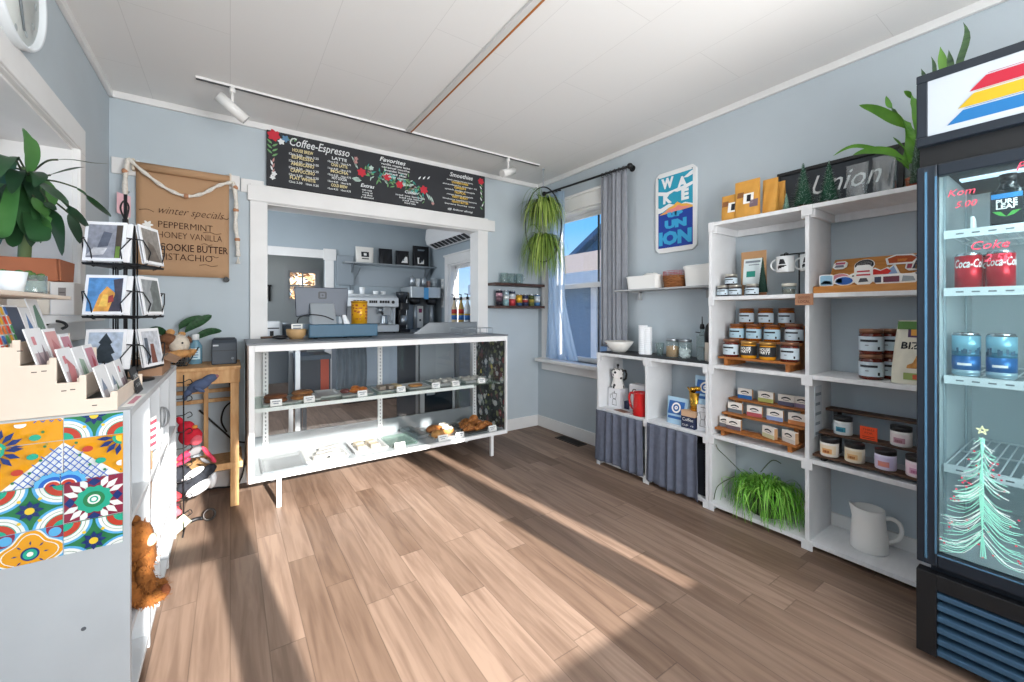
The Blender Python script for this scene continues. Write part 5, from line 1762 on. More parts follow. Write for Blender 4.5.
# two dark wall shelves with cans
SHX0, SHX1 = 2.083, XR - 0.001
wal2 = mat('dark_shelf', '4d342c', 0.5, col2='3a2620', scale=5, stretch=(2, 12, 12))
for z, lab in ((1.49, 'upper dark wooden wall shelf beside the opening, holding glass mugs'), (1.268, 'lower dark wooden wall shelf beside the opening, holding drink cans')):
 t = thing('wall_shelf', lab, 'shelf', ((SHX0 + SHX1) / 2, YB - 0.09, z))
 obj('board', MB().box(SHX0, YB - 0.15, z - 0.026, SHX1, YB - 0.0005, z), wal2, t, 0.003)
def can(label, loc, r, h, cols, group, rot=0.0, cat='can'):
 """drink can: body with printed bands, rim, lid with tab"""
 t = thing('drink_can', label, cat, loc, rot, group, local=True)
 b = MB()
 z0 = 0.006
 for (f0, f1, c_) in cols:
  b.m(mat('can_' + c_, c_, 0.28, metal=0.35))
  a, e = z0 + f0 * (h - 0.016), z0 + f1 * (h - 0.016)
  b.lathe([(r, a), (r, e)], n=24)
 b.m(mat('can_' + cols[0][2], cols[0][2])).lathe([(r * 0.78, 0), (r * 0.82, 0), (r, z0)], n=24)
 obj('can_body', b, None, t, world=False)
 al = mat('aluminium', 'b9bcc0', 0.25, metal=0.9)
 obj('can_top', MB().lathe([(r, h - 0.01), (r * 0.86, h - 0.001), (r * 0.86, h), (r * 0.8, h), (r * 0.78, h - 0.004), (0, h - 0.004)], n=24), al, t, world=False)
 obj('pull_tab', MB().lathe([(0.004, h - 0.0035), (0.009, h - 0.0035), (0.009, h - 0.002), (0.004, h - 0.002)], (-0.004, 0, 0), n=12), al, t, world=False)
 return t
cc = [(2.165, 'tall black can with a pink label at the opening end of the lower shelf', .033, .155, [(0, .25, '2b2a33'), (.25, .6, '6d5560'), (.6, .85, 'c49aa8'), (.85, 1, '2b2a33')]),
      (2.245, 'tall pale blue and white can, second on the lower shelf', .031, .15, [(0, .4, '9fc4c8'), (.4, .7, 'dfe6e6'), (.7, 1, 'a9bcc4')]),
      (2.32, 'tall white and red can with a dark rim, third on the lower shelf', .033, .15, [(0, .45, 'c8474c'), (.45, .55, 'e9e4e0'), (.55, .85, 'd5dade'), (.85, 1, '30374a')]),
      (2.405, 'short yellow and blue can, fourth on the lower shelf', .031, .117, [(0, .25, '3d5f86'), (.25, .95, 'e0b13a'), (.95, 1, 'c79a30')]),
      (2.48, 'short red and navy can, fifth on the lower shelf', .031, .117, [(0, .3, '363f5c'), (.3, .55, 'b84a48'), (.55, .65, 'e5d8d0'), (.65, 1, '3a3f58')]),
      (2.56, 'short green and gold can, sixth on the lower shelf', .031, .117, [(0, .3, '6d7340'), (.3, .6, 'b5a14a'), (.6, 1, '4c5a34')]),
      (2.635, 'short white can with a blue side at the corner end of the lower shelf', .031, .122, [(0, .3, '4f7fb0'), (.3, .9, 'dfe8ee'), (.9, 1, '4f7fb0')])]
for x, lab, r, h, cols in cc:
 can(lab, (x, YB - 0.085, 1.2682), r, h, cols, 'cans on the lower wall shelf')
for k, (x, y) in enumerate(((2.225, YB - 0.085), (2.315, YB - 0.075), (2.40, YB - 0.09))):
 t = thing('glass_mug', ('clear glass mug at the opening end of the upper shelf', 'clear glass mug in the middle of the three on the upper shelf', 'clear glass mug nearer the hanging plants on the upper shelf')[k], 'mug', (x, y, 1.4902), 0, 'glass mugs on the upper wall shelf', local=True)
 obj('glass_body', MB().lathe([(0, 0), (0.034, 0), (0.038, 0.01), (0.039, 0.1), (0.037, 0.1), (0.035, 0.012), (0, 0.008)], n=24), jar_m, t, world=False)
 obj('handle', MB().tube(sp([(0.037, 0, 0.085), (0.06, 0, 0.08), (0.062, 0, 0.04), (0.038, 0, 0.025)], 4), 0.005, 8), jar_m, t, world=False)

# ------------------------------------------------------------------ curtain rod, curtains and hanging planter
t = thing('curtain_rod', 'black curtain rod with ball ends over the shop window', 'rod', (2.64, 2.72, 2.385))
obj('rod', MB().cyl((2.64, 2.20, 2.375), (2.64, 3.26, 2.41), 0.0095, n=12), black_m, t)
b = MB()
for y, z in ((2.185, 2.3745), (3.275, 2.4105)):
 b = MB().ell((2.64, y, z), 0.024, nu=14, nv=10)
 obj('finial', b, black_m, t)
for y, z in ((2.215, 2.376), (3.12, 2.405)):
 b = MB().cyl((2.64, y, z), (XR - 0.001, y, z), 0.007, n=10)
 b.cyl((XR - 0.008, y, z), (XR - 0.001, y, z), 0.026, n=16)
 obj('bracket', b, black_m, t)
grey_c = mat('grey_curtain', '8d9199', 0.9, var=0.06, scale=30)
cur = curtain('window_curtain', 'long grey curtain bunched at the open side of the shop window', 2.652, 2.235, 2.50, 0.905, 2.37, grey_c, 5.2, 0.03, flare=0.05, seed=12, top=0.7)
b = MB()
for k in range(6):
 y = 2.25 + k * 0.046
 z = 2.3755 + (y - 2.20) * 0.033
 b.tube([(2.64 + 0.016 * cos(a), y, z - 0.004 + 0.018 * sin(a)) for a in [2 * pi * i / 14 for i in range(14)]], 0.002, 5, closed=True)
obj('curtain_ring', b, black_m, cur)
sheer = bpy.data.materials.new('sheer_blue')
sheer.use_nodes = True
nt = sheer.node_tree
nt.nodes.clear()
o1 = nt.nodes.new('ShaderNodeOutputMaterial'); d1 = nt.nodes.new('ShaderNodeBsdfDiffuse'); t1 = nt.nodes.new('ShaderNodeBsdfTranslucent'); p1 = nt.nodes.new('ShaderNodeBsdfTransparent')
d1.inputs[0].default_value = lin('b8cfe4'); t1.inputs[0].default_value = lin('c2d8ee')
m1 = nt.nodes.new('ShaderNodeMixShader'); m2 = nt.nodes.new('ShaderNodeMixShader')
m1.inputs[0].default_value = 0.5; m2.inputs[0].default_value = 0.25
nt.links.new(d1.outputs[0], m1.inputs[1]); nt.links.new(t1.outputs[0], m1.inputs[2]); nt.links.new(m1.outputs[0], m2.inputs[1]); nt.links.new(p1.outputs[0], m2.inputs[2]); nt.links.new(m2.outputs[0], o1.inputs[0])
def sheer_f(u, v):
 z = 2.38 + (0.745 - 2.38) * v
 y1 = 3.27 - 0.04 * sin(v * 3)
 k = max(0.0, (v - 0.62) / 0.38)
 y0 = 2.985 - 0.19 * k ** 1.2
 y = y0 + (y1 - y0) * u
 return (2.652 + 0.016 * sin(u * 21 + 0.6 * v) + 0.008 * sin(u * 40 + 1 + v), y + 0.006 * cos(u * 21), z)
o = obj('window_curtain', MB().sheet(sheer_f, 80, 30), sheer, None, loc=(2.652, 3.1, 0.745))
tag(o, 'pale blue sheer curtain behind the hanging plants, resting on the sill', 'curtain')

t = thing('hoop_planter', 'black hoop planter with two spider plants hanging in the corner by the window', 'hanging plant', (2.444, 3.046, 1.68))
HC = Vector((2.444, 3.046, 2.035))
hr = Vector((0.78, -0.62, 0)).normalized()
b = MB()
b.tube([HC + hr * (0.17 * cos(a)) + Vector((0, 0, 0.354 * sin(a))) for a in [2 * pi * i / 60 for i in range(60)]], 0.006, 8, closed=True)
obj('hoop', b, black_m, t)
b = MB()
for k in range(10):
 z = 2.395 + k * 0.0165
 b.tube([HC * 1.0 + Vector((0.006 * cos(a) * (k % 2), 0.006 * cos(a) * (1 - k % 2), z - HC.z + 0.010 * sin(a))) for a in [2 * pi * i / 10 for i in range(10)]], 0.002, 4, closed=True)
b.cyl((HC.x, HC.y, 2.548), (HC.x, HC.y, ZC), 0.012, n=12)
b.tube([(HC.x, HC.y, 2.548), (HC.x, HC.y, 2.53)], 0.003)
obj('chain', b, steel_m, t)
pm_ = [mat('spider_a', '7f9a3e', 0.5), mat('spider_b', 'a8bd62', 0.5), mat('spider_c', '5f7d30', 0.5)]
for zi, (zz_, nm) in enumerate(((2.16, 'upper'), (1.826, 'lower'))):
 pc = Vector((HC.x, HC.y, zz_))
 obj('pot', MB().lathe([(0, 0), (0.05, 0), (0.07, 0.085), (0.064, 0.085), (0.058, 0.06), (0, 0.06)], tuple(pc), n=24), mat('dark_pot_glaze', '2e2f2c', 0.5), t)
 tr = MB()
 tr.tube([pc + Vector((0, 0, -0.004)) + hr * x for x in (-0.165 if zi == 0 else -0.13, 0.165 if zi == 0 else 0.13)], 0.004, 6)
 tr.tube([pc + Vector((0.055 * cos(a), 0.055 * sin(a), -0.004)) for a in [2 * pi * i / 20 for i in range(20)]], 0.003, 5, closed=True)
 obj('pot_ring', tr, black_m, t)
 b = MB()
 rn = random.Random(30 + zi)
 for i in range(330):
  b.m(pm_[i % 3])
  a = rn.uniform(0, 2 * pi)
  st = pc + Vector((0.045 * cos(a) * rn.random(), 0.045 * sin(a) * rn.random(), 0.07))
  out = Vector((cos(a), sin(a), 0))
  L = rn.uniform(0.06, 0.23)
  up = rn.uniform(0.03, 0.14)
  dr = rn.uniform(0.12, 0.34) if zi == 0 else rn.uniform(0.16, 0.42)
  n = 9
  pts = []
  for j in range(n + 1):
   s_ = j / n
   p = st + out * (L * (1.5 * s_ - 0.5 * s_ * s_)) + Vector((0, 0, up * 2.2 * s_ - (dr + up * 1.6) * s_ ** 1.9))
   p.x = min(p.x, 2.605); p.y = min(p.y, 3.45)
   pts.append(p)
  b.leaf(pts, [0.0055 * (1 - 0.8 * (j / n) ** 2) for j in range(n + 1)], 0.25)
 for i in range(7):
  b.m(pm_[2])
  a = rn.uniform(2.0, 4.2)
  st = pc + Vector((0, 0, 0.08))
  out = Vector((cos(a) * 0.9, sin(a) * 0.4, 0)) * rn.uniform(0.2, 0.32)
  b.tube(sp([st, st + out * 0.5 + Vector((0, 0, 0.12)), st + out * 0.9 + Vector((0, 0, 0.0)), st + out + Vector((0, 0, -0.2))], 5), 0.0015, 4)
 obj('foliage', b, None, t)

# ------------------------------------------------------------------ ceiling: track with two heads, long channel
t = thing('track_light', 'white ceiling track near the serving opening with two white spot heads', 'light', (1.08, 2.98, ZC))
obj('track', MB().m(white_m).box(-0.165, 2.965, 2.546, 2.34, 2.995, ZC - 0.0005), None, t, 0.002)
obj('track_slot', MB().box(-0.163, 2.967, 2.5435, 2.338, 2.986, 2.5462), mat('slot_dark', '55565a', 0.6), t)
hw = mat('lamp_white', 'e6e6e4', 0.35)
for x, d in ((0.01, Vector((0.75, 0.1, -0.55))), (2.0, Vector((-0.88, -0.25, -0.38)))):
 d.normalize()
 c = Vector((x, 2.98, 2.425))
 b = MB().cyl((x, 2.98, 2.546), (x, 2.98, 2.45), 0.008, n=10)
 b.cyl((x, 2.98, 2.546), (x, 2.98, 2.515), 0.016, n=12)
 o = obj('lamp_stem', b, hw, t)
 b = MB().tube([c - d * 0.085, c + d * 0.085], 0.031, 22)
 o = obj('lamp_head', b, hw, t)
 obj('lamp_lens', MB().tube([c + d * 0.0852, c + d * 0.088], 0.027, 20), mat('lens_grey', 'c2c2c0', 0.2), o)
t = thing('ceiling_channel', 'long grey metal ceiling channel with an amber strip running to the track', 'trim strip', (1.1, 1.0, ZC))
obj('channel', MB().box(1.072, -0.99, 2.54, 1.104, 2.955, ZC - 0.0005), mat('grey_channel', 'cfcfcd', 0.5), t, 0.003)
obj('amber_strip', MB().box(1.104, -0.99, 2.538, 1.114, 2.95, ZC - 0.0005), mat('amber_wood_strip', 'a8672c', 0.6), t, 0.002)
# thin cord loop along the ceiling
# ------------------------------------------------------------------ glass display case
CX0, CX1, CY0, CY1, CZ0, CZ1 = 0.09, 1.94, 2.90, 3.43, 0.178, 1.015
t = thing('display_case', 'long white pastry display case on short legs in front of the serving opening', 'display case', ((CX0 + CX1) / 2, CY0, 0))
case_w = mat('case_white', 'e9eaea', 0.35)
b = MB()
for x0_, x1_, z0_, z1_ in ((CX0 + .03, CX1 - .014, 0.962, CZ1 - 0.012), (CX0 + .03, CX1 - .014, CZ0, 0.206), (CX0, CX0 + 0.03, CZ0, CZ1 - 0.012), (CX1 - 0.014, CX1, CZ0, CZ1 - 0.012)):
 b.box(x0_, CY0, z0_, x1_, CY0 + 0.03, z1_)
obj('front_frame', b, case_w, t, 0.003)
obj('counter_top', MB().box(CX0 - 0.012, CY0 - 0.004, CZ1 - 0.012, CX1 + 0.006, YB - 0.045, CZ1), mat('grey_laminate', '6f747a', 0.4), t, 0.003)
obj('side_panel', MB().m(mat('bronze_metal', '6b5f58', 0.4, metal=0.5)).box(CX0 - 0.006, CY0 + 0.002, CZ0, CX0, CY1, CZ1 - 0.012), None, t)
obj('side_lining', MB().box(CX0, CY0 + 0.03, 0.2, CX0 + 0.006, CY1, 0.962), case_w, t)
# flowered lining of the far end
fl = bpy.data.materials.new('dark_floral_paper')
fl.use_nodes = True
nt = fl.node_tree
L_ = nt.links.new
bs = nt.nodes['Principled BSDF']
bs.inputs['Roughness'].default_value = 0.6
tc = nt.nodes.new('ShaderNodeTexCoord')
def vor(scale, seed, thr, cols, prev, wob=0.6):
 mp = nt.nodes.new('ShaderNodeMapping')
 mp.inputs['Location'].default_value = (seed, seed * 1.7, seed * 0.6)
 nz = nt.nodes.new('ShaderNodeTexNoise')
 nz.inputs['Scale'].default_value = scale * 2.2
 ad = nt.nodes.new('ShaderNodeMix')
 ad.data_type = 'RGBA'
 ad.blend_type = 'LINEAR_LIGHT'
 ad.inputs[0].default_value = 0.02 * wob
 v = nt.nodes.new('ShaderNodeTexVoronoi')
 v.inputs['Scale'].default_value = scale
 L_(tc.outputs['Object'], mp.inputs[0]); L_(mp.outputs[0], nz.inputs['Vector'])
 L_(mp.outputs[0], ad.inputs['A']); L_(nz.outputs['Color'], ad.inputs['B'])
 L_(ad.outputs['Result'], v.inputs['Vector'])
 lt = nt.nodes.new('ShaderNodeMath'); lt.operation = 'LESS_THAN'; lt.inputs[1].default_value = thr
 L_(v.outputs['Distance'], lt.inputs[0])
 sc = nt.nodes.new('ShaderNodeSeparateColor'); L_(v.outputs['Color'], sc.inputs[0])
 rp = nt.nodes.new('ShaderNodeValToRGB'); rp.color_ramp.interpolation = 'CONSTANT'
 rp.color_ramp.elements[0].color = lin(cols[0]); rp.color_ramp.elements[1].color = lin(cols[1]); rp.color_ramp.elements[1].position = 1 / len(cols)
 for i in range(2, len(cols)):
  e = rp.color_ramp.elements.new(i / len(cols)); e.color = lin(cols[i])
 L_(sc.outputs[0], rp.inputs[0])
 mx = nt.nodes.new('ShaderNodeMix'); mx.data_type = 'RGBA'
 L_(lt.outputs[0], mx.inputs[0])
 if prev is None:
  mx.inputs['A'].default_value = lin('2c3034')
 else:
  L_(prev, mx.inputs['A'])
 L_(rp.outputs[0], mx.inputs['B'])
 return mx.outputs['Result']
c1 = vor(24, 1.3, 0.42, ('4c5742', '3d4a44', '5d6650', '2f3a3c'), None, 1.6)
c2 = vor(17, 4.1, 0.36, ('9aa39c', '7f8a60', '6a4a4c', '8d9296', '3d4a44'), c1, 1.2)
c3 = vor(11, 7.7, 0.32, ('c9cbc4', '2c3034', 'c4b85a', '7f3f42', 'b9bfc0'), c2, 0.8)
c4 = vor(11, 7.7, 0.12, ('d9c05a', '2c3034', '8a4a30', 'd8a0a0', 'e0dccb'), c3, 0.3)
L_(c4, bs.inputs['Base Color'])
obj('floral_panel', MB().box(CX1 - 0.006, CY0 + 0.03, 0.2, CX1, CY1, CZ1 - 0.012), fl, t)
obj('deck', MB().box(CX0, CY0 + 0.03, 0.186, CX1 - 0.006, CY1, 0.2), mat('deck_grey', '939b9f', .4), t)
obj('back_ledge', MB().box(CX0 + 0.006, CY1 - 0.02, 0.2, CX1 - 0.006, CY1, 0.317), mat('ledge_grey', '7f878b', .4), t)
obj('back_header', MB().box(CX0 + 0.006, CY1 - 0.02, 0.93, CX1 - 0.006, CY1, CZ1 - 0.012), case_w, t)
for x in (0.19, 1.0, 1.885):
 b = MB().m(case_w).box(x, CY1 - 0.03, 0.2, x + 0.034, CY1 - 0.004, 0.96)
 b.m(mat('slot_grey', '7d8286', 0.6))
 for k in range(26):
  b.box(x + 0.013, CY1 - 0.0306, 0.225 + k * 0.028, x + 0.021, CY1 - 0.0299, 0.238 + k * 0.028)
 obj('slotted_upright', b, None, t)
obj('front_glass', MB().box(CX0 + 0.03, CY0 + 0.012, 0.206, CX1 - 0.014, CY0 + 0.016, 0.962), clear_m, t)
shelf_glass = glass('green_glass', 'dcece6', 1.0, 0.05, 'dfeee8')
obj('glass_shelf', MB().box(CX0 + 0.02, CY0 + 0.05, 0.602, CX1 - 0.012, CY1 - 0.04, 0.610), shelf_glass, t)
b = MB()
b.box(CX0 + 0.02, CY0 + 0.044, 0.588, CX1 - 0.3, CY0 + 0.054, 0.612)
obj('shelf_edge', b, mat('edge_white', 'dfe9e6', 0.3), t, 0.001)
for x in (0.19, 1.0, 1.885):
 obj('shelf_bracket', MB().prism([(CY1 - 0.03, 0.601), (CY1 - 0.03, 0.56), (CY0 + 0.07, 0.592), (CY0 + 0.07, 0.601)], x + 0.012, x + 0.02, 'YZ'), case_w, t)
for (x, y) in ((0.235, CY0 + 0.006), (1.795, CY0 + 0.03), (0.235, CY1 - 0.05), (1.795, CY1 - 0.05)):
 obj('leg', MB().box(x, y, 0, x + 0.026, y + 0.026, CZ0), case_w, t, 0.002)

# trays, pastries and price cards
foil = mat('foil_tray', 'd4d8da', 0.3, metal=0.55)
wtray = mat('white_tray', 'b0b3b2', 0.4)
crust = mat('golden_crust', 'b5763a', 0.5, col2='8a4d22', scale=26)
crust2 = mat('pale_crust', 'c99657', 0.6, col2='a9713a', scale=26)
sugar_m = mat('icing', 'ebe4d6', 0.6)
choc = mat('chocolate', '53301f', 0.6)
def tray(label, x, y, w_, d_, z, m, rz=0.0, h=0.022, group=None):
 t = thing('tray', label, 'tray', (x, y, z), rz, group, local=True)
 b = MB()
 a, c_ = w_ / 2, d_ / 2
 i = 0.012
 out = [(-a, -c_), (a, -c_), (a, c_), (-a, c_)]
 inn = [(-a + i, -c_ + i), (a - i, -c_ + i), (a - i, c_ - i), (-a + i, c_ - i)]
 vs = [(x_ * 0.92, y_ * 0.92, 0) for x_, y_ in out] + [(x_, y_, h) for x_, y_ in out] + [(x_, y_, h) for x_, y_ in inn] + [(x_ * 0.9, y_ * 0.9, 0.004) for x_, y_ in inn]
 fs = [(3, 2, 1, 0), (12, 13, 14, 15)]
 for lvl in (0, 4, 8):
  for k in range(4):
   l = (k + 1) % 4
   fs.append((lvl + k, lvl + l, lvl + 4 + l, lvl + 4 + k))
 b.add(vs, fs)
 obj('tray_body', b, m, t, world=False)
 return t
def price(label, x, y, z, w_=0.065, h=0.04, rz=0.0):
 t = thing('price_card', label, 'card', (x, y, z), rz, 'white price cards in the pastry case', local=True)
 b = MB().m(paper_m)
 b.add([(-w_ / 2, 0, 0), (w_ / 2, 0, 0), (w_ / 2, 0.012, h), (-w_ / 2, 0.012, h), (-w_ / 2, 0.03, 0), (w_ / 2, 0.03, 0)], [(0, 1, 2, 3), (3, 2, 5, 4)])
 obj('folded_card', b, None, t, world=False)
 b = MB().m(grey_ink)
 for k, (f0, f1) in enumerate(((.15, .85), (.25, .7))):
  z0 = h * (0.62 - 0.3 * k)
  b.add([(-w_ / 2 + w_ * f0, 0.012 * z0 / h - 0.0008, z0), (-w_ / 2 + w_ * f1, 0.012 * z0 / h - 0.0008, z0), (-w_ / 2 + w_ * f1, 0.012 * (z0 + .005) / h - 0.0008, z0 + .005), (-w_ / 2 + w_ * f0, 0.012 * (z0 + .005) / h - 0.0008, z0 + .005)], [(0, 1, 2, 3)])
 obj('lettering', b, None, t, world=False)
SZ, DZ_ = 0.6103, 0.2003
def cookie(label, x, y, z, r, m, chips=True, h=0.014, group='cookies on the glass shelf'):
 t = thing('cookie', label, 'cookie', (x, y, z), 0, group, local=True)
 b = MB().m(m)
 b.lathe([(0, 0), (r * 0.96, 0), (r, h * 0.4), (r * 0.85, h * 0.9), (0, h)], n=26)
 rn = random.Random(int(x * 1000))
 for i, p in enumerate(b.v):
  q = 1 + rn.uniform(-.04, .04)
  b.v[i] = (p[0] * q, p[1] * q, p[2])
 if chips:
  b.m(choc)
  for k in range(9):
   a = rn.uniform(0, 6.28); q = r * 0.75 * sqrt(rn.random())
   b.ell((q * cos(a), q * sin(a), h * 0.92), (r * .13, r * .11, 0.004), nu=7, nv=4)
 obj('cookie_body', b, None, t, world=False)
tray('white tray under the dark ginger cookies at the bronze end of the glass shelf', 0.27, 3.12, 0.2, 0.24, SZ, wtray, h=0.012)
for k, (x, y, z, m, c_, lab) in enumerate(((0.245, 3.08, SZ + .012, mat('ginger', '7a4a2c', 0.7, var=.2, scale=50), False, 'dark ginger cookie at the front of the first tray'), (0.25, 3.15, SZ + .026, mat('ginger'), False, 'dark ginger cookie leaning at the back of the first tray'),
                                       (0.40, 3.10, SZ + .012, mat('cookie_dough', 'a8743f', 0.7, col2='8d5a2c', scale=40), True, 'chocolate chip cookie at the front of the second tray'), (0.415, 3.19, SZ + .026, mat('cookie_dough'), True, 'chocolate chip cookie behind the other chip cookie'))):
 cookie(lab, x, y, z, 0.068, m, c_, h=0.022)
tray('white tray under the chocolate chip cookies', 0.42, 3.14, 0.18, 0.22, SZ, wtray, h=0.012)
price('price card before the ginger cookies', 0.24, 2.985, SZ)
price('price card before the chocolate chip cookies', 0.43, 2.985, SZ)
tray('empty white tray next to the cookie trays on the glass shelf', 0.58, 3.2, 0.14, 0.26, SZ, wtray, h=0.014)
tray('white tray holding orange glazed pastries', 0.75, 3.14, 0.22, 0.24, SZ, wtray, h=0.012)
def bun(name, label, cat, x, y, z, r, m, top=None, group=None, rz=0.0, bumpy=0.06, parts=1, seed=0):
 t = thing(name, label, cat, (x, y, z), rz, group, local=True)
 b = MB()
 rn = random.Random(seed)
 b.m(m)
 if parts == 1:
  b.ell((0, 0, r[2]), r, bumpy=bumpy, seed=seed, nu=18, nv=10)
 else:
  for k in range(parts):
   f = (k + 0.5) / parts * 2 - 1
   kk = 1 - 0.55 * abs(f) ** 1.6
   b.ell((f * r[0], 0.25 * r[1] * f * f, r[2] * kk), (r[0] / parts * 1.5, r[1] * kk, r[2] * kk), bumpy=bumpy, seed=seed + k, nu=12, nv=8)
 obj('pastry_body', b, None, t, world=False)
 if top:
  q = MB().m(top)
  for k in range(5):
   a = k * 1.3
   q.ell((r[0] * .5 * cos(a) * (k > 0), r[1] * .5 * sin(a) * (k > 0), r[2] * 1.75), (r[0] * .42, r[1] * .4, r[2] * .35), bumpy=.15, seed=k, nu=9, nv=6)
  obj('topping', q, None, t, world=False)
apricot = mat('apricot_glaze', 'c9792c', 0.35, col2='a85520', scale=40)
for k, (x, y, lab) in enumerate(((0.675, 3.10, 'dark berry ended pastry first on the orange pastry tray'), (0.735, 3.08, 'orange glazed pastry second on its tray'), (0.80, 3.11, 'orange glazed pastry third on its tray'), (0.77, 3.19, 'orange glazed pastry at the back of its tray'))):
 bun('pastry', lab, 'pastry', x, y, SZ + .0125, (.034, .028, .017), apricot if k else mat('berry_pastry', '6b3d3a', 0.5, var=.3, scale=40), None, 'orange pastries on the glass shelf', seed=k + 3, bumpy=.1)
price('price card before the orange pastries', 0.77, 2.985, SZ)
tray('white tray of nut bars in the middle of the glass shelf', 1.0, 3.15, 0.2, 0.22, SZ, wtray, h=0.012)
for k, (x, lab) in enumerate(((0.94, 'grey seeded bar first on the nut bar tray'), (1.0, 'grey seeded bar second on the nut bar tray'), (1.055, 'pale bar last on the nut bar tray'))):
 t = thing('snack_bar', lab, 'pastry', (x, 3.12, SZ + .0125), 0.1 * k, 'bars on the glass shelf', local=True)
 obj('bar_body', MB().rbox(-.024, -.05, 0, .024, .05, .026, .008), mat('seed_bar', '9a8f82', 0.8, var=.35, scale=90) if k < 2 else mat('pale_bar', 'c9b389', 0.8, var=.2, scale=60), t, 0.003, world=False)
price('price card before the seeded bars', 1.05, 2.985, SZ)
tray('white tray with pale biscuits right of the middle of the shelf'.replace('right of', 'past'), 1.22, 3.15, 0.19, 0.24, SZ, wtray, h=0.012)
t = thing('biscuit', 'flat pale biscuit on the tray past the middle of the shelf', 'pastry', (1.2, 3.1, SZ + .0125), 0, None, local=True)
obj('biscuit_body', MB().rbox(-.05, -.04, 0, .05, .04, .014, .02), crust2, t, 0.004, world=False)
price('price card before the pale biscuits', 1.33, 2.99, SZ)
for k, (x, lab) in enumerate(((1.46, 'foil tray of grey wrapped treats with a price card'), (1.72, 'foil tray of wrapped treats at the flowered end of the glass shelf'))):
 tr = tray(lab, x, 3.15, 0.22, 0.24, SZ, foil, h=0.02)
 rn = random.Random(k)
 for j in range(6):
  t = thing('wrapped_treat', 'crinkly wrapped treat, %s of the %s rank, on the foil tray %s' % (('first', 'second', 'third')[j % 3], ('front', 'back')[j // 3], ('with the first card', 'at the flowered end')[k]), 'treat', (x - .07 + .07 * (j % 3), 3.11 + .08 * (j // 3), SZ + .0045), rn.uniform(-.3, .3), 'wrapped treats on foil tray %s' % ('one', 'two')[k], local=True)
  obj('wrapper', MB().ell((0, 0, .017), (.034, .03, .017), bumpy=.22, seed=j + k * 7, nu=12, nv=8), mat('wrapper_film', 'b9b8b0', 0.35, var=.25, scale=60), t, world=False)
price('price card before the first foil tray', 1.50, 2.985, SZ)
price('price card before the foil tray at the flowered end', 1.74, 2.985, SZ)
# deck
tray('shiny steel tray at the bronze end of the case floor', 0.29, 3.1, 0.26, 0.3, DZ_, mat('tray_steel', 'aab0b3', 0.3, metal=0.7), h=0.016)
tray('white tray with white wrapped bars on the case floor', 0.545, 3.13, 0.27, 0.3, DZ_, wtray, h=0.02)
for k in range(3):
 t = thing('wrapped_bar', ('white wrapped bar at the front of the floor tray', 'white wrapped bar in the middle of the floor tray', 'white wrapped bar at the back of the floor tray')[k], 'treat', (0.53 + .03 * k, 3.06 + .075 * k, DZ_ + .0045), 0.25, 'wrapped bars on the case floor', local=True)
 obj('wrapper', MB().rbox(-.075, -.02, 0, .075, .02, .03, .01), mat('white_wrap', '9d9d99', 0.4, var=.12, scale=40), t, 0.006, world=False)
price('price card before the white wrapped bars', 0.60, 2.955, DZ_, .09, .045)
tray('white tray of crumbly squares on the case floor', 0.84, 3.14, 0.24, 0.28, DZ_, wtray, h=0.02)
for k in range(4):
 t = thing('crumble_square', 'pale crumbly square at the %s of the floor tray, on its %s side' % (('front', 'back')[k // 2], ('bronze panel', 'flowered panel')[k % 2]), 'pastry', (0.79 + .09 * (k % 2), 3.10 + .09 * (k // 2), DZ_ + .0045), .1 * k, 'crumbly squares on the case floor', local=True)
 obj('square_body', MB().rbox(-.032, -.032, 0, .032, .032, .028, .008), mat('crumble', 'a89c86', 0.9, var=.25, scale=80), t, 0.004, world=False)
tray('clear green glass plate tray in the middle of the case floor', 1.08, 3.13, 0.21, 0.28, DZ_, shelf_glass, h=0.018)
price('price card before the glass tray', 1.03, 2.955, DZ_, .075, .045)
tray('dark steel tray beside the buns on the case floor', 1.24, 3.24, 0.1, 0.3, DZ_, mat('slate_tray', '7f8c90', 0.4, metal=.4), h=0.03, rz=0.15)
tray('steel tray of glazed buns on the case floor', 1.43, 3.12, 0.24, 0.32, DZ_, foil, h=0.02)
for k, (x, y, r, m, tp, lab) in enumerate(((1.36, 3.03, (.055, .05, .03), crust2, None, 'plain golden bun at the front of the bun tray'), (1.38, 3.16, (.06, .055, .034), crust, None, 'browned bun at the back of the bun tray'),
                                       (1.47, 3.08, (.055, .05, .03), crust2, sugar_m, 'iced bun at the front of the bun tray'), (1.49, 3.19, (.055, .05, .03), crust2, sugar_m, 'iced bun at the back of the bun tray'))):
 bun('bun', lab, 'pastry', x, y, DZ_ + .0045, r, m, tp, 'buns on the case floor', seed=k + 20)
price('price card before the glazed buns', 1.37, 2.945, DZ_, .08, .045)
price('price card before the iced buns', 1.52, 2.95, DZ_, .07, .04)
tray('dark tray of croissants at the flowered end of the case floor', 1.74, 3.14, 0.27, 0.32, DZ_, mat('dark_tray', '43494c', 0.4), h=0.015)
cr = [(1.66, 3.05, .0), (1.76, 3.04, .3), (1.83, 3.08, -.3), (1.68, 3.15, .2), (1.79, 3.16, -.1), (1.72, 3.24, .1)]
for k, (x, y, rz) in enumerate(cr):
 bun('croissant', 'browned croissant on the dark tray, %s' % ('at the front by the iced buns', 'in the middle of the front rank', 'at the front by the flowered panel', 'in the second rank by the iced buns', 'in the second rank by the flowered panel', 'alone at the very back')[k], 'pastry', x, y, DZ_ + .0045, (.06, .032, .03), crust, None, 'croissants on the dark tray', rz=rz, parts=7, seed=40 + k, bumpy=.05)
bun('croissant', 'croissant lying on top of the others', 'pastry', 1.735, 3.12, DZ_ + .062, (.06, .032, .028), crust, None, 'croissants on the dark tray', rz=.5, parts=7, seed=60, bumpy=.05)
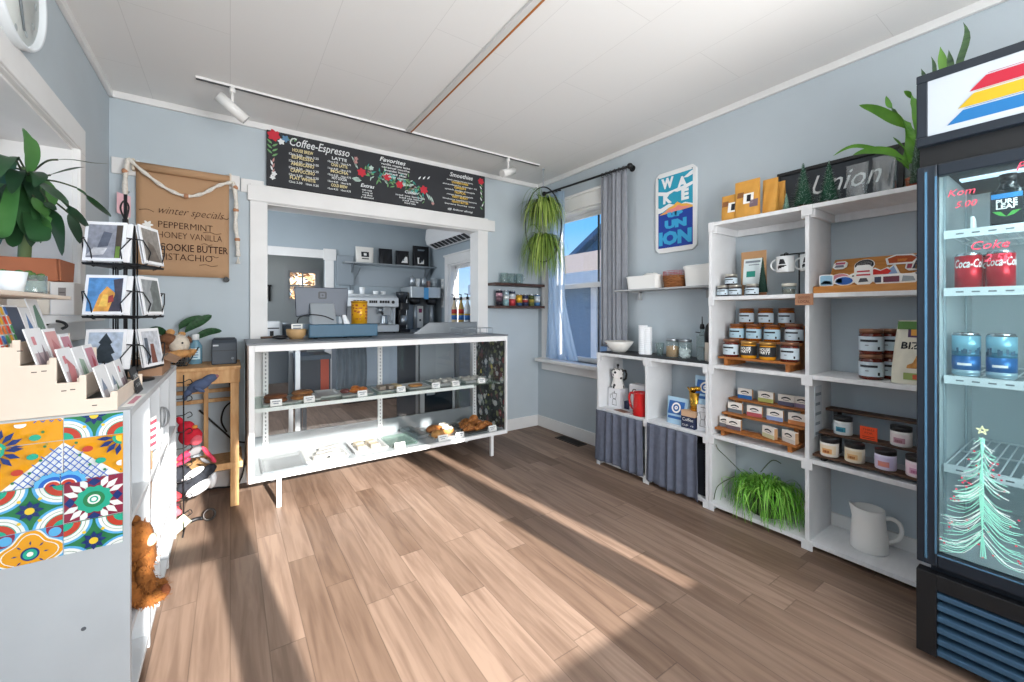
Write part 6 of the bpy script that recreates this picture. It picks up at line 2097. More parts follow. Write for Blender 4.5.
price('price card before the croissants', 1.83, 2.955, DZ_, .075, .045)

# ------------------------------------------------------------------ on the counter top
ZT2 = CZ1 + 0.0003
t = thing('cash_drawer', 'long steel blue cash drawer on the counter under the yellow tin', 'cash drawer', (0.69, 3.27, ZT2))
blue_s = mat('steel_blue', '335f79', 0.45, var=.05, scale=8)
obj('drawer_body', MB().box(0.45, 3.16, ZT2 + .008, 0.925, 3.41, ZT2 + 0.1), blue_s, t, 0.004)
b = MB()
for x in (0.5, 0.7, 0.88):
 b = MB().cyl((x, 3.2, ZT2), (x, 3.2, ZT2 + .009), 0.014, n=12)
 obj('rubber_foot', b, black_m, t)
obj('drawer_front', MB().box(0.455, 3.154, ZT2 + .014, 0.92, 3.1602, ZT2 + 0.094), blue_s, t, 0.002)
zd = ZT2 + 0.1003
t = thing('point_of_sale_screen', 'large grey point of sale screen seen from behind above the cash drawer', 'monitor', (0.6, 3.36, zd))
mon = mat('monitor_grey', '4a515c', 0.4, metal=0.2)
b = MB()
b.prism([(0.395, zd + .055), (0.752, zd + .055), (0.762, zd + .275), (0.385, zd + .275)], 3.375, 3.392, 'XZ')
obj('screen_back', b, mon, t, 0.006)
b = MB()
b.prism([(3.26, zd), (3.37, zd), (3.3745, zd + .155), (3.362, zd + .155)], 0.485, 0.655, 'YZ')
obj('stand', b, mat('stand_silver', 'a4acb3', 0.4, metal=.2), t, 0.008)
b = MB().m(mat('logo_dark', '20262e', 0.4))
lc = (0.575, 3.3742, zd + .215)
n = 4
b.prism([(lc[0] + x, lc[2] + z) for x, z in ((-.022, -.028), (.022, -.028), (.03, -.02), (.03, .02), (.022, .028), (-.022, .028), (-.03, .02), (-.03, -.02))], 3.3735, 3.3748, 'XZ')
b.m(mon).prism([(lc[0] + x, lc[2] + z) for x, z in ((-.016, -.016), (.016, -.016), (.016, .016), (-.016, .016))], 3.3728, 3.3737, 'XZ')
b.m(mat('logo_dark')).prism([(lc[0] + x, lc[2] + z) for x, z in ((-.007, -.007), (.007, -.007), (.007, .007), (-.007, .007))], 3.372, 3.373, 'XZ')
obj('printed_mark', b, None, t)
b = MB().tube(sp([(0.40, 3.33, zd + .012), (0.41, 3.30, zd + .05), (0.47, 3.27, zd + .07), (0.56, 3.25, zd + .06), (0.63, 3.25, zd + .03)], 6), 0.004, 6)
obj('cable', b, black_m, t)
t = thing('card_reader', 'white angled card reader on the cash drawer beside the yellow tin', 'card reader', (0.715, 3.22, zd))
b = MB().prism([(0.69, zd), (0.735, zd), (0.70, zd + .07), (0.675, zd + .065)], 3.19, 3.25, 'XZ')
obj('reader_body', b, mat('reader_white', 'd6dade', 0.35), t, 0.004)
t = thing('yellow_tin', 'tall yellow tin with dark red print on the cash drawer', 'tin', (0.815, 3.26, zd), 0, None, local=True)
yt = mat('tin_yellow', 'e0a51f', 0.35, metal=.2)
b = MB().m(yt).lathe([(0, 0), (0.058, 0), (0.058, 0.165), (0, 0.165)], n=32)
pr_ = mat('tin_print', '9c4a22', 0.5)
rn = random.Random(3)
for k in range(26):
 a = pi * 1.5 + rn.uniform(-1.4, 1.4)
 z = rn.choice((.035, .06, .085, .11, .135)) + rn.uniform(-.004, .004)
 b.m(pr_).lathe([(0.0586, z), (0.0586, z + rn.uniform(.006, .014))], n=4, a0=a, a1=a + rn.uniform(.15, .5))
obj('tin_body', b, None, t, world=False)
obj('lid', MB().lathe([(0.058, 0.158), (0.0605, 0.158), (0.0605, 0.17), (0.056, 0.173), (0, 0.168)], n=32), mat('tin_rim', 'c9962a', 0.3, metal=.6), t, world=False)
t = thing('wooden_bowl', 'small pale wooden bowl on the counter beside the cash drawer', 'bowl', (0.385, 3.26, ZT2), 0, None, local=True)
obj('bowl_body', MB().lathe([(0, 0), (0.04, 0), (0.062, 0.03), (0.065, 0.062), (0.061, 0.07), (0.057, 0.062), (0.054, 0.03), (0, 0.012)], n=30), mat('pale_wood', 'c7a272', 0.6, var=.12, scale=18), t, world=False)
t = thing('card_holder', 'white cards standing in the small wooden bowl', 'cards', (0.39, 3.265, ZT2 + .013))
b = MB().m(paper_m)
b.add([(0.355, 3.26, ZT2 + .02), (0.425, 3.26, ZT2 + .02), (0.425, 3.27, ZT2 + .105), (0.355, 3.27, ZT2 + .105), (0.355, 3.264, ZT2 + .02), (0.425, 3.264, ZT2 + .02), (0.425, 3.274, ZT2 + .105), (0.355, 3.274, ZT2 + .105)], [(0, 1, 2, 3), (7, 6, 5, 4), (0, 4, 5, 1), (1, 5, 6, 2), (2, 6, 7, 3), (3, 7, 4, 0)])
b.m(grey_ink)
for k in range(2):
 b.box(0.365, 3.2625 + .002 * k, ZT2 + .07 + .018 * k, 0.415, 3.2665 + .002 * k, ZT2 + .078 + .018 * k)
obj('card', b, None, t)
t = thing('brush', 'black bristled brush lying on the counter by the bronze end', 'brush', (0.27, 3.27, ZT2))
b = MB().ell((0.285, 3.27, ZT2 + .014), (.05, .025, .013), bumpy=.15, seed=2, nu=14, nv=8)
obj('bristles', b, black_m, t)
obj('handle', MB().tube([(0.24, 3.27, ZT2 + .016), (0.17, 3.26, ZT2 + .014)], .008, 8), mat('brush_handle', '5a4638', .6), t)
t = thing('steel_guard', 'low folded steel guard with a sloping end on the counter', 'guard', (1.7, 3.40, ZT2))
b = MB()
g_ = 0.003
b.prism([(1.30, ZT2), (1.93, ZT2), (1.93, ZT2 + .098), (1.45, ZT2 + .098)], 3.405, 3.408, 'XZ')
obj('front_sheet', b, steel_m, t)
b = MB().box(1.45, 3.405, ZT2 + .095, 1.93, 3.424, ZT2 + .098)
obj('top_flange', b, steel_m, t)
t = thing('wire_tray', 'clear acrylic tray with a wire rim on the counter end by the shelves', 'tray', (1.75, 3.2, ZT2))
b = MB()
for z in (ZT2 + .003, ZT2 + .05):
 b.tube([(1.60, 3.08, z), (1.90, 3.08, z), (1.90, 3.30, z), (1.60, 3.30, z)], .0028, 6, closed=True)
for x in (1.60, 1.66, 1.72, 1.78, 1.84, 1.90):
 b.tube([(x, 3.08, ZT2 + .003), (x, 3.08, ZT2 + .05)], .002, 5)
 b.tube([(x, 3.30, ZT2 + .003), (x, 3.30, ZT2 + .05)], .002, 5)
obj('wire_rim', b, steel_m, t)
obj('acrylic_sheet', MB().box(1.603, 3.083, ZT2 + .001, 1.897, 3.297, ZT2 + .004), clear_m, t)
# ------------------------------------------------------------------ kitchen behind the opening
YKW = YK
t = thing('bag_shelf', 'grey steel shelf high on the far kitchen wall carrying coffee bags', 'shelf', (2.0, YKW - 0.12, 1.92))
obj('board', MB().box(1.33, YKW - 0.26, 1.905, XR - 0.001, YKW - 0.001, 1.925), steel_m, t, 0.002)
for x in (1.45, 2.62):
 obj('bracket', MB().prism([(YKW - 0.001, 1.905), (YKW - 0.24, 1.905), (YKW - 0.001, 1.72)], x, x + 0.012, 'YZ'), steel_m, t)
blackbag = mat('black_foil', '1b1c20', 0.3, var=.2, scale=14)
for k, (x, w_, h, d, m, lab) in enumerate(((1.63, .26, .24, .10, mat('white_bag', 'e6e4de', .6), 'white paper coffee bag with a dark stamp, first on the high shelf'), (1.94, .20, .24, .13, blackbag, 'crumpled black coffee bag next to the white one'),
                                       (2.20, .21, .23, .12, blackbag, 'black coffee bag with a pale square label, lower of the two labelled'), (2.50, .27, .33, .12, blackbag, 'tall black coffee bag with a white label at the corner end'))):
 t = pouch('coffee_bag', lab, 'bag', (x, YKW - 0.13, 1.9252), w_, h, d, m, rz=pi / 2, group='coffee bags on the high kitchen shelf', wrinkle=.012 if k else .002, seed=k + 50)
 if k == 0:
  front_patch(t, -.055, .055, .09, .165, h, d, ink, name='stamp', extra=[(-.02, .02, .11, .145, paper_m), (-.05, .05, .055, .07, ink)])
 elif k > 1:
  front_patch(t, -.065 if k == 2 else -.03, .035 if k == 2 else .075, .04, .14, h, d, paper_m, extra=[(-.01, .02, .07, .1, grey_ink)])
 if k == 3:
  front_patch(t, -.07, .06, .25, .275, h, d, grey_ink, name='print_band')
t = thing('back_counter', 'dark counter along the far kitchen wall under the coffee machines', 'counter', (1.9, 5.9, 0))
obj('cabinet', MB().box(1.2, 5.62, 0.08, XR - .001, YKW - .001, .86), mat('kitchen_cabinet', '6d757d', .6), t, .003)
obj('worktop', MB().box(1.18, 5.58, .86, XR - .001, YKW - .001, .90), mat('dark_top', '2f3337', .5), t, .003)
obj('plinth', MB().box(1.22, 5.68, 0, XR - .001, YKW - .001, .08), black_m, t)
# espresso machine
t = thing('espresso_machine', 'white and steel espresso machine with cups on top on the back counter', 'espresso machine', (1.62, 5.95, .9))
em = mat('machine_white', 'd4d9dd', .3, metal=.2)
b = MB()
b.prism([(5.66, 1.28), (5.66, 1.40), (5.74, 1.43), (6.22, 1.43), (6.22, 1.02), (5.96, 1.02), (5.92, 1.28)], 1.27, 1.95, 'YZ')
obj('upper_body', b, em, t, .01)
b = MB().box(1.25, 5.70, .93, 1.97, 6.22, 1.03)
obj('base', b, em, t, .01)
obj('drip_grate', MB().box(1.3, 5.69, 1.03, 1.92, 5.92, 1.036), steel_m, t)
obj('back_splash', MB().box(1.29, 5.955, 1.03, 1.93, 5.96, 1.28), steel_m, t)
for x in (1.27, 1.93):
 obj('side_panel', MB().prism([(5.70, .98), (5.80, 1.02), (5.78, 1.26), (5.68, 1.3), (5.98, 1.42), (6.0, .98)], x - .012, x + .012, 'YZ'), em, t)
for x in (1.30, 1.92):
 for y in (5.74, 6.17):
  obj('foot', MB().cyl((x, y, .90), (x, y, .93), .022, n=12), black_m, t)
b = MB()
for k, (x, w_) in enumerate(((1.42, .16), (1.6, .11), (1.755, .14))):
 for j in range(4):
  b.box(x - w_ / 2 + j * w_ / 4, 5.654, 1.33, x - w_ / 2 + j * w_ / 4 + w_ / 5, 5.661, 1.365)
obj('button_panel', b, black_m, t)
obj('gauge', MB().cyl((1.87, 5.654, 1.345), (1.87, 5.662, 1.345), .022, n=18), black_m, t)
for x in (1.47, 1.73):
 o = obj('group_head', MB().cyl((x, 5.78, 1.28), (x, 5.78, 1.19), .038, n=18), steel_m, t)
 obj('filter_handle', MB().tube([(x, 5.76, 1.2), (x - .02, 5.62, 1.185)], [.014, .018], 10), black_m, o)
for x in (1.34, 1.86):
 obj('steam_wand', MB().tube(sp([(x, 5.72, 1.27), (x, 5.68, 1.2), (x, 5.66, 1.08)], 4), .007, 8), steel_m, t)
b = MB()
b.box(1.30, 5.8, 1.43, 1.93, 5.81, 1.455); b.box(1.30, 6.2, 1.43, 1.93, 6.21, 1.455)
obj('cup_rail', b, steel_m, t)
for k, (x, y) in enumerate(((1.36, 5.9), (1.52, 5.92), (1.70, 5.9), (1.82, 5.95))):
 q = thing('espresso_cup', ('white cup on the machine top, farthest from the grinder', 'tall white cup second on the machine top', 'white carton-like cup third on the machine top', 'white cup on the machine top nearest the grinder'.replace('nearest', 'next to'))[k], 'cup', (x, y, 1.4302), 0, 'cups on the espresso machine', local=True)
 obj('cup_body', MB().lathe([(0, 0), (.03, 0), (.04, .075 + .05 * (k == 1)), (.036, .075 + .05 * (k == 1)), (.027, .008), (0, .008)], n=20), mat('white_enamel'), q, world=False)
t = thing('milk_pitcher', 'steel milk pitcher standing on the drip grate', 'pitcher', (1.79, 5.8, 1.036), 0, None, local=True)
obj('pitcher_body', MB().lathe([(0, 0), (.05, 0), (.052, .02), (.04, .1), (.046, .13), (.043, .13), (.037, .1), (.045, .01), (0, .01)], n=22), steel_m, t, world=False)
obj('handle', MB().tube(sp([(.045, 0, .12), (.08, 0, .11), (.075, 0, .04), (.05, 0, .03)], 4), .006, 6), steel_m, t, world=False)
# black grinder and brewer
t = thing('coffee_grinder', 'black coffee grinder between the espresso machine and the brewer', 'grinder', (2.08, 5.9, .9), 0, None, local=True)
obj('grinder_body', MB().m(black_m).rbox(-.08, -.13, 0, .08, .13, .06, .02).rbox(-.065, -.02, .06, .065, .11, .42, .03).rbox(-.07, -.12, .34, .07, .11, .44, .03), None, t, .004, world=False)
obj('hopper', MB().lathe([(.05, .44), (.085, .56), (.085, .6), (0, .61)], n=24), mat('smoked_hopper', '30343a', .2), t, world=False)
obj('dosing_cup', MB().cyl((0, -.07, .12), (0, -.07, .26), .05, n=20), steel_m, t, world=False)
t = thing('batch_brewer', 'steel twin batch brewer with two heads in the kitchen corner', 'coffee brewer', (2.4, 5.95, .9))
b = MB()
b.rbox(2.16, 5.78, .90, 2.66, 6.2, .95, .02)
b.rbox(2.18, 6.02, .95, 2.64, 6.2, 1.50, .02)
obj('column_body', b, mat('brewer_grey', '7b8288', .35, metal=.6), t, .004)
for x in (2.27, 2.53):
 o = obj('brew_head', MB().rbox(x - .105, 5.76, 1.42, x + .105, 6.2, 1.58, .015), mat('bright_steel', 'b4babd', .4, metal=.4), t, .004)
 obj('brew_basket', MB().lathe([(.09, .0), (.07, -.1), (0, -.105)], (x, 5.87, 1.42), n=20), black_m, o)
 obj('brew_column', MB().lathe([(0, 0), (.03, 0), (.03, .4), (0, .4)], (x, 5.87, .9502), n=22), mat('decanter', '9aa0a5', .35, metal=.5), o)
obj('display', MB().m(mat('display_blue', '4f93c4', .3)).box(2.365, 5.752, 1.40, 2.435, 5.762, 1.57), None, t)
obj('menu_strip', MB().m(paper_m).box(2.355, 5.99, .97, 2.445, 6.019, 1.30).m(mat('magenta_print', '8c2f5e', .5)).box(2.375, 5.986, 1.2, 2.425, 5.99, 1.26).m(ink).box(2.385, 5.986, 1.07, 2.41, 5.99, 1.1), None, t)
for k, (x, y, r, h, m, lab) in enumerate(((2.24, 5.9, .04, .17, steel_m, 'steel shaker on top of the brewer, first'), (2.33, 5.92, .035, .13, mat('white_enamel'), 'white container on the brewer top, second'), (2.42, 5.9, .04, .16, steel_m, 'steel shaker on top of the brewer, third'),
                                          (2.50, 5.92, .035, .10, mat('pinkish', 'a98d86', .5), 'small pinkish container on the brewer top'), (2.60, 5.95, .055, .15, mat('clear_tub', 'aab4ba', .3), 'pale wide tub on the brewer top at the wall'))):
 q = thing('canister', lab, 'canister', (x, y, 1.5802), 0, 'canisters on the brewer', local=True)
 obj('canister_body', MB().lathe([(0, 0), (r, 0), (r, h * .75), (r * .7, h * .9), (r * .35, h), (0, h)] if k in (0, 2) else [(0, 0), (r * .9, 0), (r, h), (0, h)], n=18), m, q, world=False)
# left jog: wall panel
t = thing('wall_panel', 'grey metal cabinet on the far kitchen wall beside the doorway', 'panel', (1.36, YKW, 1.58))
obj('panel_box', MB().box(1.265, YKW - .07, 1.60, 1.50, YKW - .001, 2.03), mat('panel_grey', '8d979f', .6), t, .004)
obj('panel_door', MB().box(1.28, YKW - .076, 1.62, 1.485, YKW - .0702, 2.01), mat('panel_grey'), t, .003)
obj('conduit', MB().tube([(1.45, YKW - .03, 1.60), (1.45, YKW - .03, 1.0), (1.45, YKW - .03, .905)], .012, 8), mat('panel_grey'), t)
t = thing('wall_board', 'long pale grey board on the far wall under the bag shelf', 'board', (2.0, YKW, 1.62))
obj('board', MB().prism([(1.48, 1.60), (2.5, 1.60), (2.62, 1.86), (1.60, 1.86)], YKW - .02, YKW - .001, 'XZ'), mat('pale_grey_board', '9fa9b1', .6), t)
t = thing('air_conditioner', 'white wall air conditioner above the kitchen window', 'air conditioner', (2.6, 5.4, 2.25))
b = MB().prism([(XR - .001, 2.20), (XR - .06, 2.185), (XR - .20, 2.25), (XR - .225, 2.33), (XR - .21, 2.48), (XR - .001, 2.50)], 4.72, 6.02, 'XZ')
obj('casing', b, mat('ac_white', 'e8e9ea', .4), t, .006)
b = MB()
for k in range(9):
 y = 4.80 + k * .128
 b.add([(XR - .085, y, 2.1935), (XR - .085, y + .1, 2.1935), (XR - .19, y + .1, 2.2425), (XR - .19, y, 2.2425)], [(0, 1, 2, 3)])
obj('vent', b, black_m, t)
obj('air_flap', MB().prism([(XR - .19, 2.241), (XR - .2, 2.25), (XR - .226, 2.33), (XR - .232, 2.33)], 4.78, 5.96, 'XZ'), mat('ac_white'), t)
t = thing('hook_strip', 'white strip of four square hooks on the kitchen wall by the window', 'hooks', (XR, 5.86, 1.35))
obj('strip', MB().box(XR - .008, 5.82, 1.28, XR - .001, 5.90, 1.72), white_m, t)
for k in range(4):
 obj('hook', MB().box(XR - .02, 5.83, 1.31 + k * .105, XR - .008, 5.89, 1.365 + k * .105), mat('hook_grey', 'b9bfc2', .5), t, .002)
# side bar with syrups
t = thing('side_bar', 'grey bar counter under the kitchen window with the syrup bottles', 'counter', (2.55, 4.9, 0))
obj('bar_top', MB().box(2.36, 4.2, 1.01, XR - .035, 5.5, 1.045), mat('dark_top'), t, .003)
obj('bar_panel', MB().box(2.42, 4.25, 0, 2.45, 5.45, 1.01), mat('kitchen_cabinet'), t)
glass_syr = mat('syrup_glass', 'cfd6da', .15, coat=.5)
for k, (y, lab, c_, liq) in enumerate(((5.13, 'red and blue labelled syrup bottle, farthest along the bar', 'b8322f', 'd8c3a0'), (4.93, 'red and blue labelled syrup bottle, second along the bar', 'c23a30', 'c9a45a'),
                                     (4.75, 'white and blue labelled syrup bottle, third along the bar', 'dfe3e8', 'd4d8da'), (4.60, 'dark syrup bottle next to the opening post', '46406a', '3b2a2a'))):
 q = thing('syrup_bottle', lab, 'bottle', (2.55, y, 1.0452), 0, 'syrup bottles on the side bar', local=True)
 b = MB().m(mat('syrup_' + liq, liq, .2, coat=.4)).lathe([(0, 0), (.038, 0), (.04, .01), (.04, .22), (.016, .29), (.014, .33)], n=22)
 obj('bottle_body', b, None, q, world=False)
 b = MB().m(mat('label_' + c_, c_, .5)).lathe([(.0406, .13), (.0406, .2)], n=18)
 b.m(mat('label_blue', '3b74b8', .5)).lathe([(.0406, .06), (.0406, .13)], n=18)
 b.m(mat('label_gold', 'd8b04a', .5)).lathe([(.041, .12), (.041, .14)], n=18)
 obj('paper_label', b, None, q, world=False)
 b = MB().lathe([(.017, .325), (.018, .36), (.006, .365), (.006, .40), (0, .40)], n=14)
 b.tube([(0, 0, .395), (-.035, .02, .40)], .006, 8)
 obj('pump', b, black_m, q, world=False)
# prep counter seen through the case
t = thing('prep_counter', 'work counter behind the pastry case with grey and dark panels below', 'counter', (1.1, 3.95, 0))
obj('worktop', MB().box(.42, 3.74, .955, 1.95, 4.3, .985), mat('dark_top'), t, .003)
obj('low_shelf', MB().box(.44, 3.80, .42, .75, 4.26, .449), mat('dark_top'), t)
obj('pale_panel', MB().box(1.0, 3.76, .45, 1.28, 3.78, .955), mat('pale_panel', '8f9fb0', .5), t)
obj('dark_panel', MB().box(1.282, 3.76, .12, 1.46, 3.78, .955), mat('dark_panel', '2d343d', .5), t)
for x in (.44, 1.46, 1.9):
 for y in (3.78, 4.24):
  obj('leg', MB().box(x, y, 0, x + .035, y + .035, .955), steel_m, t)
t = thing('undercounter_fridge', 'steel undercounter fridge with a dark glass front seen through the case', 'fridge', (1.75, 3.78, 0))
b = MB()
b.box(1.52, 3.80, .02, 1.885, 4.2, .90)
obj('fridge_body', b, mat('fridge_steel', '98a3aa', .4, metal=.6), t, .004)
b = MB()
for q in ((1.515, 3.785, .06, 1.89, 3.80, .09), (1.515, 3.785, .46, 1.89, 3.80, .52), (1.515, 3.785, .06, 1.56, 3.80, .52), (1.86, 3.784, .06, 1.89, 3.80, .52)):
 b.box(*q)
obj('door_frame', b, mat('fridge_frame', 'b4bcc0', .4, metal=.4), t)
obj('door_glass', MB().box(1.56, 3.79, .09, 1.86, 3.7995, .46), mat('dark_pane2', '16232c', .1), t)
obj('notice', MB().box(1.585, 3.786, .39, 1.67, 3.7895, .45), mat('notice_grey', '8d9aa3', .6), t)
for x in (1.55, 1.84):
 for y in (3.83, 4.15):
  obj('foot', MB().cyl((x, y, 0), (x, y, .021), .015, n=10), black_m, t)
def hang_f(u, v):
 return (.735 + .255 * u + .012 * sin(v * 3), 3.735 + .014 * sin(u * 26 + v), .95 - .47 * v - .02 * sin(u * 3.1))
o = obj('hanging_cloth', MB().sheet(hang_f, 60, 12, .002), mat('slate_cloth', '66727d', .9, var=.1, scale=20), None, loc=(.86, 3.735, .48))
tag(o, 'slate grey cloth hanging from the work counter behind the case', 'cloth')
t = thing('storage_crate', 'dark crate with an orange lid stripe on a shelf under the work counter', 'crate', (.57, 3.95, 0))
obj('crate_body', MB().box(.47, 3.82, .4495, .715, 4.15, .80), mat('crate_dark', '39404a', .6), t, .004)
obj('lid', MB().box(.465, 3.815, .80, .72, 4.155, .84), mat('crate_lid', '51606f', .6), t, .003)
obj('orange_stripe', MB().box(.635, 3.812, .52, .70, 3.82, .80), mat('orange_red', 'a8452e', .6), t)
# small things by the opening post
t = thing('side_stand', 'white stand holding kitchen equipment behind the opening post', 'stand', (.36, 4.5, 0))
obj('stand_top', MB().box(.22, 4.32, .95, .62, 4.7, .975), white_m, t)
obj('stand_body', MB().box(.24, 4.34, .55, .6, 4.68, .95), mat('kitchen_cabinet'), t)
for x in (.24, .57):
 for y in (4.34, 4.65):
  obj('leg', MB().box(x, y, 0, x + .03, y + .03, .55), mat('kitchen_cabinet'), t)
t = thing('label_printer', 'white boxy printer on the stand behind the opening post', 'printer', (.34, 4.45, .9752))
obj('printer_body', MB().box(.27, 4.38, .9752, .385, 4.55, 1.12), mat('machine_white'), t, .006)
obj('paper_slot', MB().box(.28, 4.377, 1.05, .375, 4.3805, 1.06), black_m, t)
obj('dark_window', MB().box(.3, 4.376, .985, .33, 4.3805, 1.03), black_m, t)
t = thing('paper_roll_holder', 'dark steel canister on the stand beside the white printer', 'canister', (.45, 4.45, .9752), 0, None, local=True)
obj('canister_body', MB().lathe([(0, 0), (.045, 0), (.045, .11), (0, .11)], n=22), mat('dark_steel', '565d63', .3, metal=.6), t, world=False)
obj('lid', MB().lathe([(.047, .105), (.047, .125), (0, .128)], n=22), steel_m, t, world=False)
t = thing('utensil_hanger', 'black utensils hanging on the far room wall left of its small window'.replace(' left of', ' beside'), 'utensils', (.55, YZ, 1.6))
b = MB()
b.box(.50, YZ - .03, 1.66, .60, YZ - .001, 1.69)
b.tube([(.53, YZ - .02, 1.66), (.53, YZ - .02, 1.45)], .012); b.tube([(.57, YZ - .02, 1.66), (.57, YZ - .02, 1.40)], .016)
obj('hanger', b, black_m, t)
# ------------------------------------------------------------------ glass door drinks fridge
FX, FY1, FY0 = 1.964, 0.386, -0.30
FXB = 2.66
t = thing('drinks_fridge', 'tall navy glass door drinks fridge with a striped light box beside the shelving', 'fridge', (FX, 0.05, 0))
navy = mat('navy_metal', '131c26', .4, var=.06, scale=8)
navy2 = mat('navy_trim', '22384b', .3, metal=.3)
bl = mat('near_black', '0d0f12', .5)
liner = mat('fridge_liner', 'bfc9cc', .35)
b = MB()
b.box(FX + .035, FY1 - .03, .34, FXB, FY1 - .002, 2.0)
b.box(FX + .035, FY0 + .002, .34, FXB, FY0 + .03, 2.0)
b.box(FXB - .03, FY0 + .03, .34, FXB, FY1 - .03, 2.0)
b.box(FX + .035, FY0 + .03, 1.72, FXB - .03, FY1 - .03, 2.0)
b.box(FX + .035, FY0 + .03, .10, FXB - .03, FY1 - .03, .37)
obj('cabinet_body', b, navy, t, .003)
# base with louvres
b = MB()
b.box(FX + .001, FY1 - .05, .035, FX + .045, FY1, .315)
b.box(FX + .001, FY0, .035, FX + .045, FY0 + .05, .315)
b.box(FX + .0015, FY0 + .05, .262, FX + .045, FY1 - .05, .315)
b.box(FX + .045, FY0, .035, FXB, FY1, .10)
b.box(FX + .07, FY0 + .05, .10, FX + .075, FY1 - .05, .27)
obj('base_frame', b, bl, t, .002)
for k in range(6):
 z = .235 - k * .0385
 obj('louvre', MB().prism([(FX + .004, z), (FX + .006, z + .016), (FX + .05, z + .026), (FX + .05, z + .018)], FY0 + .05, FY1 - .05, 'XZ'), mat('louvre_blue', '39566e', .35, metal=.3), t, .002)
for y in (FY0 + .06, FY1 - .1):
 for x in (FX + .08, FXB - .08):
  b = MB().cyl((x, y, .025), (x, y + .03, .025), .025, n=14)
  obj('caster', b, black_m, t)
# door
D0, D1 = .342, 1.70
b = MB()
fw = .052
b.box(FX, FY1 - fw, D0, FX + .034, FY1 - .001, D1)
b.box(FX, FY0 + .001, D0, FX + .034, FY0 + fw, D1)
b.box(FX + .0005, FY0 + fw, D0, FX + .034, FY1 - fw, D0 + .045)
b.box(FX + .0005, FY0 + fw, D1 - .04, FX + .034, FY1 - fw, D1)
door = obj('door_frame', b, navy, t, .004)
b = MB()
b.box(FX - .003, FY1 - .028, D0 + .02, FX, FY1 - .022, D1 - .02)
b.box(FX - .002, FY1 - fw + .001, D0 + .045, FX + .0, FY1 - fw + .006, D1 - .04)
b.box(FX - .002, FY0 + fw, D0 + .040, FX + .0, FY1 - fw, D0 + .045)
obj('bright_edge', b, mat('edge_blue', '5c87a6', .25, metal=.6), door)
obj('door_glass', MB().box(FX + .012, FY0 + fw - .002, D0 + .043, FX + .016, FY1 - fw + .002, D1 - .038), glass('cool_glass', 'e6eeef', 1.2), door)
# inside
b = MB()
b.box(FX + .04, FY1 - .0455, .372, FXB - .032, FY1 - .031, 1.719)
b.box(FX + .04, FY0 + .031, .372, FXB - .032, FY0 + .0455, 1.719)
b.box(FXB - .045, FY0 + .0455, .372, FXB - .031, FY1 - .0455, 1.719)
b.box(FX + .04, FY0 + .0455, 1.705, FXB - .045, FY1 - .0455, 1.7195)
b.box(FX + .04, FY0 + .0455, .3705, FXB - .045, FY1 - .0455, .385)
obj('liner', b, liner, t)
b = MB()
for y in (FY1 - .052, FY0 + .0465):
 for x in (FX + .12, FX + .5):
  b.box(x, y, .39, x + .02, y + .0055, 1.70)
obj('shelf_rail', b, mat('rail_grey', 'aebcc2', .4, metal=.4), t)
wire = mat('white_wire', 'e4ebee', .35)
for z in (1.475, 1.277, .975, .668):
 b = MB()
 xa, xb, ya, yb = FX + .085, FXB - .06, FY0 + .054, FY1 - .054
 b.box(xa, ya, z - .02, xa + .006, yb, z + .008)
 b.tube([(xb, ya, z), (xb, yb, z)], .004, 6)
 b.tube([(xa + .3, ya, z - .006), (xa + .3, yb, z - .006)], .004, 6)
 n = 24
 for k in range(n + 1):
  y = ya + (yb - ya) * k / n
  b.tube([(xa + .004, y, z), (xb, y, z)], .0024, 5)
 o = obj('wire_shelf', b, wire, t)
 s = MB()
 for k in range(15):
  y = ya + .02 + k * (yb - ya - .03) / 15
  s.box(xa - .0008, y, z - .009, xa, y + .018, z - .004)
 obj('price_slots', s, mat('slot_grey'), o)
b = MB()
b.box(FX + .3, FY0 + .06, 1.695, FX + .34, FY1 - .06, 1.7045)
b.m(mat('fridge_led', 'dff2ff', emit=1.2))
b.mats = b.mats
obj('led_bar', b, mat('fridge_led', 'dff2ff', emit=1.2), t)
ld = bpy.data.lights.new('fridge_lamp', 'AREA')
ld.shape = 'RECTANGLE'; ld.size = .5; ld.size_y = .1; ld.energy = 4.5; ld.color = (.92, .98, 1)
lo = bpy.data.objects.new('fridge_lamp', ld)
COL.objects.link(lo)
lo.location = (FX + .12, .05, 1.69)
lo.rotation_euler = (0, radians(-18), radians(0))
# header light box
H0, H1 = 1.772, 2.018
b = MB()
b.box(FX + .001, FY0, H0, FXB, FY1, H0 + .03)
b.box(FX + .001, FY0, H1 - .028, FXB, FY1, H1)
b.box(FX + .0015, FY1 - .028, H0 + .03, FXB, FY1 - .0005, H1 - .028)
b.box(FX + .0015, FY0 + .0005, H0 + .03, FXB, FY0 + .028, H1 - .028)
obj('header_frame', b, navy, t, .003)
lit = mat('lit_panel', 'a6aeb6', .35)
obj('light_panel', MB().box(FX + .006, FY0 + .028, H0 + .03, FX + .02, FY1 - .028, H1 - .028), lit, t)
def stripe(c_, z0, z1, y0, off):
 b = MB()
 sl = .5
 k = (z1 - z0) * 0.95
 b.m(mat('stripe_' + c_, c_, .4)).add([(FX + .0045, y0 - 0, z0), (FX + .0045, FY0 + .1, z0), (FX + .0045, FY0 + .1 - k, z1), (FX + .0045, y0 - k, z1)], [(0, 1, 2, 3)])
 b.add([(FX + .0045, y0 - k - .002, z1 + .004), (FX + .0045, FY0 + .1 - k, z1 + .004), (FX + .0045, FY0 + .1 - k - .004, z1 + .0055), (FX + .0045, y0 - k - .006, z1 + .0055)], [(0, 1, 2, 3)])
 obj('colour_stripe', b, None, t)
stripe('9c142c', 1.913, 1.951, .262, 0)
stripe('ad9014', 1.868, 1.905, .287, 0)
stripe('135e94', 1.822, 1.860, .312, 0)
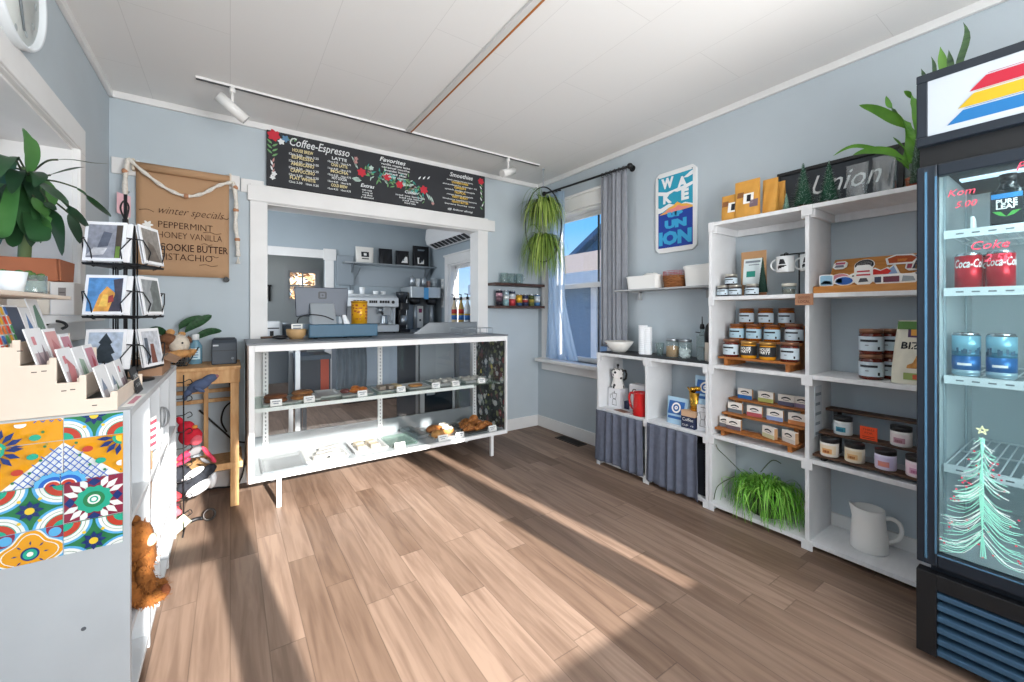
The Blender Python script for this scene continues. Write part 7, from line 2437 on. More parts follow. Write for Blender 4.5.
obj('dark_gap', MB().box(FX + .03, FY0 + .004, D1 + .002, FXB - .04, FY1 - .004, H0), bl, t)
# chalk marker on the glass
pk = mat('pink_marker', 'd8485f', .6)
xg = FX + .0112
NXg = dict(right=(0, -1, 0), up=(0, 0, 1))
b = MB().m(pk)
b.text('Kom', .032, (xg, .282, 1.585), shear=.3, depth=.0004, **NXg)
b.text('5.00', .028, (xg, .272, 1.545), shear=.3, depth=.0004, **NXg)
b.text('Coke', .038, (xg, .222, 1.402), shear=.3, depth=.0004, **NXg)
b.text('2.50', .032, (xg, .205, 1.362), shear=.3, depth=.0004, **NXg)
b.text('Pure', .036, (xg, .135, 1.632), shear=.3, depth=.0004, **NXg)
obj('marker_lettering', b, None, door)
b = MB()
mint = mat('mint_marker', '8fd8c4', .6)
whitec = mat('white_marker', 'd5e8e4', .6)
rn = random.Random(12)
top_z, bot_z, cy_ = .815, .405, .235
for i in range(120):
 s_ = rn.random() ** .75
 z = top_z - (top_z - bot_z) * (.06 + .94 * s_)
 sd_ = 1 if rn.random() < .5 else -1
 L = (.018 + .10 * s_) * rn.uniform(.6, 1.05)
 pts = [(xg, cy_ + rn.uniform(-.006, .006), z + .02 + .05 * s_), (xg, cy_ + sd_ * L * .5, z + .008), (xg, cy_ + sd_ * L, z - .004 + rn.uniform(-.006, .012))]
 pts = [(p[0], min(max(p[1], -.2), FY1 - fw - .004), max(p[2], D0 + .05)) for p in pts]
 b.m(mint if i % 3 else whitec)
 b.tube(sp(pts, 3), .0009, 4)
b.m(mint)
for k in range(4):
 b.tube(sp([(xg, cy_ + .003 * k - .005, .80), (xg, cy_ + .006 - .003 * k, .62), (xg, cy_ - .008 + .004 * k, .42)], 4), .0012, 4)
b.m(mat('yellow_marker', 'd9e0b0', .6))
for k in range(5):
 a = pi / 2 + k * 4 * pi / 5
 a2 = pi / 2 + (k + 1) * 4 * pi / 5
 b.tube([(xg, cy_ + .014 * cos(a), .825 + .014 * sin(a)), (xg, cy_ + .014 * cos(a2), .825 + .014 * sin(a2))], .001, 4)
obj('drawn_tree', b, None, door)
b = MB().m(pk)
for i in range(46):
 s_ = rn.random() ** .7
 b.disc((xg - .0004, min(cy_ + rn.uniform(-1, 1) * (.015 + .1 * s_), FY1 - fw - .006), top_z - .02 - (top_z - bot_z - .03) * s_), .0028, (0, -1, 0), (0, 0, 1), n=8)
obj('drawn_dot_pattern', b, None, door)
# cans and bottles inside
def fcan(lab, y, z, cols, group, x=FX + .135, r=.033, h=.122):
 return can(lab, (x, y, z), r, h, cols, group)
RD = [(0, 1, 'c8142a')]
for k, (y, x) in enumerate(((.282, FX + .14), (.21, FX + .14), (.247, FX + .23))):
 c_ = fcan(('red cola can at the hinge end of the second shelf', 'red cola can second on its shelf', 'red cola can standing behind the two others')[k], y, 1.282, RD, 'red cola cans in the fridge', x)
 T = MB()
 T.text('Coca-Cola', .04, (0, 0, 0), (1, 0, 0), (0, 0, 1), width=.085, shear=.3, bold=.0008, depth=0)
 q = MB().m(paper_m)
 q.add([(-.0338 * cos(p[0] / .033 + .25), -.0338 * sin(p[0] / .033 + .25), .072 + p[2]) for p in T.v], T.f)
 obj('lettering', q, None, c_, world=False)
BL = [(0, .12, 'a7c3d0'), (.12, .48, '2a6fb0'), (.48, .6, '3f7f98'), (.6, 1, '8fc7dc')]
for k, (y, x) in enumerate(((.29, FX + .16), (.21, FX + .16))):
 c_ = fcan(('pale and deep blue can at the hinge end of the third shelf', 'pale and deep blue can second on the third shelf')[k], y, .98, BL, 'blue cans in the fridge', x, .035, .15)
 q = MB().m(mat('seaweed', '35607a', .5))
 rn = random.Random(k)
 for i in range(9):
  a = rn.uniform(-1.2, 1.4)
  q.lathe([(.0356, .078), (.0356, .088 + rn.random() * .014)], n=3, a0=pi + a - .1, a1=pi + a + .08)
 q.m(paper_m).lathe([(.0357, .038), (.0357, .046)], n=8, a0=pi - .5, a1=pi + .5)
 obj('printed_picture', q, None, c_, world=False)
t = thing('tea_bottle', 'dark square tea bottle with a blue topped label and green leaves on the top shelf', 'bottle', (FX + .15, .195, 1.4832), 0, None, local=True)
t.scale = (1, 1, .86)
obj('bottle_body', MB().m(mat('tea_dark', '181f22', .15, coat=.4)).rbox(-.035, -.037, 0, .035, .037, .135, .012).lathe([(.03, .135), (.018, .165), (.018, .18)], n=20), None, t, world=False)
obj('cap', MB().lathe([(.02, .175), (.02, .2), (0, .202)], n=20), black_m, t, world=False)
b = MB().m(mat('label_ink', '121a20', .5)).box(-.0358, -.033, .012, -.035, .033, .122)
b.m(mat('label_sky', '2f86c8', .5)).box(-.0364, -.033, .104, -.0357, .033, .122)
b.m(paper_m)
b.text('PURE', .024, (-.036, 0, .083), width=.045, bold=.0008, **NXg)
b.text('LEAF', .024, (-.036, 0, .064), width=.045, bold=.0008, **NXg)
b.m(mat('leaf_print', '4fae4a', .5))
for s_ in (1, -1):
 b.add([(-.0366, 0, .034), (-.0366, s_ * .016, .04), (-.0366, s_ * .03, .056), (-.0366, s_ * .012, .054)], [(0, 1, 2, 3)])
obj('paper_label', b, None, t, world=False)
t = thing('shelf_divider', 'small white plastic divider on the top wire shelf', 'divider', (FX + .1, .27, 1.484))
obj('divider_body', MB().prism([(FX + .092, 1.484), (FX + .14, 1.484), (FX + .13, 1.515), (FX + .092, 1.525)], .262, .272, 'XZ'), wire, t, .003)
# snake plant on the fridge
t = thing('snake_plant', 'tall striped snake plant standing on top of the fridge', 'plant', (2.3, .33, 2.018))
obj('pot', MB().lathe([(0, 0), (.05, 0), (.06, .075), (.054, .075), (.05, .055), (0, .055)], (2.32, .315, 2.0182), n=24), mat('pot_dark', '31363a', .6), t)
sn = mat('snake_leaf', '48683c', .45, col2='2f4a33', scale=6, stretch=(1, 1, 9))
for k, (y, x, h, w_, ly, bend) in enumerate(((.437, 2.3, .165, .007, .0, 0), (.41, 2.3, .20, .006, .0, .004), (.383, 2.3, .225, .012, .0, 0), (.36, 2.3, .20, .009, .0, 0), (.325, 2.3, .285, .010, .0, .012))):
 b = MB().m(sn if k != 2 else mat('snake_bright', '62913c', .45))
 n = 10
 st = Vector((2.32 + (x - 2.32) * .3, y * .8 + .06, 2.075))
 en = Vector((x, y + ly, 2.02 + h))
 pts = [st.lerp(en, i / n) + Vector((0, bend * sin(6 * i / n), 0)) for i in range(n + 1)]
 b.leaf(pts, [w_ * (.75 + .35 * sin(pi * i / n)) * (1 if i < n - 2 else (n - i) / 2.6 + .02) for i in range(n + 1)], .25, side=(0, -1, 0))
 obj('leaf_blade', b, None, t)
# ------------------------------------------------------------------ left side: clock, plant window, card unit, table
PXv = dict(right=(0, 1, 0), up=(0, 0, 1))
t = thing('wall_clock', 'round white rimmed wall clock high above the plant window', 'clock', (XL, 2.03, 2.30))
ck = mat('clock_rim', 'dfe6ea', .35)
def clk(b, prof, n=48):
 """profile (radius, distance from wall)"""
 vs, fs = [], []
 for r, d in prof:
  for k in range(n):
   a = 2 * pi * k / n
   vs.append((XL + .0005 + d, 2.03 + r * cos(a), 2.30 + r * sin(a)))
 for i in range(len(prof) - 1):
  for k in range(n):
   fs.append((i * n + k, i * n + (k + 1) % n, (i + 1) * n + (k + 1) % n, (i + 1) * n + k))
 fs.append(list(range(n)))
 fs.append([(len(prof) - 1) * n + k for k in range(n)])
 return b.add(vs, fs, True)
obj('case', clk(MB(), [(.212, 0), (.218, .02), (.218, .042), (.212, .05), (.204, .046), (.202, .03)]), ck, t)
obj('dial', clk(MB(), [(.2015, .029), (.2015, .0315)]), mat('dial_white', 'dde3e0', .6), t)
b = MB().m(mat('dial_grey', 'a9b2b4', .6))
for k in range(12):
 a = pi / 6 * k
 p = Vector((XL + .033, 2.03 + .165 * cos(a), 2.30 + .165 * sin(a)))
 b.ell(p, (.0012, .012, .012), nu=8, nv=5)
obj('hour_mark', b, None, t)
b = MB().m(mat('hand_grey', '6d757a', .5))
b.tube([(XL + .036, 2.03, 2.30), (XL + .036, 2.085, 2.155)], [.005, .003], 6)
b.tube([(XL + .036, 2.03, 2.30), (XL + .036, 2.05, 2.40)], [.006, .004], 6)
b.ell((XL + .036, 2.03, 2.30), (.004, .011, .011), nu=10, nv=6)
obj('hand', b, None, t)

# planter trough on its stand in the plant window
SZ_ = LW[2] + .0003
crm = mat('cream_wood', 'd9cbb8', .6, var=.05, scale=6)
t = thing('planter_stand', 'cream wooden stand on the window sill under the terracotta trough', 'stand', (-.73, 2.53, SZ_))
b = MB().box(-.88, 2.44, SZ_, -.602, 2.63, 1.262)
b.box(-.88, 2.44, 1.285, -.602, 2.63, 1.328)
b.box(-.88, 2.47, 1.262, -.602, 2.63, 1.285)
obj('stand_body', b, crm, t, .003)
obj('brown_slot', MB().box(-.87, 2.462, 1.264, -.63, 2.47, 1.283), mat('slot_brown', '7a4a38', .6), t)
obj('end_block', MB().box(-.602, 2.425, SZ_, -.532, 2.62, 1.325), mat('cream_block', 'e0d8cf', .6), t, .004)
b = MB().m(mat('sticker_grey', '8c817a', .6)).box(-.578, 2.4238, 1.262, -.556, 2.4252, 1.302)
b.m(mat('sticker_line', '5f5650', .6)).box(-.575, 2.423, 1.28, -.559, 2.424, 1.284)
obj('sticker', b, None, t)
t = thing('terracotta_trough', 'long terracotta trough holding the big window plant', 'planter', (-.73, 2.53, 1.3285))
b = MB()
b.prism([(2.455, 1.3285), (2.615, 1.3285), (2.635, 1.42), (2.623, 1.42), (2.608, 1.37), (2.462, 1.37), (2.447, 1.42), (2.435, 1.42)], -.885, -.576, 'YZ')
b.prism([(2.455, 1.3285), (2.615, 1.3285), (2.635, 1.42), (2.435, 1.42)], -.590, -.5755, 'YZ')
obj('trough_body', b, mat('trough_terracotta', 'b06a48', .7, var=.06, scale=8), t, .004)
obj('soil', MB().box(-.88, 2.46, 1.37, -.592, 2.61, 1.40), mat('soil', '3b2b22', .95), t)
t = thing('big_leafy_plant', 'big dark green plant with long arching leaves in the window trough', 'plant', (-.70, 2.53, 1.40))
top = Vector((-.684, 2.50, 1.79))
obj('stem', MB().tube(sp([(-.70, 2.53, 1.40), (-.695, 2.525, 1.5), (-.685, 2.51, 1.65), top], 5), .019, 10), mat('stem_green', '66794d', .7), t)
lg = [mat('leaf_dark', '27492f', .35, col2='1f3d28', scale=8), mat('leaf_mid', '345d34', .35, col2='2c5230', scale=8), mat('leaf_bright', '4e7d42', .4, col2='3f7036', scale=8)]  # three leaf greens, dark to bright, shared out leaf by leaf
def LF(pts, w_, m, side=None, fold=.22):
 q = sp(pts, 4)
 n = len(q) - 1
 b = MB().leaf(q, [w_ * (sin(pi * min(1, .04 + .96 * (i / n))) ** .75) + .0006 for i in range(n + 1)], fold, side)
 return b, m
def stalk_leaf(path, k, w_, m, side=None):
 """thin stalk along the first k points, then the blade"""
 q = [Vector(p) for p in path]
 s = MB().tube(sp(q[:k + 1], 5), .0035, 6)
 obj('leaf_stalk', s, mat('stalk_dark', '3f4a34', .7), t)
 b, mm = LF(q[k:], w_, m, side)
 obj('leaf_blade', b, mm, t)
V = lambda x, y, z: Vector((x, y, z))
c0 = V(-.684, 2.49, 1.745)
for pts, k, w_, m, side in (
 ([c0, V(-.61, 2.25, 1.715), V(-.605, 2.235, 1.745), V(-.60, 2.221, 1.783), V(-.60, 2.194, 1.821), V(-.61, 2.196, 1.858)], 1, .034, 2, (.3, 1, 0)),
 ([c0, V(-.58, 2.288, 1.771), V(-.54, 2.264, 1.781), V(-.51, 2.296, 1.796), V(-.48, 2.426, 1.829), V(-.46, 2.625, 1.889)], 2, .011, 1, None),
 ([c0, V(-.58, 2.341, 1.736), V(-.55, 2.387, 1.771), V(-.53, 2.466, 1.81), V(-.52, 2.519, 1.831)], 1, .01, 0, None),
 ([c0, V(-.58, 2.239, 1.682), V(-.53, 2.159, 1.634), V(-.48, 2.138, 1.572), V(-.45, 2.232, 1.523)], 1, .026, 0, None),
 ([c0, V(-.56, 2.314, 1.709), V(-.50, 2.313, 1.693), V(-.47, 2.29, 1.66), V(-.44, 2.342, 1.628), V(-.43, 2.472, 1.618)], 2, .016, 1, None),
 ([c0, V(-.60, 2.316, 1.668), V(-.57, 2.28, 1.619), V(-.56, 2.271, 1.581), V(-.55, 2.294, 1.51), V(-.54, 2.309, 1.42)], 2, .026, 0, None),
 ([c0, V(-.60, 2.258, 1.625), V(-.58, 2.249, 1.559), V(-.57, 2.259, 1.48)], 1, .034, 2, None),
 ([c0, V(-.55, 2.45, 1.61), V(-.52, 2.379, 1.543), V(-.50, 2.352, 1.477)], 1, .018, 0, None)):
 stalk_leaf(pts, k, w_, lg[m], side)
rn = random.Random(17)
for i in range(26):
 a = rn.uniform(-2.9, -0.6)
 d = Vector((cos(a) * .5 + .1, sin(a), 0)).normalized()
 L = rn.uniform(.08, .32)
 up, dr = rn.uniform(-.02, .10), rn.uniform(.10, .30)
 s0 = c0 + V(0, -.02, rn.uniform(-.10, .04))
 P_ = [s0 + d * (L * s_) + V(0, 0, up * 2 * s_ - (up + dr) * s_ * s_) for s_ in (0, .3, .6, .85, 1.0, 1.15)]
 P_ = [V(max(min(p.x, -.57), -.80), min(p.y, 2.6), max(p.z, 1.45)) for p in P_]
 stalk_leaf(P_, 1, rn.uniform(.02, .036), lg[rn.choice((0, 0, 1, 1, 2))])

# ------------------------------------------------------------------ tiled display unit
UX0, UX1, UY0, UY1, UZ = -.608, -.238, 1.6, 2.83, .92
t = thing('tiled_unit', 'white display unit with a panel of bright painted tiles on its end', 'display unit', (UX1, UY0, 0))
uw = mat('unit_white', 'c6cacd', .5, var=.04, scale=5)
obj('end_panel', MB().box(UX0, UY0, 0, UX1, UY0 + .022, UZ), mat('unit_white_shaded', 'b2b7bb', .5, var=.04, scale=5), t, .002)  # end panel: the unit's white painted darker in place of shade
obj('top_board', MB().box(UX0, UY0 + .022, UZ - .022, UX1, UY1, UZ), uw, t, .002)
obj('back_board', MB().box(UX0, UY0 + .022, .05, UX0 + .012, UY1, UZ - .022), uw, t)
for y in (1.95, 2.2, 2.5, 2.81):
 obj('divider', MB().box(UX0 + .012, y, .0, UX1, y + .018, UZ - .022), uw, t, .002)
for z in (.05, .275, .60):
 b = MB()
 for ya, yb in ((1.622, 1.95), (1.968, 2.2), (2.218, 2.5), (2.518, 2.81)):
  b = MB().box(UX0 + .012, ya, z - .018, UX1 - .001, yb, z)
  obj('shelf_board', b, uw, t, .002)
for x, z in ((-.333, .33), (-.47, .2)):
 obj('screw_cap', MB().cyl((x, UY0 - .001, z), (x, UY0 + .001, z), .0055, n=10), mat('screw_dark', '54575c', .5), t)
# painted tiles
TS = .119
TX = [-.61, -.49, -.371, -.252]
TZ = [.917, .856, .743, .630, .545]
tw = {k: mat('tile_' + k, v, .18, coat=.3) for k, v in dict(white='e4e6e2', orange='dd9a1e', green='2f7a4c', blue='2c62b8', navy='23356e', teal='2aa184', red='b8402f', maroon='8a2f45', sky='5aa9d8', yellow='e3c23a').items()}
def tile(ix, iz, design):
 x0, x1 = TX[ix] + .001, TX[ix + 1] - .001
 z1, z0 = TZ[iz] - .001, TZ[iz + 1] + .001
 x0 = max(x0, UX0 + .002)
 full0 = TZ[iz] - TS if iz else TZ[1]           # where a whole tile would begin
 base = {'arc': 'green', 'flower': 'orange', 'lattice': 'white', 'maroon': 'maroon', 'gold': 'sky'}[design[0]]
 b = MB().m(tw[base]).box(x0, UY0 - .0015, z0, x1, UY0, z1)
 yq = [UY0 - .0016]
 def clip(pts):
  """keep a polygon inside the tile (Sutherland-Hodgman)"""
  for ax, lim, sg in ((0, x0, 1), (0, x1, -1), (1, z0, 1), (1, z1, -1)):
   out = []
   for i in range(len(pts)):
    p, q = pts[i], pts[(i + 1) % len(pts)]
    ip, iq = (p[ax] - lim) * sg >= 0, (q[ax] - lim) * sg >= 0
    if ip:
     out.append(p)
    if ip != iq:
     k = (lim - p[ax]) / (q[ax] - p[ax])
     out.append((p[0] + k * (q[0] - p[0]), p[1] + k * (q[1] - p[1])))
   pts = out
   if not pts:
    return []
  return pts
 def pg(c_, pts):
  yq[0] -= .00022
  pts = clip(pts)
  if len(pts) > 2:
   b.m(tw[c_]).add([(x, yq[0], z) for x, z in pts], [list(range(len(pts)))])
 def circ(c_, cx, cz, r, n=22, rz=None, wob=0, k=6, ph=0):
  pg(c_, [(cx + r * (1 + wob * cos(k * 2 * pi * i / n + ph)) * cos(2 * pi * i / n), cz + (rz or r) * (1 + wob * cos(k * 2 * pi * i / n + ph)) * sin(2 * pi * i / n)) for i in range(n)])
 def petal(c_, cx, cz, a, r0, r1, w_):
  dx, dz = cos(a), sin(a)
  pg(c_, [(cx + dx * r0, cz + dz * r0), (cx + dx * (r0 + r1) / 2 - dz * w_, cz + dz * (r0 + r1) / 2 + dx * w_), (cx + dx * r1, cz + dz * r1), (cx + dx * (r0 + r1) / 2 + dz * w_, cz + dz * (r0 + r1) / 2 - dx * w_)])
 X_, Z_ = TX[ix], full0
 cx, cz = X_ + TS / 2, Z_ + TS / 2
 if design[0] == 'arc':
  for qx, qz in design[1]:
   px_, pz_ = X_ + qx * TS, Z_ + qz * TS
   for c_, r in (('sky', .057), ('white', .051), ('green', .044), ('white', .043), ('teal', .036), ('red', .034), ('teal', .02)):
    circ(c_, px_, pz_, r, 32)
  for k in range(8):
   petal('navy', cx, cz, k * pi / 4, .004, .026, .006)
  circ('yellow', cx, cz, .009)
  for k in range(4):
   circ('yellow', cx + .026 * cos(k * pi / 2 + pi / 4), cz + .04 * sin(k * pi / 2 + pi / 4), .004, 8)
 elif design[0] == 'flower':
  ox, oz, dx_, dz_ = design[1]
  fx, fz = X_ + ox * TS, Z_ + oz * TS
  # lattice half
  pg('white', [(X_ + TS * p[0], Z_ + TS * p[1]) for p in design[2]])
  lx, lz = design[3]
  for k in range(9):
   for m_ in range(7):
    u, v = X_ + lx * TS + (k - 4) * .0165, Z_ + lz * TS + (m_ - 1) * .019
    inside = (u - fx) * dx_ + (v - fz) * dz_ > .098
    if inside:
     for s_ in (1, -1):
      pg('blue', [(u - .0083 * s_ - .0014, v - .0095), (u - .0083 * s_ + .0014, v - .0095), (u + .0083 * s_ + .0014, v + .0095), (u + .0083 * s_ - .0014, v + .0095)])
  for k in range(14):
   petal('navy', fx, fz, k * 2 * pi / 14, .018, .052, .0065)
  circ('teal', fx, fz, .02)
  circ('yellow', fx, fz, .013)
  for k in range(10):
   a = k * 2 * pi / 10 + .3
   circ(('teal', 'white', 'red')[k % 3], fx + .072 * cos(a), fz + .072 * sin(a), .011, 12, .008)
  for k in range(16):
   a = k * 2 * pi / 16
   circ('green', fx + .09 * cos(a), fz + .09 * sin(a), .0035, 8)
  if design[4]:
   gx, gz = X_ + design[4][0] * TS, Z_ + design[4][1] * TS
   for c_, r in (('sky', .036), ('blue', .026), ('white', .017), ('red', .014), ('navy', .007)):
    circ(c_, gx, gz, r, 24, wob=.07 if r > .03 else 0, k=12)
 elif design[0] == 'maroon':
  for k in range(4):
   a = k * pi / 2 + pi / 4
   for s_ in (-.35, 0, .35):
    petal('white', cx, cz, a + s_, .03, .067, .008)
   petal('navy', cx, cz, k * pi / 2, .036, .058, .014)
  circ('teal', cx, cz, .036, 32, wob=.08, k=10)
  circ('green', cx, cz, .022, 24)
  circ('white', cx, cz, .013)
  circ('teal', cx, cz, .009)
  circ('white', cx, cz, .0055)
 elif design[0] == 'gold':
  for k in range(4):
   a = k * pi / 2 + pi / 4
   circ('maroon', cx + .075 * cos(a), cz + .075 * sin(a), .026)
   circ('sky', cx + .062 * cos(a), cz + .062 * sin(a), .012)
  circ('white', cx, cz, .056, 40, wob=.16, k=4)
  circ('orange', cx, cz, .052, 40, wob=.16, k=4)
  circ('white', cx, cz, .045, 40, wob=.16, k=4)
  circ('orange', cx, cz, .043, 40, wob=.16, k=4)
  for k in range(8):
   petal('navy', cx, cz, k * pi / 4, .022, .034, .002)
  circ('navy', cx, cz, .017)
  circ('teal', cx, cz, .013)
  circ('white', cx, cz, .006)
 return obj('painted_tile', b, None, t)
allq = ((0, 0), (1, 0), (0, 1), (1, 1))
low = [(0.02, 0), (1, 0), (1, 1), (.9, .86)]
tile(0, 0, ('arc', ((0, 0), (1, 0))))
tile(1, 0, ('flower', (0.05, .0, 1, .5), [(.45, 1.1), (1, .45), (1.1, 1.1)], (.9, .7), None))
tile(2, 0, ('arc', ((0, 0), (1, 0))))
tile(0, 1, ('flower', (1.0, .95, -1, -.6), [(0, 0), (1, 0), (0, .7)], (.3, .1), None))
tile(1, 1, ('flower', (.0, .95, .8, -.8), [(0, 0), (1, 0), (1, .95)], (.6, .15), (.88, .04)))
tile(2, 1, ('flower', (1.0, .95, -.8, -.8), [(0, 0), (1, 0), (0, .95)], (.4, .15), (.12, .04)))
tile(0, 2, ('maroon',)); tile(1, 2, ('arc', allq)); tile(2, 2, ('maroon',))
tile(0, 3, ('arc', allq)); tile(1, 3, ('gold',)); tile(2, 3, ('arc', allq))

# ------------------------------------------------------------------ stepped card rack with greeting cards
t = thing('card_rack', 'stepped pale wooden rack of greeting cards standing on the tiled unit', 'card rack', (-.4, 1.7, UZ))
ply = mat('pale_ply', 'dccdbd', .6, var=.04, scale=8)
steps = [(-.602, -.467, 1.11), (-.467, -.401, 1.06), (-.401, -.344, 1.008), (-.344, -.272, .958)]
UZe = UZ + .0003
poly = [(-.602, UZe), (-.268, UZe), (-.268, .974), (-.282, .974)]
for k in range(3, -1, -1):
 xa, xb, z = steps[k]
 poly += [(xb - .012, z), (xa + .012 if k else xa, z)] if k == 3 else [(xb + .012, z + .018), (xb - .002, z + .018), (xb - .002, z), (xa + .012 if k else xa, z)]
for y in (1.618, 2.02):
 obj('side_panel', MB().prism(poly, y, y + .008, 'XZ'), ply, t, .001)
for k, (xa, xb, z) in enumerate(steps):
 obj('lip_board', MB().box(xb - .008, 1.626, z - .05, xb - .002, 2.02, z + .01), ply, t, .001)
 obj('slot_floor', MB().box(xa + .004, 1.626, z - .062, xb - .008, 2.02, z - .055), ply, t)
obj('top_board', MB().box(-.604, 1.50, 1.244, -.455, 2.04, 1.256), ply, t, .003)
obj('back_board', MB().box(-.604, 1.626, UZe, -.596, 2.02, 1.244), ply, t)
b = MB().m(mat('slot_shadow', '4a4038', .7))
for (x, z) in ((-.455, 1.098), (-.43, 1.04), (-.412, 1.042), (-.375, .985), (-.358, .987), (-.315, .938)):
 b.box(x - .005, 1.6174, z, x + .005, 1.6181, z + .0025)
obj('peg_slot', b, None, t)
card_white = mat('card_stock', 'e9eaec', .6)
def card(label, x, y, z, w_, h, lean_, art, base=card_white, back='dfe3ea'):
 """card standing along Y, leaning back towards -X, printed side to +X"""
 q = thing('greeting_card', label, 'card', (x, y, z), 0, 'greeting cards in the stepped rack', local=True)
 u = Vector((-sin(lean_), 0, cos(lean_)))
 n = Vector((cos(lean_), 0, sin(lean_)))
 def P(a, c_, d):
  return Vector((0, a, 0)) + u * c_ + n * d
 b = MB().m(base)
 vs = [P(a, c_, d) for d in (0, .003) for a, c_ in ((0, 0), (w_, 0), (w_, h), (0, h))]
 b.add(vs, [(3, 2, 1, 0), (4, 5, 6, 7), (0, 1, 5, 4), (1, 2, 6, 5), (2, 3, 7, 6), (3, 0, 4, 7)])
 obj('card_stock', b, None, q, world=False)
 b = MB()
 for i, (c_, pts) in enumerate(art):
  b.m(mat('art_' + c_, c_, .6)).add([P(a * w_, d * h, .0034 + .0003 * i) for a, d in pts], [list(range(len(pts)))])
 obj('printed_picture', b, None, q, world=False)
BX = lambda a, b_, c_, d: [(a, b_), (c_, b_), (c_, d), (a, d)]
rn = random.Random(2)
multi = [(rn.choice(('d9482f', '3d6fb5', 'e6b43a', '4f9a5e', 'e07a3a')), BX(.05 + .18 * i, .05 + .15 * j, .21 + .18 * i, .18 + .15 * j)) for i in range(5) for j in range(6)]
tree_b = [('5a7fb0', [(.5, .9), (.75, .55), (.65, .55), (.85, .25), (.15, .25), (.35, .55), (.25, .55)]), ('46628c', BX(.42, .1, .58, .25))]
leaf_g = [('6f8f7e', [(.2, .2), (.15, .55), (.4, .85), (.65, .88), (.8, .6), (.78, .2)]), ('dfe6e2', [(.3, .2), (.5, .5), (.66, .3), (.6, .2)])]
town = [('b9a7ab', BX(.1, .1, .9, .55)), ('8d7d86', [(.15, .1), (.3, .6), (.5, .35), (.7, .7), (.85, .1)]), ('d58a92', BX(.2, .7, .4, .85))]
pinkc = [('d9a3a2', BX(.06, .06, .94, .94)), ('c77f82', [(.2, .3), (.6, .2), (.8, .6), (.4, .8)])]
greenc = [('9fb5a4', [(.2, .2), (.8, .25), (.7, .7), (.3, .75)]), ('6f8d7a', [(.3, .3), (.6, .35), (.5, .6)])]
redc = [('c98e9c', BX(.08, .08, .92, .92)), ('b03a4a', [(.4, .5), (.6, .4), (.75, .6), (.55, .75)])]
housec = [('a9a2a6', BX(.1, .08, .5, .5)), ('b4533f', BX(.55, .05, .85, .3)), ('7f8da0', [(.1, .5), (.3, .75), (.5, .5)])]
navyc = [('4a566a', BX(.03, .03, .97, .97)), ('32405a', [(.03, .03), (.6, .4), (.97, .03)])]
Lz = lambda k: steps[k][2] - .0546
cards = [(0, -.482, 1.632, .10, .175, multi, 'card covered in bright coloured blocks on the top step, at the near end'), (0, -.482, 1.745, .09, .17, navyc, 'dark slate card on the top step'), (0, -.482, 1.84, .075, .165, tree_b, 'white card with a blue tree on the top step'), (0, -.482, 1.92, .09, .20, leaf_g, 'tall white card with a grey green leaf at the far end of the top step'),
         (1, -.416, 1.632, .115, .155, town, 'white card with a town picture on the second step, at the near end'), (1, -.416, 1.76, .10, .15, pinkc, 'pink card in the middle of the second step'), (1, -.416, 1.875, .09, .13, redc, 'rosy card at the far end of the second step'),
         (2, -.358, 1.632, .115, .15, town + pinkc[1:], 'pale pink town card on the third step, at the near end'), (2, -.358, 1.76, .10, .145, greenc, 'white card with green leaves on the third step'), (2, -.358, 1.87, .10, .145, redc, 'card with a red bird at the far end of the third step'),
         (3, -.286, 1.632, .115, .145, housec, 'white card with small houses on the lowest step, at the near end'), (3, -.286, 1.76, .10, .14, housec[1:] + greenc[1:], 'white card with a red house in the middle of the lowest step'), (3, -.286, 1.87, .09, .14, town, 'grey town card at the far end of the lowest step')]
for (k, x, y, w_, h, art, lab) in cards:
 card(lab, x, y, Lz(k) + .0003, w_, h, .26, art)
t = thing('white_pot', 'white plant pot with a little green on top of the card rack', 'plant pot', (-.50, 1.71, 1.2563), 0, None, local=True)
obj('pot', MB().lathe([(0, 0), (.026, 0), (.034, .056), (.031, .056), (.028, .04), (0, .04)], n=24), mat('pot_white', 'dfe6ea', .4), t, world=False)
b = MB().m(mat('moss', '4f6b34', .9))
for k in range(12):
 b.ell((.018 * cos(k * 2.1), .018 * sin(k * 2.1), .05), .010, bumpy=.3, seed=k, nu=7, nv=5)
obj('moss_tuft', b, None, t, world=False)
t = thing('glass_jar', 'small glass jar with moss on top of the card rack', 'jar', (-.487, 1.83, 1.2563), 0, None, local=True)
obj('glass_body', MB().lathe([(0, 0), (.027, 0), (.028, .005), (.028, .055), (.026, .055), (.026, .006), (0, .006)], n=22), jar_m, t, world=False)
b = MB().m(mat('moss', '4f6b34'))
for k in range(10):
 b.ell((.015 * cos(k * 2.1), .015 * sin(k * 2.1), .05 + .004 * (k % 3)), .010, bumpy=.3, seed=k, nu=7, nv=5)
obj('moss_tuft', b, None, t, world=False)

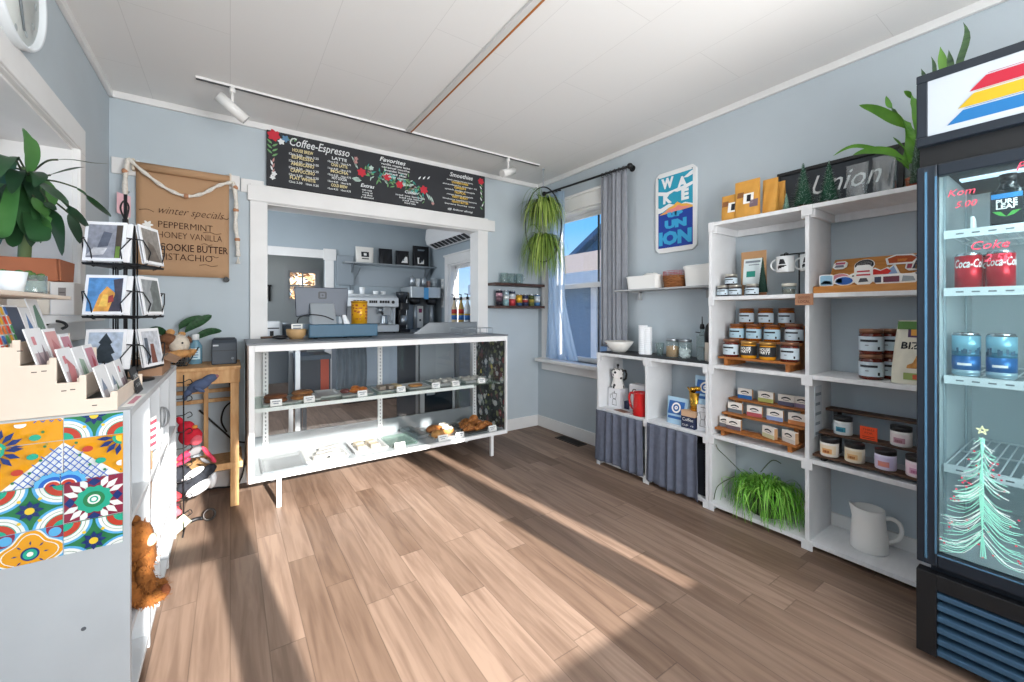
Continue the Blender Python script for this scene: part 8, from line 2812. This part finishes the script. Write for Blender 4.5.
# ------------------------------------------------------------------ wire spinner with photo cards
SX, SY = -.352, 2.27
t = thing('spinner_rack', 'black wire spinner rack of photo cards on the tiled unit', 'card spinner', (SX, SY, UZe), radians(-20), None, local=True)
b = MB()
b.tube([(0, 0, .0), (0, 0, .76)], .006, 8)
for k in range(8):
 a = pi / 4 * k + pi / 8
 b.tube([(.036 * cos(a), .036 * sin(a), .01), (.036 * cos(a), .036 * sin(a), .64)], .0026, 6)
b.lathe([(0, 0), (.09, 0), (.09, .006), (0, .01)], n=26)
obj('wire_core', b, black_m, t, world=False)
tiers = (.46, .255, .045)
for z in tiers:
 b = MB().lathe([(.03, z), (.125, z + .004), (.128, z + .012), (.03, z + .012)], n=4, a0=pi / 4, a1=pi / 4 + 2 * pi, smooth=False)
 for s_ in range(4):
  R_ = Matrix.Rotation(pi / 2 * s_, 4, 'Z')
  for path in ([(-.06, -.07, z), (-.05, -.10, z + .014), (-.05, -.112, z + .06), (-.078, -.10, z + .105), (-.085, -.05, z + .11)], [(.06, -.07, z), (.045, -.10, z + .014), (.045, -.112, z + .06), (.072, -.10, z + .105), (.08, -.05, z + .11)]):
   b.T = R_
   b.tube(path, .0024, 6)
   b.T = None
 obj('wire_tray', b, black_m, t, world=False)
def photo(label, tier, side, art, dx=0.0):
 z = tiers[tier] + .0165
 R_ = Matrix.Rotation(pi / 2 * side, 3, 'Z')
 a_ = radians(-20)
 RW_ = Matrix.Rotation(a_, 3, 'Z') @ R_
 q = thing('photo_card', label, 'card', (SX, SY, UZe), a_ + pi / 2 * side, 'photo cards on the wire spinner', local=True)
 h, w_ = .155, .13
 u = Vector((0, .15, 1)).normalized()
 n = Vector((0, -u.z, u.y))
 o_ = Vector((dx - .008, -.102, z))
 def P(a, c_, d):
  return o_ + Vector((a, 0, 0)) + u * c_ + n * d
 for nm, d0, ofs in (('spare_card', -.014, .012), ('card_stock', 0, 0)):
  b = MB().m(card_white)
  b.add([P(a + ofs, c_ , d0 + d) for d in (0, .004) for a, c_ in ((-w_ / 2, 0), (w_ / 2, 0), (w_ / 2, h), (-w_ / 2, h))], [(3, 2, 1, 0), (4, 5, 6, 7), (0, 1, 5, 4), (1, 2, 6, 5), (2, 3, 7, 6), (3, 0, 4, 7)])
  obj(nm, b, None, q, world=False)
 b = MB()
 for i, (c_, pts) in enumerate(art):
  b.m(mat('photo_' + c_, c_, .4, var=.25, scale=45)).add([P((x - .5) * w_ * .84, .012 + y * (h - .024), .0044 + .0003 * i) for x, y in pts], [list(range(len(pts)))])
 obj('printed_picture', b, None, q, world=False)
F0 = BX(0, 0, 1, 1)
photo('photo card of a grey misty shore on the top tier, facing the room', 0, 0, [('8d8f98', F0), ('5d616d', [(.3, .3), (.6, .35), (.7, .75), (.45, .8)]), ('c9c9cc', [(0, .05), (.5, .1), (.6, .3), (.2, .3)]), ('4c4136', BX(.82, 0, 1, 1)), ('6d8a3a', BX(.84, .0, .97, .35))], -.006)
photo('photo card of a pebbly scene on the top tier, facing the paper sign', 0, 1, [('8f8a84', F0), ('6d655d', [(.1, 0), (.9, 0), (.6, .5), (.3, .6)])])
photo('photo card of a blue and orange sunset on the middle tier', 1, 0, [('5b8fc4', F0), ('e2a24a', [(.2, 0), (.75, 0), (.8, .55), (.55, .75), (.35, .5)]), ('f0c35c', [(.35, .15), (.6, .15), (.6, .5), (.45, .5)]), ('4a4650', [(.65, 0), (1, 0), (1, 1), (.72, .95), (.8, .5)]), ('a0403a', [(.62, .25), (.78, .3), (.75, .5), (.62, .45)])], -.006)
photo('photo card of grey rocks on the middle tier, facing the paper sign', 1, 1, [('9a9ea0', F0), ('6f7573', [(.2, 0), (.5, .3), (.45, .7), (.7, 1), (1, 1), (1, 0)])])
photo('photo card of a dark snowy tree on the bottom tier', 2, 0, [('b4c2d4', F0), ('39424a', [(.2, .1), (.85, .1), (.7, .35), (.8, .4), (.65, .65), (.7, .7), (.5, .98), (.3, .7), (.36, .65), (.22, .4), (.3, .35)]), ('2f3438', BX(.46, 0, .56, .15))], -.006)
photo('photo card of a lighthouse street on the bottom tier, facing the paper sign', 2, 1, [('c3c7ce', F0), ('7d4a3c', [(.35, 0), (.7, 0), (.62, .6), (.42, .6)]), ('56606c', BX(.1, 0, .3, .8))])
for k, z in enumerate(tiers):
 photo('photo card seen edge on at the window side of the %s tier' % ('top', 'middle', 'bottom')[k], k, 3, [('9aa4ad', F0)])
t = thing('scroll_hook', 'black wrought iron scroll standing behind the leaf card', 'scroll', (-.50, 2.0, 1.0))
b = MB().tube(sp([(-.575, 2.1, UZe), (-.575, 2.1, 1.05), (-.565, 2.12, 1.12), (-.535, 2.16, 1.165), (-.515, 2.2, 1.165), (-.505, 2.21, 1.15), (-.515, 2.2, 1.14)], 6), .005, 8)
obj('scroll_bar', b, black_m, t)

# cardboard box and small things on the unit top
t = thing('cardboard_box', 'open cardboard box of crinkled paper behind the wire spinner', 'box', (-.29, 2.5, UZe))
cb = mat('cardboard', 'a98468', .8, var=.05, scale=8)
b = MB()
x0_, x1_, y0_, y1_ = -.44, -.25, 2.39, 2.70
b.box(x0_, y0_, UZe, x1_, y1_, UZe + .004)
b.box(x0_, y0_, UZe + .004, x1_, y0_ + .004, UZe + .075); b.box(x0_, y1_ - .004, UZe + .004, x1_, y1_, UZe + .075)
b.box(x0_, y0_ + .004, UZe + .004, x0_ + .004, y1_ - .004, UZe + .075); b.box(x1_ - .004, y0_ + .004, UZe + .004, x1_, y1_ - .004, UZe + .075)
obj('box_body', b, cb, t)
b = MB()
b.add([(x1_, y0_, UZe + .075), (x1_, y1_, UZe + .075), (x1_ + .045, y1_ - .01, UZe + .05), (x1_ + .045, y0_ + .01, UZe + .05)], [(0, 1, 2, 3)])
b.add([(x0_, y0_, UZe + .075), (x1_, y0_, UZe + .075), (x1_ - .01, y0_ - .04, UZe + .06), (x0_ + .01, y0_ - .04, UZe + .06)], [(0, 1, 2, 3)])
obj('box_flap', b, cb, t)
b = MB()
rn = random.Random(6)
for k in range(130):
 b.m(mat(('crinkle_a', 'crinkle_b', 'crinkle_c')[k % 3], ('b9b2a8', '8d867d', 'd5cfc6')[k % 3], .9))
 c = Vector((rn.uniform(x0_ + .02, x1_ - .02), rn.uniform(y0_ + .02, y1_ - .02), UZe + rn.uniform(.04, .085)))
 d = Vector((rn.uniform(-1, 1), rn.uniform(-1, 1), rn.uniform(-.6, .6))).normalized() * .02
 b.tube([c - d, c - d * .3 + Vector((0, 0, .008)), c + d * .3 - Vector((0, 0, .004)), c + d], .0035, 4)
o = obj('crinkled_paper', b, None, None, loc=(-.35, 2.5, UZe + .06))
tag(o, 'crinkled grey paper shreds filling the cardboard box', 'paper shreds', None, 'stuff')
t = thing('chalk_tag', 'small black chalk tag standing at the end of the card rack', 'sign', (-.262, 1.95, UZe))
b = MB().m(black_m)
b.add([(-.262, 1.90, UZe), (-.262, 2.0, UZe), (-.285, 2.0, UZe + .085), (-.285, 1.90, UZe + .085), (-.266, 1.90, UZe), (-.266, 2.0, UZe), (-.289, 2.0, UZe + .085), (-.289, 1.90, UZe + .085)], [(0, 1, 2, 3), (7, 6, 5, 4), (0, 4, 5, 1), (1, 5, 6, 2), (2, 6, 7, 3), (3, 7, 4, 0)])
obj('board', b, None, t)
b = MB().m(chalk)
up_ = Vector((-.023, 0, .085)).normalized()
b.text('CARDS', .02, Vector((-.2752, 1.95, UZe + .05)), (0, 1, 0), up_, width=.075)
b.text('$5 EACH', .016, Vector((-.2675, 1.95, UZe + .022)), (0, 1, 0), up_, width=.075)
obj('lettering', b, None, t)
t = thing('flyer', 'white flyer with pink lettering lying on the edge of the unit', 'paper', (-.262, 1.75, UZe))
b = MB().m(paper_m).box(-.267, 1.66, UZe, -.2385, 1.88, UZe + .001)
b.m(mat('pink_ink', 'c98a9a', .7)).box(-.26, 1.70, UZe + .001, -.245, 1.84, UZe + .0013)
obj('sheet', b, None, t)

# ------------------------------------------------------------------ toys
def blob(b, parts):
 for c, r, rot in parts:
  b.ell(c, r, rot, bumpy=.05, seed=int(abs(c[0] * 977 + c[2] * 131)) % 97, nu=14, nv=9)
def fur(b, parts, n, L, seed=1):
 rn = random.Random(seed)
 for i in range(n):
  c, r, rot = rn.choice(parts)
  R_ = Euler(rot).to_matrix() if rot else Matrix.Identity(3)
  a, q = rn.uniform(0, 2 * pi), rn.uniform(-1, 1)
  s_ = sqrt(1 - q * q)
  d = R_ @ Vector((r[0] * s_ * cos(a), r[1] * s_ * sin(a), r[2] * q))
  p = Vector(c) + d
  o_ = d.normalized() * L + Vector((rn.uniform(-1, 1), rn.uniform(-1, 1), rn.uniform(-1.4, .4))) * L * .6
  w_ = d.cross(Vector((0, 0, 1)))
  w_ = (w_.normalized() if w_.length > 1e-6 else Vector((1, 0, 0))) * .0022
  b.add([p - w_, p + w_, p + o_], [(0, 1, 2)])
t = thing('teddy_toy', 'shaggy orange plush animal sitting in the cubby of the tiled unit', 'plush toy', (-.245, 1.74, .2753), 0, None, local=True)
of = mat('orange_plush', '8a5422', .95, var=.25, scale=50)
P_ = [((0, 0, .085), (.042, .06, .085), None), ((.006, -.012, .205), (.04, .052, .062), None), ((.02, .0, .15), (.03, .05, .05), None), ((.03, -.05, .1), (.022, .02, .05), (.2, -.3, 0)), ((.035, -.02, .022), (.045, .022, .022), None), ((.03, .045, .022), (.045, .022, .022), None)]
b = MB()
blob(b, P_)
fur(b, P_, 1100, .012)
obj('plush_body', b, of, t, world=False)
obj('muzzle', MB().ell((.04, -.03, .21), (.014, .022, .018)), mat('cream_plush', 'e2c7a6', .95), t, world=False)
for s_ in (-1, 1):
 obj('ear', MB().ell((-.005, .04 * s_ - .012, .255), (.012, .018, .02)), of, t, world=False)
obj('paw', MB().ell((.072, -.015, .03), (.014, .015, .02)), mat('brown_paw', '7a4326', .9), t, world=False)

# hanging display at the far end of the unit
t = thing('hook_rack', 'black wire hook rack at the far end of the tiled unit', 'rack', (-.25, 2.86, .0))
b = MB()
for x in (-.27, -.21):
 b.tube([(x, 2.86, .0), (x, 2.86, .86)], .0035, 6)
for k in range(9):
 z = .10 + .09 * k
 b.tube([(-.27, 2.86, z), (-.21, 2.86, z)], .003, 6)
 b.tube(sp([(-.21, 2.86, z), (-.185, 2.88, z + .012), (-.175, 2.885, z - .01), (-.195, 2.872, z - .018)], 3), .0025, 5)
b.tube([(-.27, 2.80, .003), (-.27, 2.93, .003)], .004, 6); b.tube([(-.21, 2.80, .003), (-.21, 2.93, .003)], .004, 6)
obj('wire_frame', b, black_m, t)
def toy(name, label, cat, loc, parts_list, rz=0.0):
 t = thing(name, label, cat, loc, rz, None, local=True)
 for nm, m, parts in parts_list:
  b = MB()
  blob(b, parts)
  obj(nm, b, m, t, world=False)
 return t
toy('whale_toy', 'slate blue plush whale hanging highest on the hook rack', 'plush toy', (-.145, 2.95, .785), [
 ('plush_body', mat('slate_plush', '4a5876', .9, var=.1, scale=40), [((0, 0, 0), (.062, .03, .032), (0, -.45, 0)), ((.045, 0, .032), (.04, .025, .024), (0, -.35, 0)), ((-.05, 0, -.035), (.03, .018, .018), (0, -.9, 0))]),
 ('fin', mat('slate_plush'), [((.0, -.03, -.02), (.03, .012, .012), (0, .6, 0)), ((-.065, 0, -.06), (.012, .03, .02), None)]),
 ('nose', mat('rosy_plush', '8d5f66', .9), [((.08, 0, .045), (.01, .012, .01), None)])])
RED = mat('red_plush', 'c41f34', .9, var=.08, scale=40)
toy('cardinal_toy', 'bright red plush bird hanging below the whale', 'plush toy', (-.185, 2.95, .50), [
 ('plush_body', RED, [((0, 0, 0), (.055, .04, .05), None), ((-.02, 0, .05), (.04, .035, .038), None), ((-.045, 0, .09), (.016, .012, .03), (0, -.5, 0))]),
 ('belly', mat('pink_plush', 'd3606c', .9), [((.025, -.025, -.02), (.03, .022, .03), None)]), ('beak', mat('beak_orange', 'd88a3a', .6), [((.02, -.02, .055), (.014, .01, .01), None)])])
toy('lobster_toy', 'red and grey plush with long limbs in the middle of the hook rack', 'plush toy', (-.17, 2.96, .40), [
 ('plush_body', mat('rose_plush', 'b02e4c', .9), [((-.03, 0, 0), (.06, .03, .02), (0, -.5, 0)), ((-.06, 0, -.05), (.05, .02, .014), (0, -.45, 0))]),
 ('limb', mat('hot_pink', 'cf3f58', .9), [((.06, 0, -.01), (.012, .012, .05), (0, -.55, 0)), ((.085, 0, -.05), (.012, .012, .03), (0, -.5, 0))]),
 ('grey_wing', mat('grey_plush', '6b6a6c', .9), [((.005, -.02, .015), (.035, .012, .022), (0, -.5, 0)), ((.05, -.015, -.05), (.03, .01, .01), (0, .7, 0))])])
toy('orca_toy', 'black and white plush orca low on the hook rack', 'plush toy', (-.155, 2.95, .24), [
 ('plush_body', mat('black_plush', '24272e', .95, var=.3, scale=50), [((-.02, 0, .0), (.085, .045, .042), (0, -.5, 0)), ((.05, 0, .05), (.045, .03, .028), (0, -.6, 0)), ((-.075, -.01, .055), (.055, .035, .05), None)]),
 ('white_belly', mat('white_plush', 'e6e7e8', .95), [((.01, -.035, -.03), (.07, .03, .03), (0, -.5, 0)), ((.07, -.01, -.01), (.02, .028, .045), (0, .2, 0)), ((-.02, -.03, .055), (.06, .02, .02), (0, -.5, 0))])])
toy('crab_toy', 'coral red plush with an open mouth at the foot of the hook rack', 'plush toy', (-.28, 2.90, .155), [
 ('plush_body', mat('coral_plush', 'c83a42', .9, var=.08, scale=40), [((0, 0, .045), (.065, .04, .032), (0, .35, 0)), ((-.005, 0, -.03), (.06, .042, .04), (0, .3, 0))]),
 ('mouth', mat('dark_mouth', '4a2530', .9), [((.03, -.035, .008), (.03, .012, .008), (0, .3, 0))]), ('belly', mat('salmon_plush', 'd8606a', .9), [((.02, -.03, -.035), (.045, .022, .026), (0, .3, 0))])])
t = thing('price_tag', 'pale green hang tag below the coral red plush', 'tag', (-.21, 2.86, .05))
b = MB().m(mat('tag_green', 'b9bfa2', .7)).add([(-.275, 2.855, .05), (-.21, 2.855, .105), (-.175, 2.86, .055), (-.24, 2.86, .0)], [(0, 1, 2, 3)])
b.m(mat('tag_print', '8f977a', .7)).add([(-.25, 2.8545, .05), (-.215, 2.8545, .08), (-.2, 2.8575, .06), (-.232, 2.8575, .03)], [(0, 1, 2, 3)])
obj('card', b, None, t)
t = thing('dog_lead', 'black dog lead with a steel ring lying at the end of the unit', 'lead', (-.12, 2.93, .012))
b = MB().tube(sp([(-.30, 2.9, .012), (-.22, 2.95, .012), (-.16, 2.96, .02), (-.13, 2.95, .02)], 5), .011, 8)
obj('strap', b, black_m, t)
b = MB().tube([(-.10 + .027 * cos(a), 2.95 + .01 * sin(a), .034 + .027 * sin(a)) for a in [2 * pi * i / 24 for i in range(24)]], .0065, 8, closed=True)
obj('ring', b, mat('ring_metal', '3c3836', .4, metal=.5), t)
t = thing('candy_sock', 'red and white striped pouch hanging in the second cubby of the unit', 'pouch', (-.25, 2.08, .72))
b = MB()
for k in range(9):
 b.m(mat('stripe_red', 'cf4a5a', .8) if k % 2 else paper_m)
 x0_ = -.262 + .0 * k
 b.add([(-.265, 2.06, .79 - .014 * k), (-.238, 2.11, .80 - .014 * k), (-.238, 2.11, .787 - .014 * k), (-.265, 2.06, .777 - .014 * k)], [(0, 1, 2, 3)])
obj('pouch_body', b, None, t)
obj('stick', MB().tube([(-.252, 2.085, .67), (-.256, 2.08, .45), (-.258, 2.08, .2785 + .323)], .006, 8), mat('wood_stick', '9c7a5c', .7), t)
t = thing('wire_whisk', 'wire whisk with a long pale handle leaning in the third cubby', 'whisk', (-.25, 2.33, .6))
b = MB()
for k in range(5):
 a = pi * k / 5
 pts = []
 for i in range(13):
  q = 2 * pi * i / 12
  r_ = .026 * sin(q)
  pts.append((-.245 + r_ * cos(a), 2.34 + r_ * sin(a), .745 - .045 * cos(q)))
 b.tube(pts, .0016, 5)
obj('wire_loop', b, steel_m, t)
obj('handle', MB().tube([(-.246, 2.34, .70), (-.256, 2.30, .6005)], .007, 8), mat('pale_handle', 'cfd3d6', .5), t)

# ------------------------------------------------------------------ pine table with printer
t = thing('pine_table', 'raw pine work table against the back wall beside the pastry case', 'table', (-.1, 3.08, 0))
TZ_ = .872
obj('table_top', MB().box(-.45, 3.06, TZ_ - .022, .055, YB - .03, TZ_), pine_m, t, .003)
obj('front_apron', MB().box(-.43, 3.075, TZ_ - .105, .05, 3.095, TZ_ - .022), pine_m, t, .003)
obj('end_apron', MB().box(.03, 3.095, TZ_ - .105, .05, YB - .05, TZ_ - .022), pine_m, t, .003)
for x, y in ((.0, 3.078), (-.43, 3.40), (.0, 3.40), (-.43, 3.10)):
 obj('leg', MB().box(x, y, 0, x + .045, y + .03, TZ_ - .022 if y > 3.2 else TZ_ - .105), pine_m, t, .003)
obj('stile', MB().box(-.145, 3.38, .20, -.12, 3.40, TZ_ - .022), pine_m, t, .002)
for z in (.60, .665):
 obj('back_rail', MB().box(-.385, 3.40, z, .0, 3.415, z + .025), pine_m, t, .002)
obj('front_rail', MB().box(-.385, 3.076, .235, .065, 3.098, .275), pine_m, t, .002)
obj('side_rail', MB().box(.046, 3.09, .235, .064, 3.43, .27), pine_m, t, .002)
obj('low_board', MB().box(-.38, 3.10, .24, .0, 3.40, .252), pine_m, t, .002)
zt = TZ_ + .0004
t = thing('receipt_printer', 'dark blue grey receipt printer on the pine table', 'printer', (-.03, 3.26, zt))
rp_ = mat('printer_slate', '39424c', .5)
b = MB().prism([(3.18, zt), (3.20, zt + .135), (3.24, zt + .155), (3.36, zt + .155), (3.37, zt)], -.098, .035, 'YZ')
obj('printer_body', b, rp_, t, .006)
obj('lid', MB().box(-.09, 3.245, zt + .1545, .027, 3.35, zt + .162), mat('printer_dark', '2c343d', .45), t, .003)
obj('paper_slot', MB().add([(-.08, 3.2345, zt + .1525), (.017, 3.2345, zt + .1525), (.017, 3.242, zt + .1565), (-.08, 3.242, zt + .1565)], [(0, 1, 2, 3)]), black_m, t)
obj('seam', MB().add([(-.098, 3.1905, zt + .085), (.035, 3.1905, zt + .085), (.035, 3.191, zt + .088), (-.098, 3.191, zt + .088)], [(0, 1, 2, 3)]), black_m, t)
b = MB().m(mat('badge_silver', 'b9c0c6', .4)).add([(-.09, 3.1955, zt + .115), (-.062, 3.1955, zt + .115), (-.062, 3.1968, zt + .124), (-.09, 3.1968, zt + .124)], [(0, 1, 2, 3)])
obj('badge', b, None, t)
obj('power_button', MB().cyl((.012, 3.18, zt + .035), (.012, 3.187, zt + .036), .008, n=12), mat('button_grey', '8a949d', .4), t)
t = thing('sanitizer_bottle', 'clear blue sanitizer bottle with a white cap on the pine table', 'bottle', (-.185, 3.33, zt), 0, None, local=True)
obj('bottle_body', MB().lathe([(0, 0), (.034, 0), (.036, .006), (.036, .115), (.018, .145), (.018, .155)], n=24), mat('blue_gel', '8fc3da', .12, trans=.5, coat=.4), t, world=False)
obj('cap', MB().lathe([(.02, .152), (.02, .185), (.017, .19), (0, .19)], n=20), mat('cap_white', 'e6eaec', .4), t, world=False)
b = MB().m(mat('gel_print', 'cfe4ec', .5)).lathe([(.0366, .03), (.0366, .1)], n=12, a0=-2.4, a1=-.8)
b.m(mat('gel_ink', '3f86a8', .5))
for k in range(4):
 b.lathe([(.0371, .04 + .015 * k), (.0371, .046 + .015 * k)], n=8, a0=-2.1, a1=-1.2 + .1 * (k % 2))
obj('paper_label', b, None, t, world=False)
t = thing('phone_stand', 'black wire stand with a slanted arm beside the sanitizer bottle', 'stand', (-.25, 3.2, zt))
b = MB().tube([(-.31, 3.20, zt + .004), (-.22, 3.20, zt + .004), (-.165, 3.24, zt + .11)], .004, 6)
b.tube([(-.31, 3.26, zt + .004), (-.22, 3.20, zt + .004)], .004, 6)
obj('wire_frame', b, black_m, t)
b = MB()
t = thing('wire_basket', 'silver wire basket on the pine table holding a plush animal', 'basket', (-.31, 3.27, zt))
bx = lambda k, z: [(-.31 + (.075 + k) * cos(a), 3.27 + (.09 + k) * sin(a), z) for a in [2 * pi * i / 28 for i in range(28)]]
for k, z in ((0, zt + .003), (.008, zt + .03), (.016, zt + .06)):
 b.tube(bx(k, z), .0025, 5, closed=True)
for i in range(18):
 a = 2 * pi * i / 18
 b.tube([(-.31 + .075 * cos(a), 3.27 + .09 * sin(a), zt + .003), (-.31 + .091 * cos(a), 3.27 + .106 * sin(a), zt + .06)], .0018, 4)
for k in range(5):
 b.tube([(-.31 - .07 + .035 * k, 3.27 - .08, zt + .003), (-.31 - .07 + .035 * k, 3.27 + .08, zt + .003)], .0018, 4)
obj('wire_frame', b, steel_m, t)
t = thing('guinea_pig_toy', 'brown and cream plush animal lying in the wire basket', 'plush toy', (-.31, 3.26, zt + .008), 0, None, local=True)
br_, crp, tanp = mat('brown_plush', '7d563c', .95, var=.3, scale=40), mat('cream_plush2', 'e0d6c6', .95, var=.1, scale=40), mat('tan_plush', 'c9965f', .95, var=.2, scale=40)
for nm, m, parts, n in (('plush_body', br_, [((-.035, 0, .06), (.075, .075, .06), None), ((-.04, .0, .13), (.055, .06, .05), None)], 500), ('head', crp, [((.05, -.02, .125), (.052, .05, .058), None)], 350),
      ('patch', br_, [((.0, -.04, .16), (.04, .035, .035), None), ((.095, 0, .15), (.016, .02, .02), None)], 200), ('paw', tanp, [((.03, -.06, .06), (.085, .035, .028), (0, -.25, 0)), ((.105, -.03, .07), (.035, .03, .02), (0, -.5, 0)), ((-.05, -.07, .03), (.06, .02, .03), None)], 350)):
 b = MB()
 blob(b, parts)
 fur(b, parts, n, .011, seed=len(nm))
 obj(nm, b, m, t, world=False)
obj('ear', MB().ell((.01, -.03, .2), (.022, .012, .02)), tanp, t, world=False)
obj('ear', MB().ell((.06, .03, .185), (.02, .012, .016)), tanp, t, world=False)
obj('eye', MB().ell((.07, -.066, .135), .006, nu=8, nv=6), black_m, t, world=False)
t = thing('table_plant', 'dark spotted leaf plant behind the plush animal on the pine table', 'plant', (-.27, 3.39, zt))
obj('pot', MB().lathe([(0, 0), (.035, 0), (.045, .075), (.04, .075), (.036, .055), (0, .055)], (-.28, 3.385, zt), n=22), mat('pot_dark'), t)
sp_m = mat('spotted_leaf', '2f5a35', .45, col2='1d3d25', scale=60)
for k, (pts, w_) in enumerate((([(-.28, 3.385, zt + .07), (-.24, 3.37, zt + .2), (-.16, 3.36, zt + .27), (-.10, 3.36, zt + .31)], .028), ([(-.28, 3.385, zt + .07), (-.27, 3.38, zt + .22), (-.22, 3.37, zt + .27), (-.15, 3.36, zt + .305)], .024),
                               ([(-.28, 3.385, zt + .07), (-.2, 3.37, zt + .15), (-.12, 3.36, zt + .20), (-.045, 3.35, zt + .205)], .024), ([(-.28, 3.385, zt + .07), (-.33, 3.37, zt + .18), (-.37, 3.36, zt + .22), (-.42, 3.36, zt + .22)], .024))):
 q = sp(pts, 4)
 n = len(q) - 1
 obj('leaf_blade', MB().leaf(q, [w_ * (.12 if i < n * .35 else sin(pi * min(1, (i / n - .3) / .7)) ** .7 + .02) for i in range(n + 1)], .2, side=(0, -.3, 1)), sp_m, t)
t = thing('power_cable', 'black power cable looping under the pine table to the case', 'cable', (.0, 3.44, .3))
b = MB()
b.tube(sp([(-.17, 3.44, .55), (-.05, 3.44, .40), (.03, 3.44, .31), (.13, 3.44, .28)], 6), .006, 6)
b.tube(sp([(.03, 3.435, .60), (-.03, 3.44, .55), (-.05, 3.44, .46), (-.02, 3.44, .38)], 6), .006, 6)
b.tube(sp([(.03, 3.44, .81), (-.01, 3.44, .77), (.0, 3.44, .70), (.02, 3.44, .55), (.03, 3.435, .60)], 6), .007, 6)
b.tube(sp([(-.35, 3.44, .014), (-.1, 3.435, .014), (.05, 3.43, .02), (.1, 3.44, .28)], 6), .006, 6)
obj('cord', b, black_m, t)
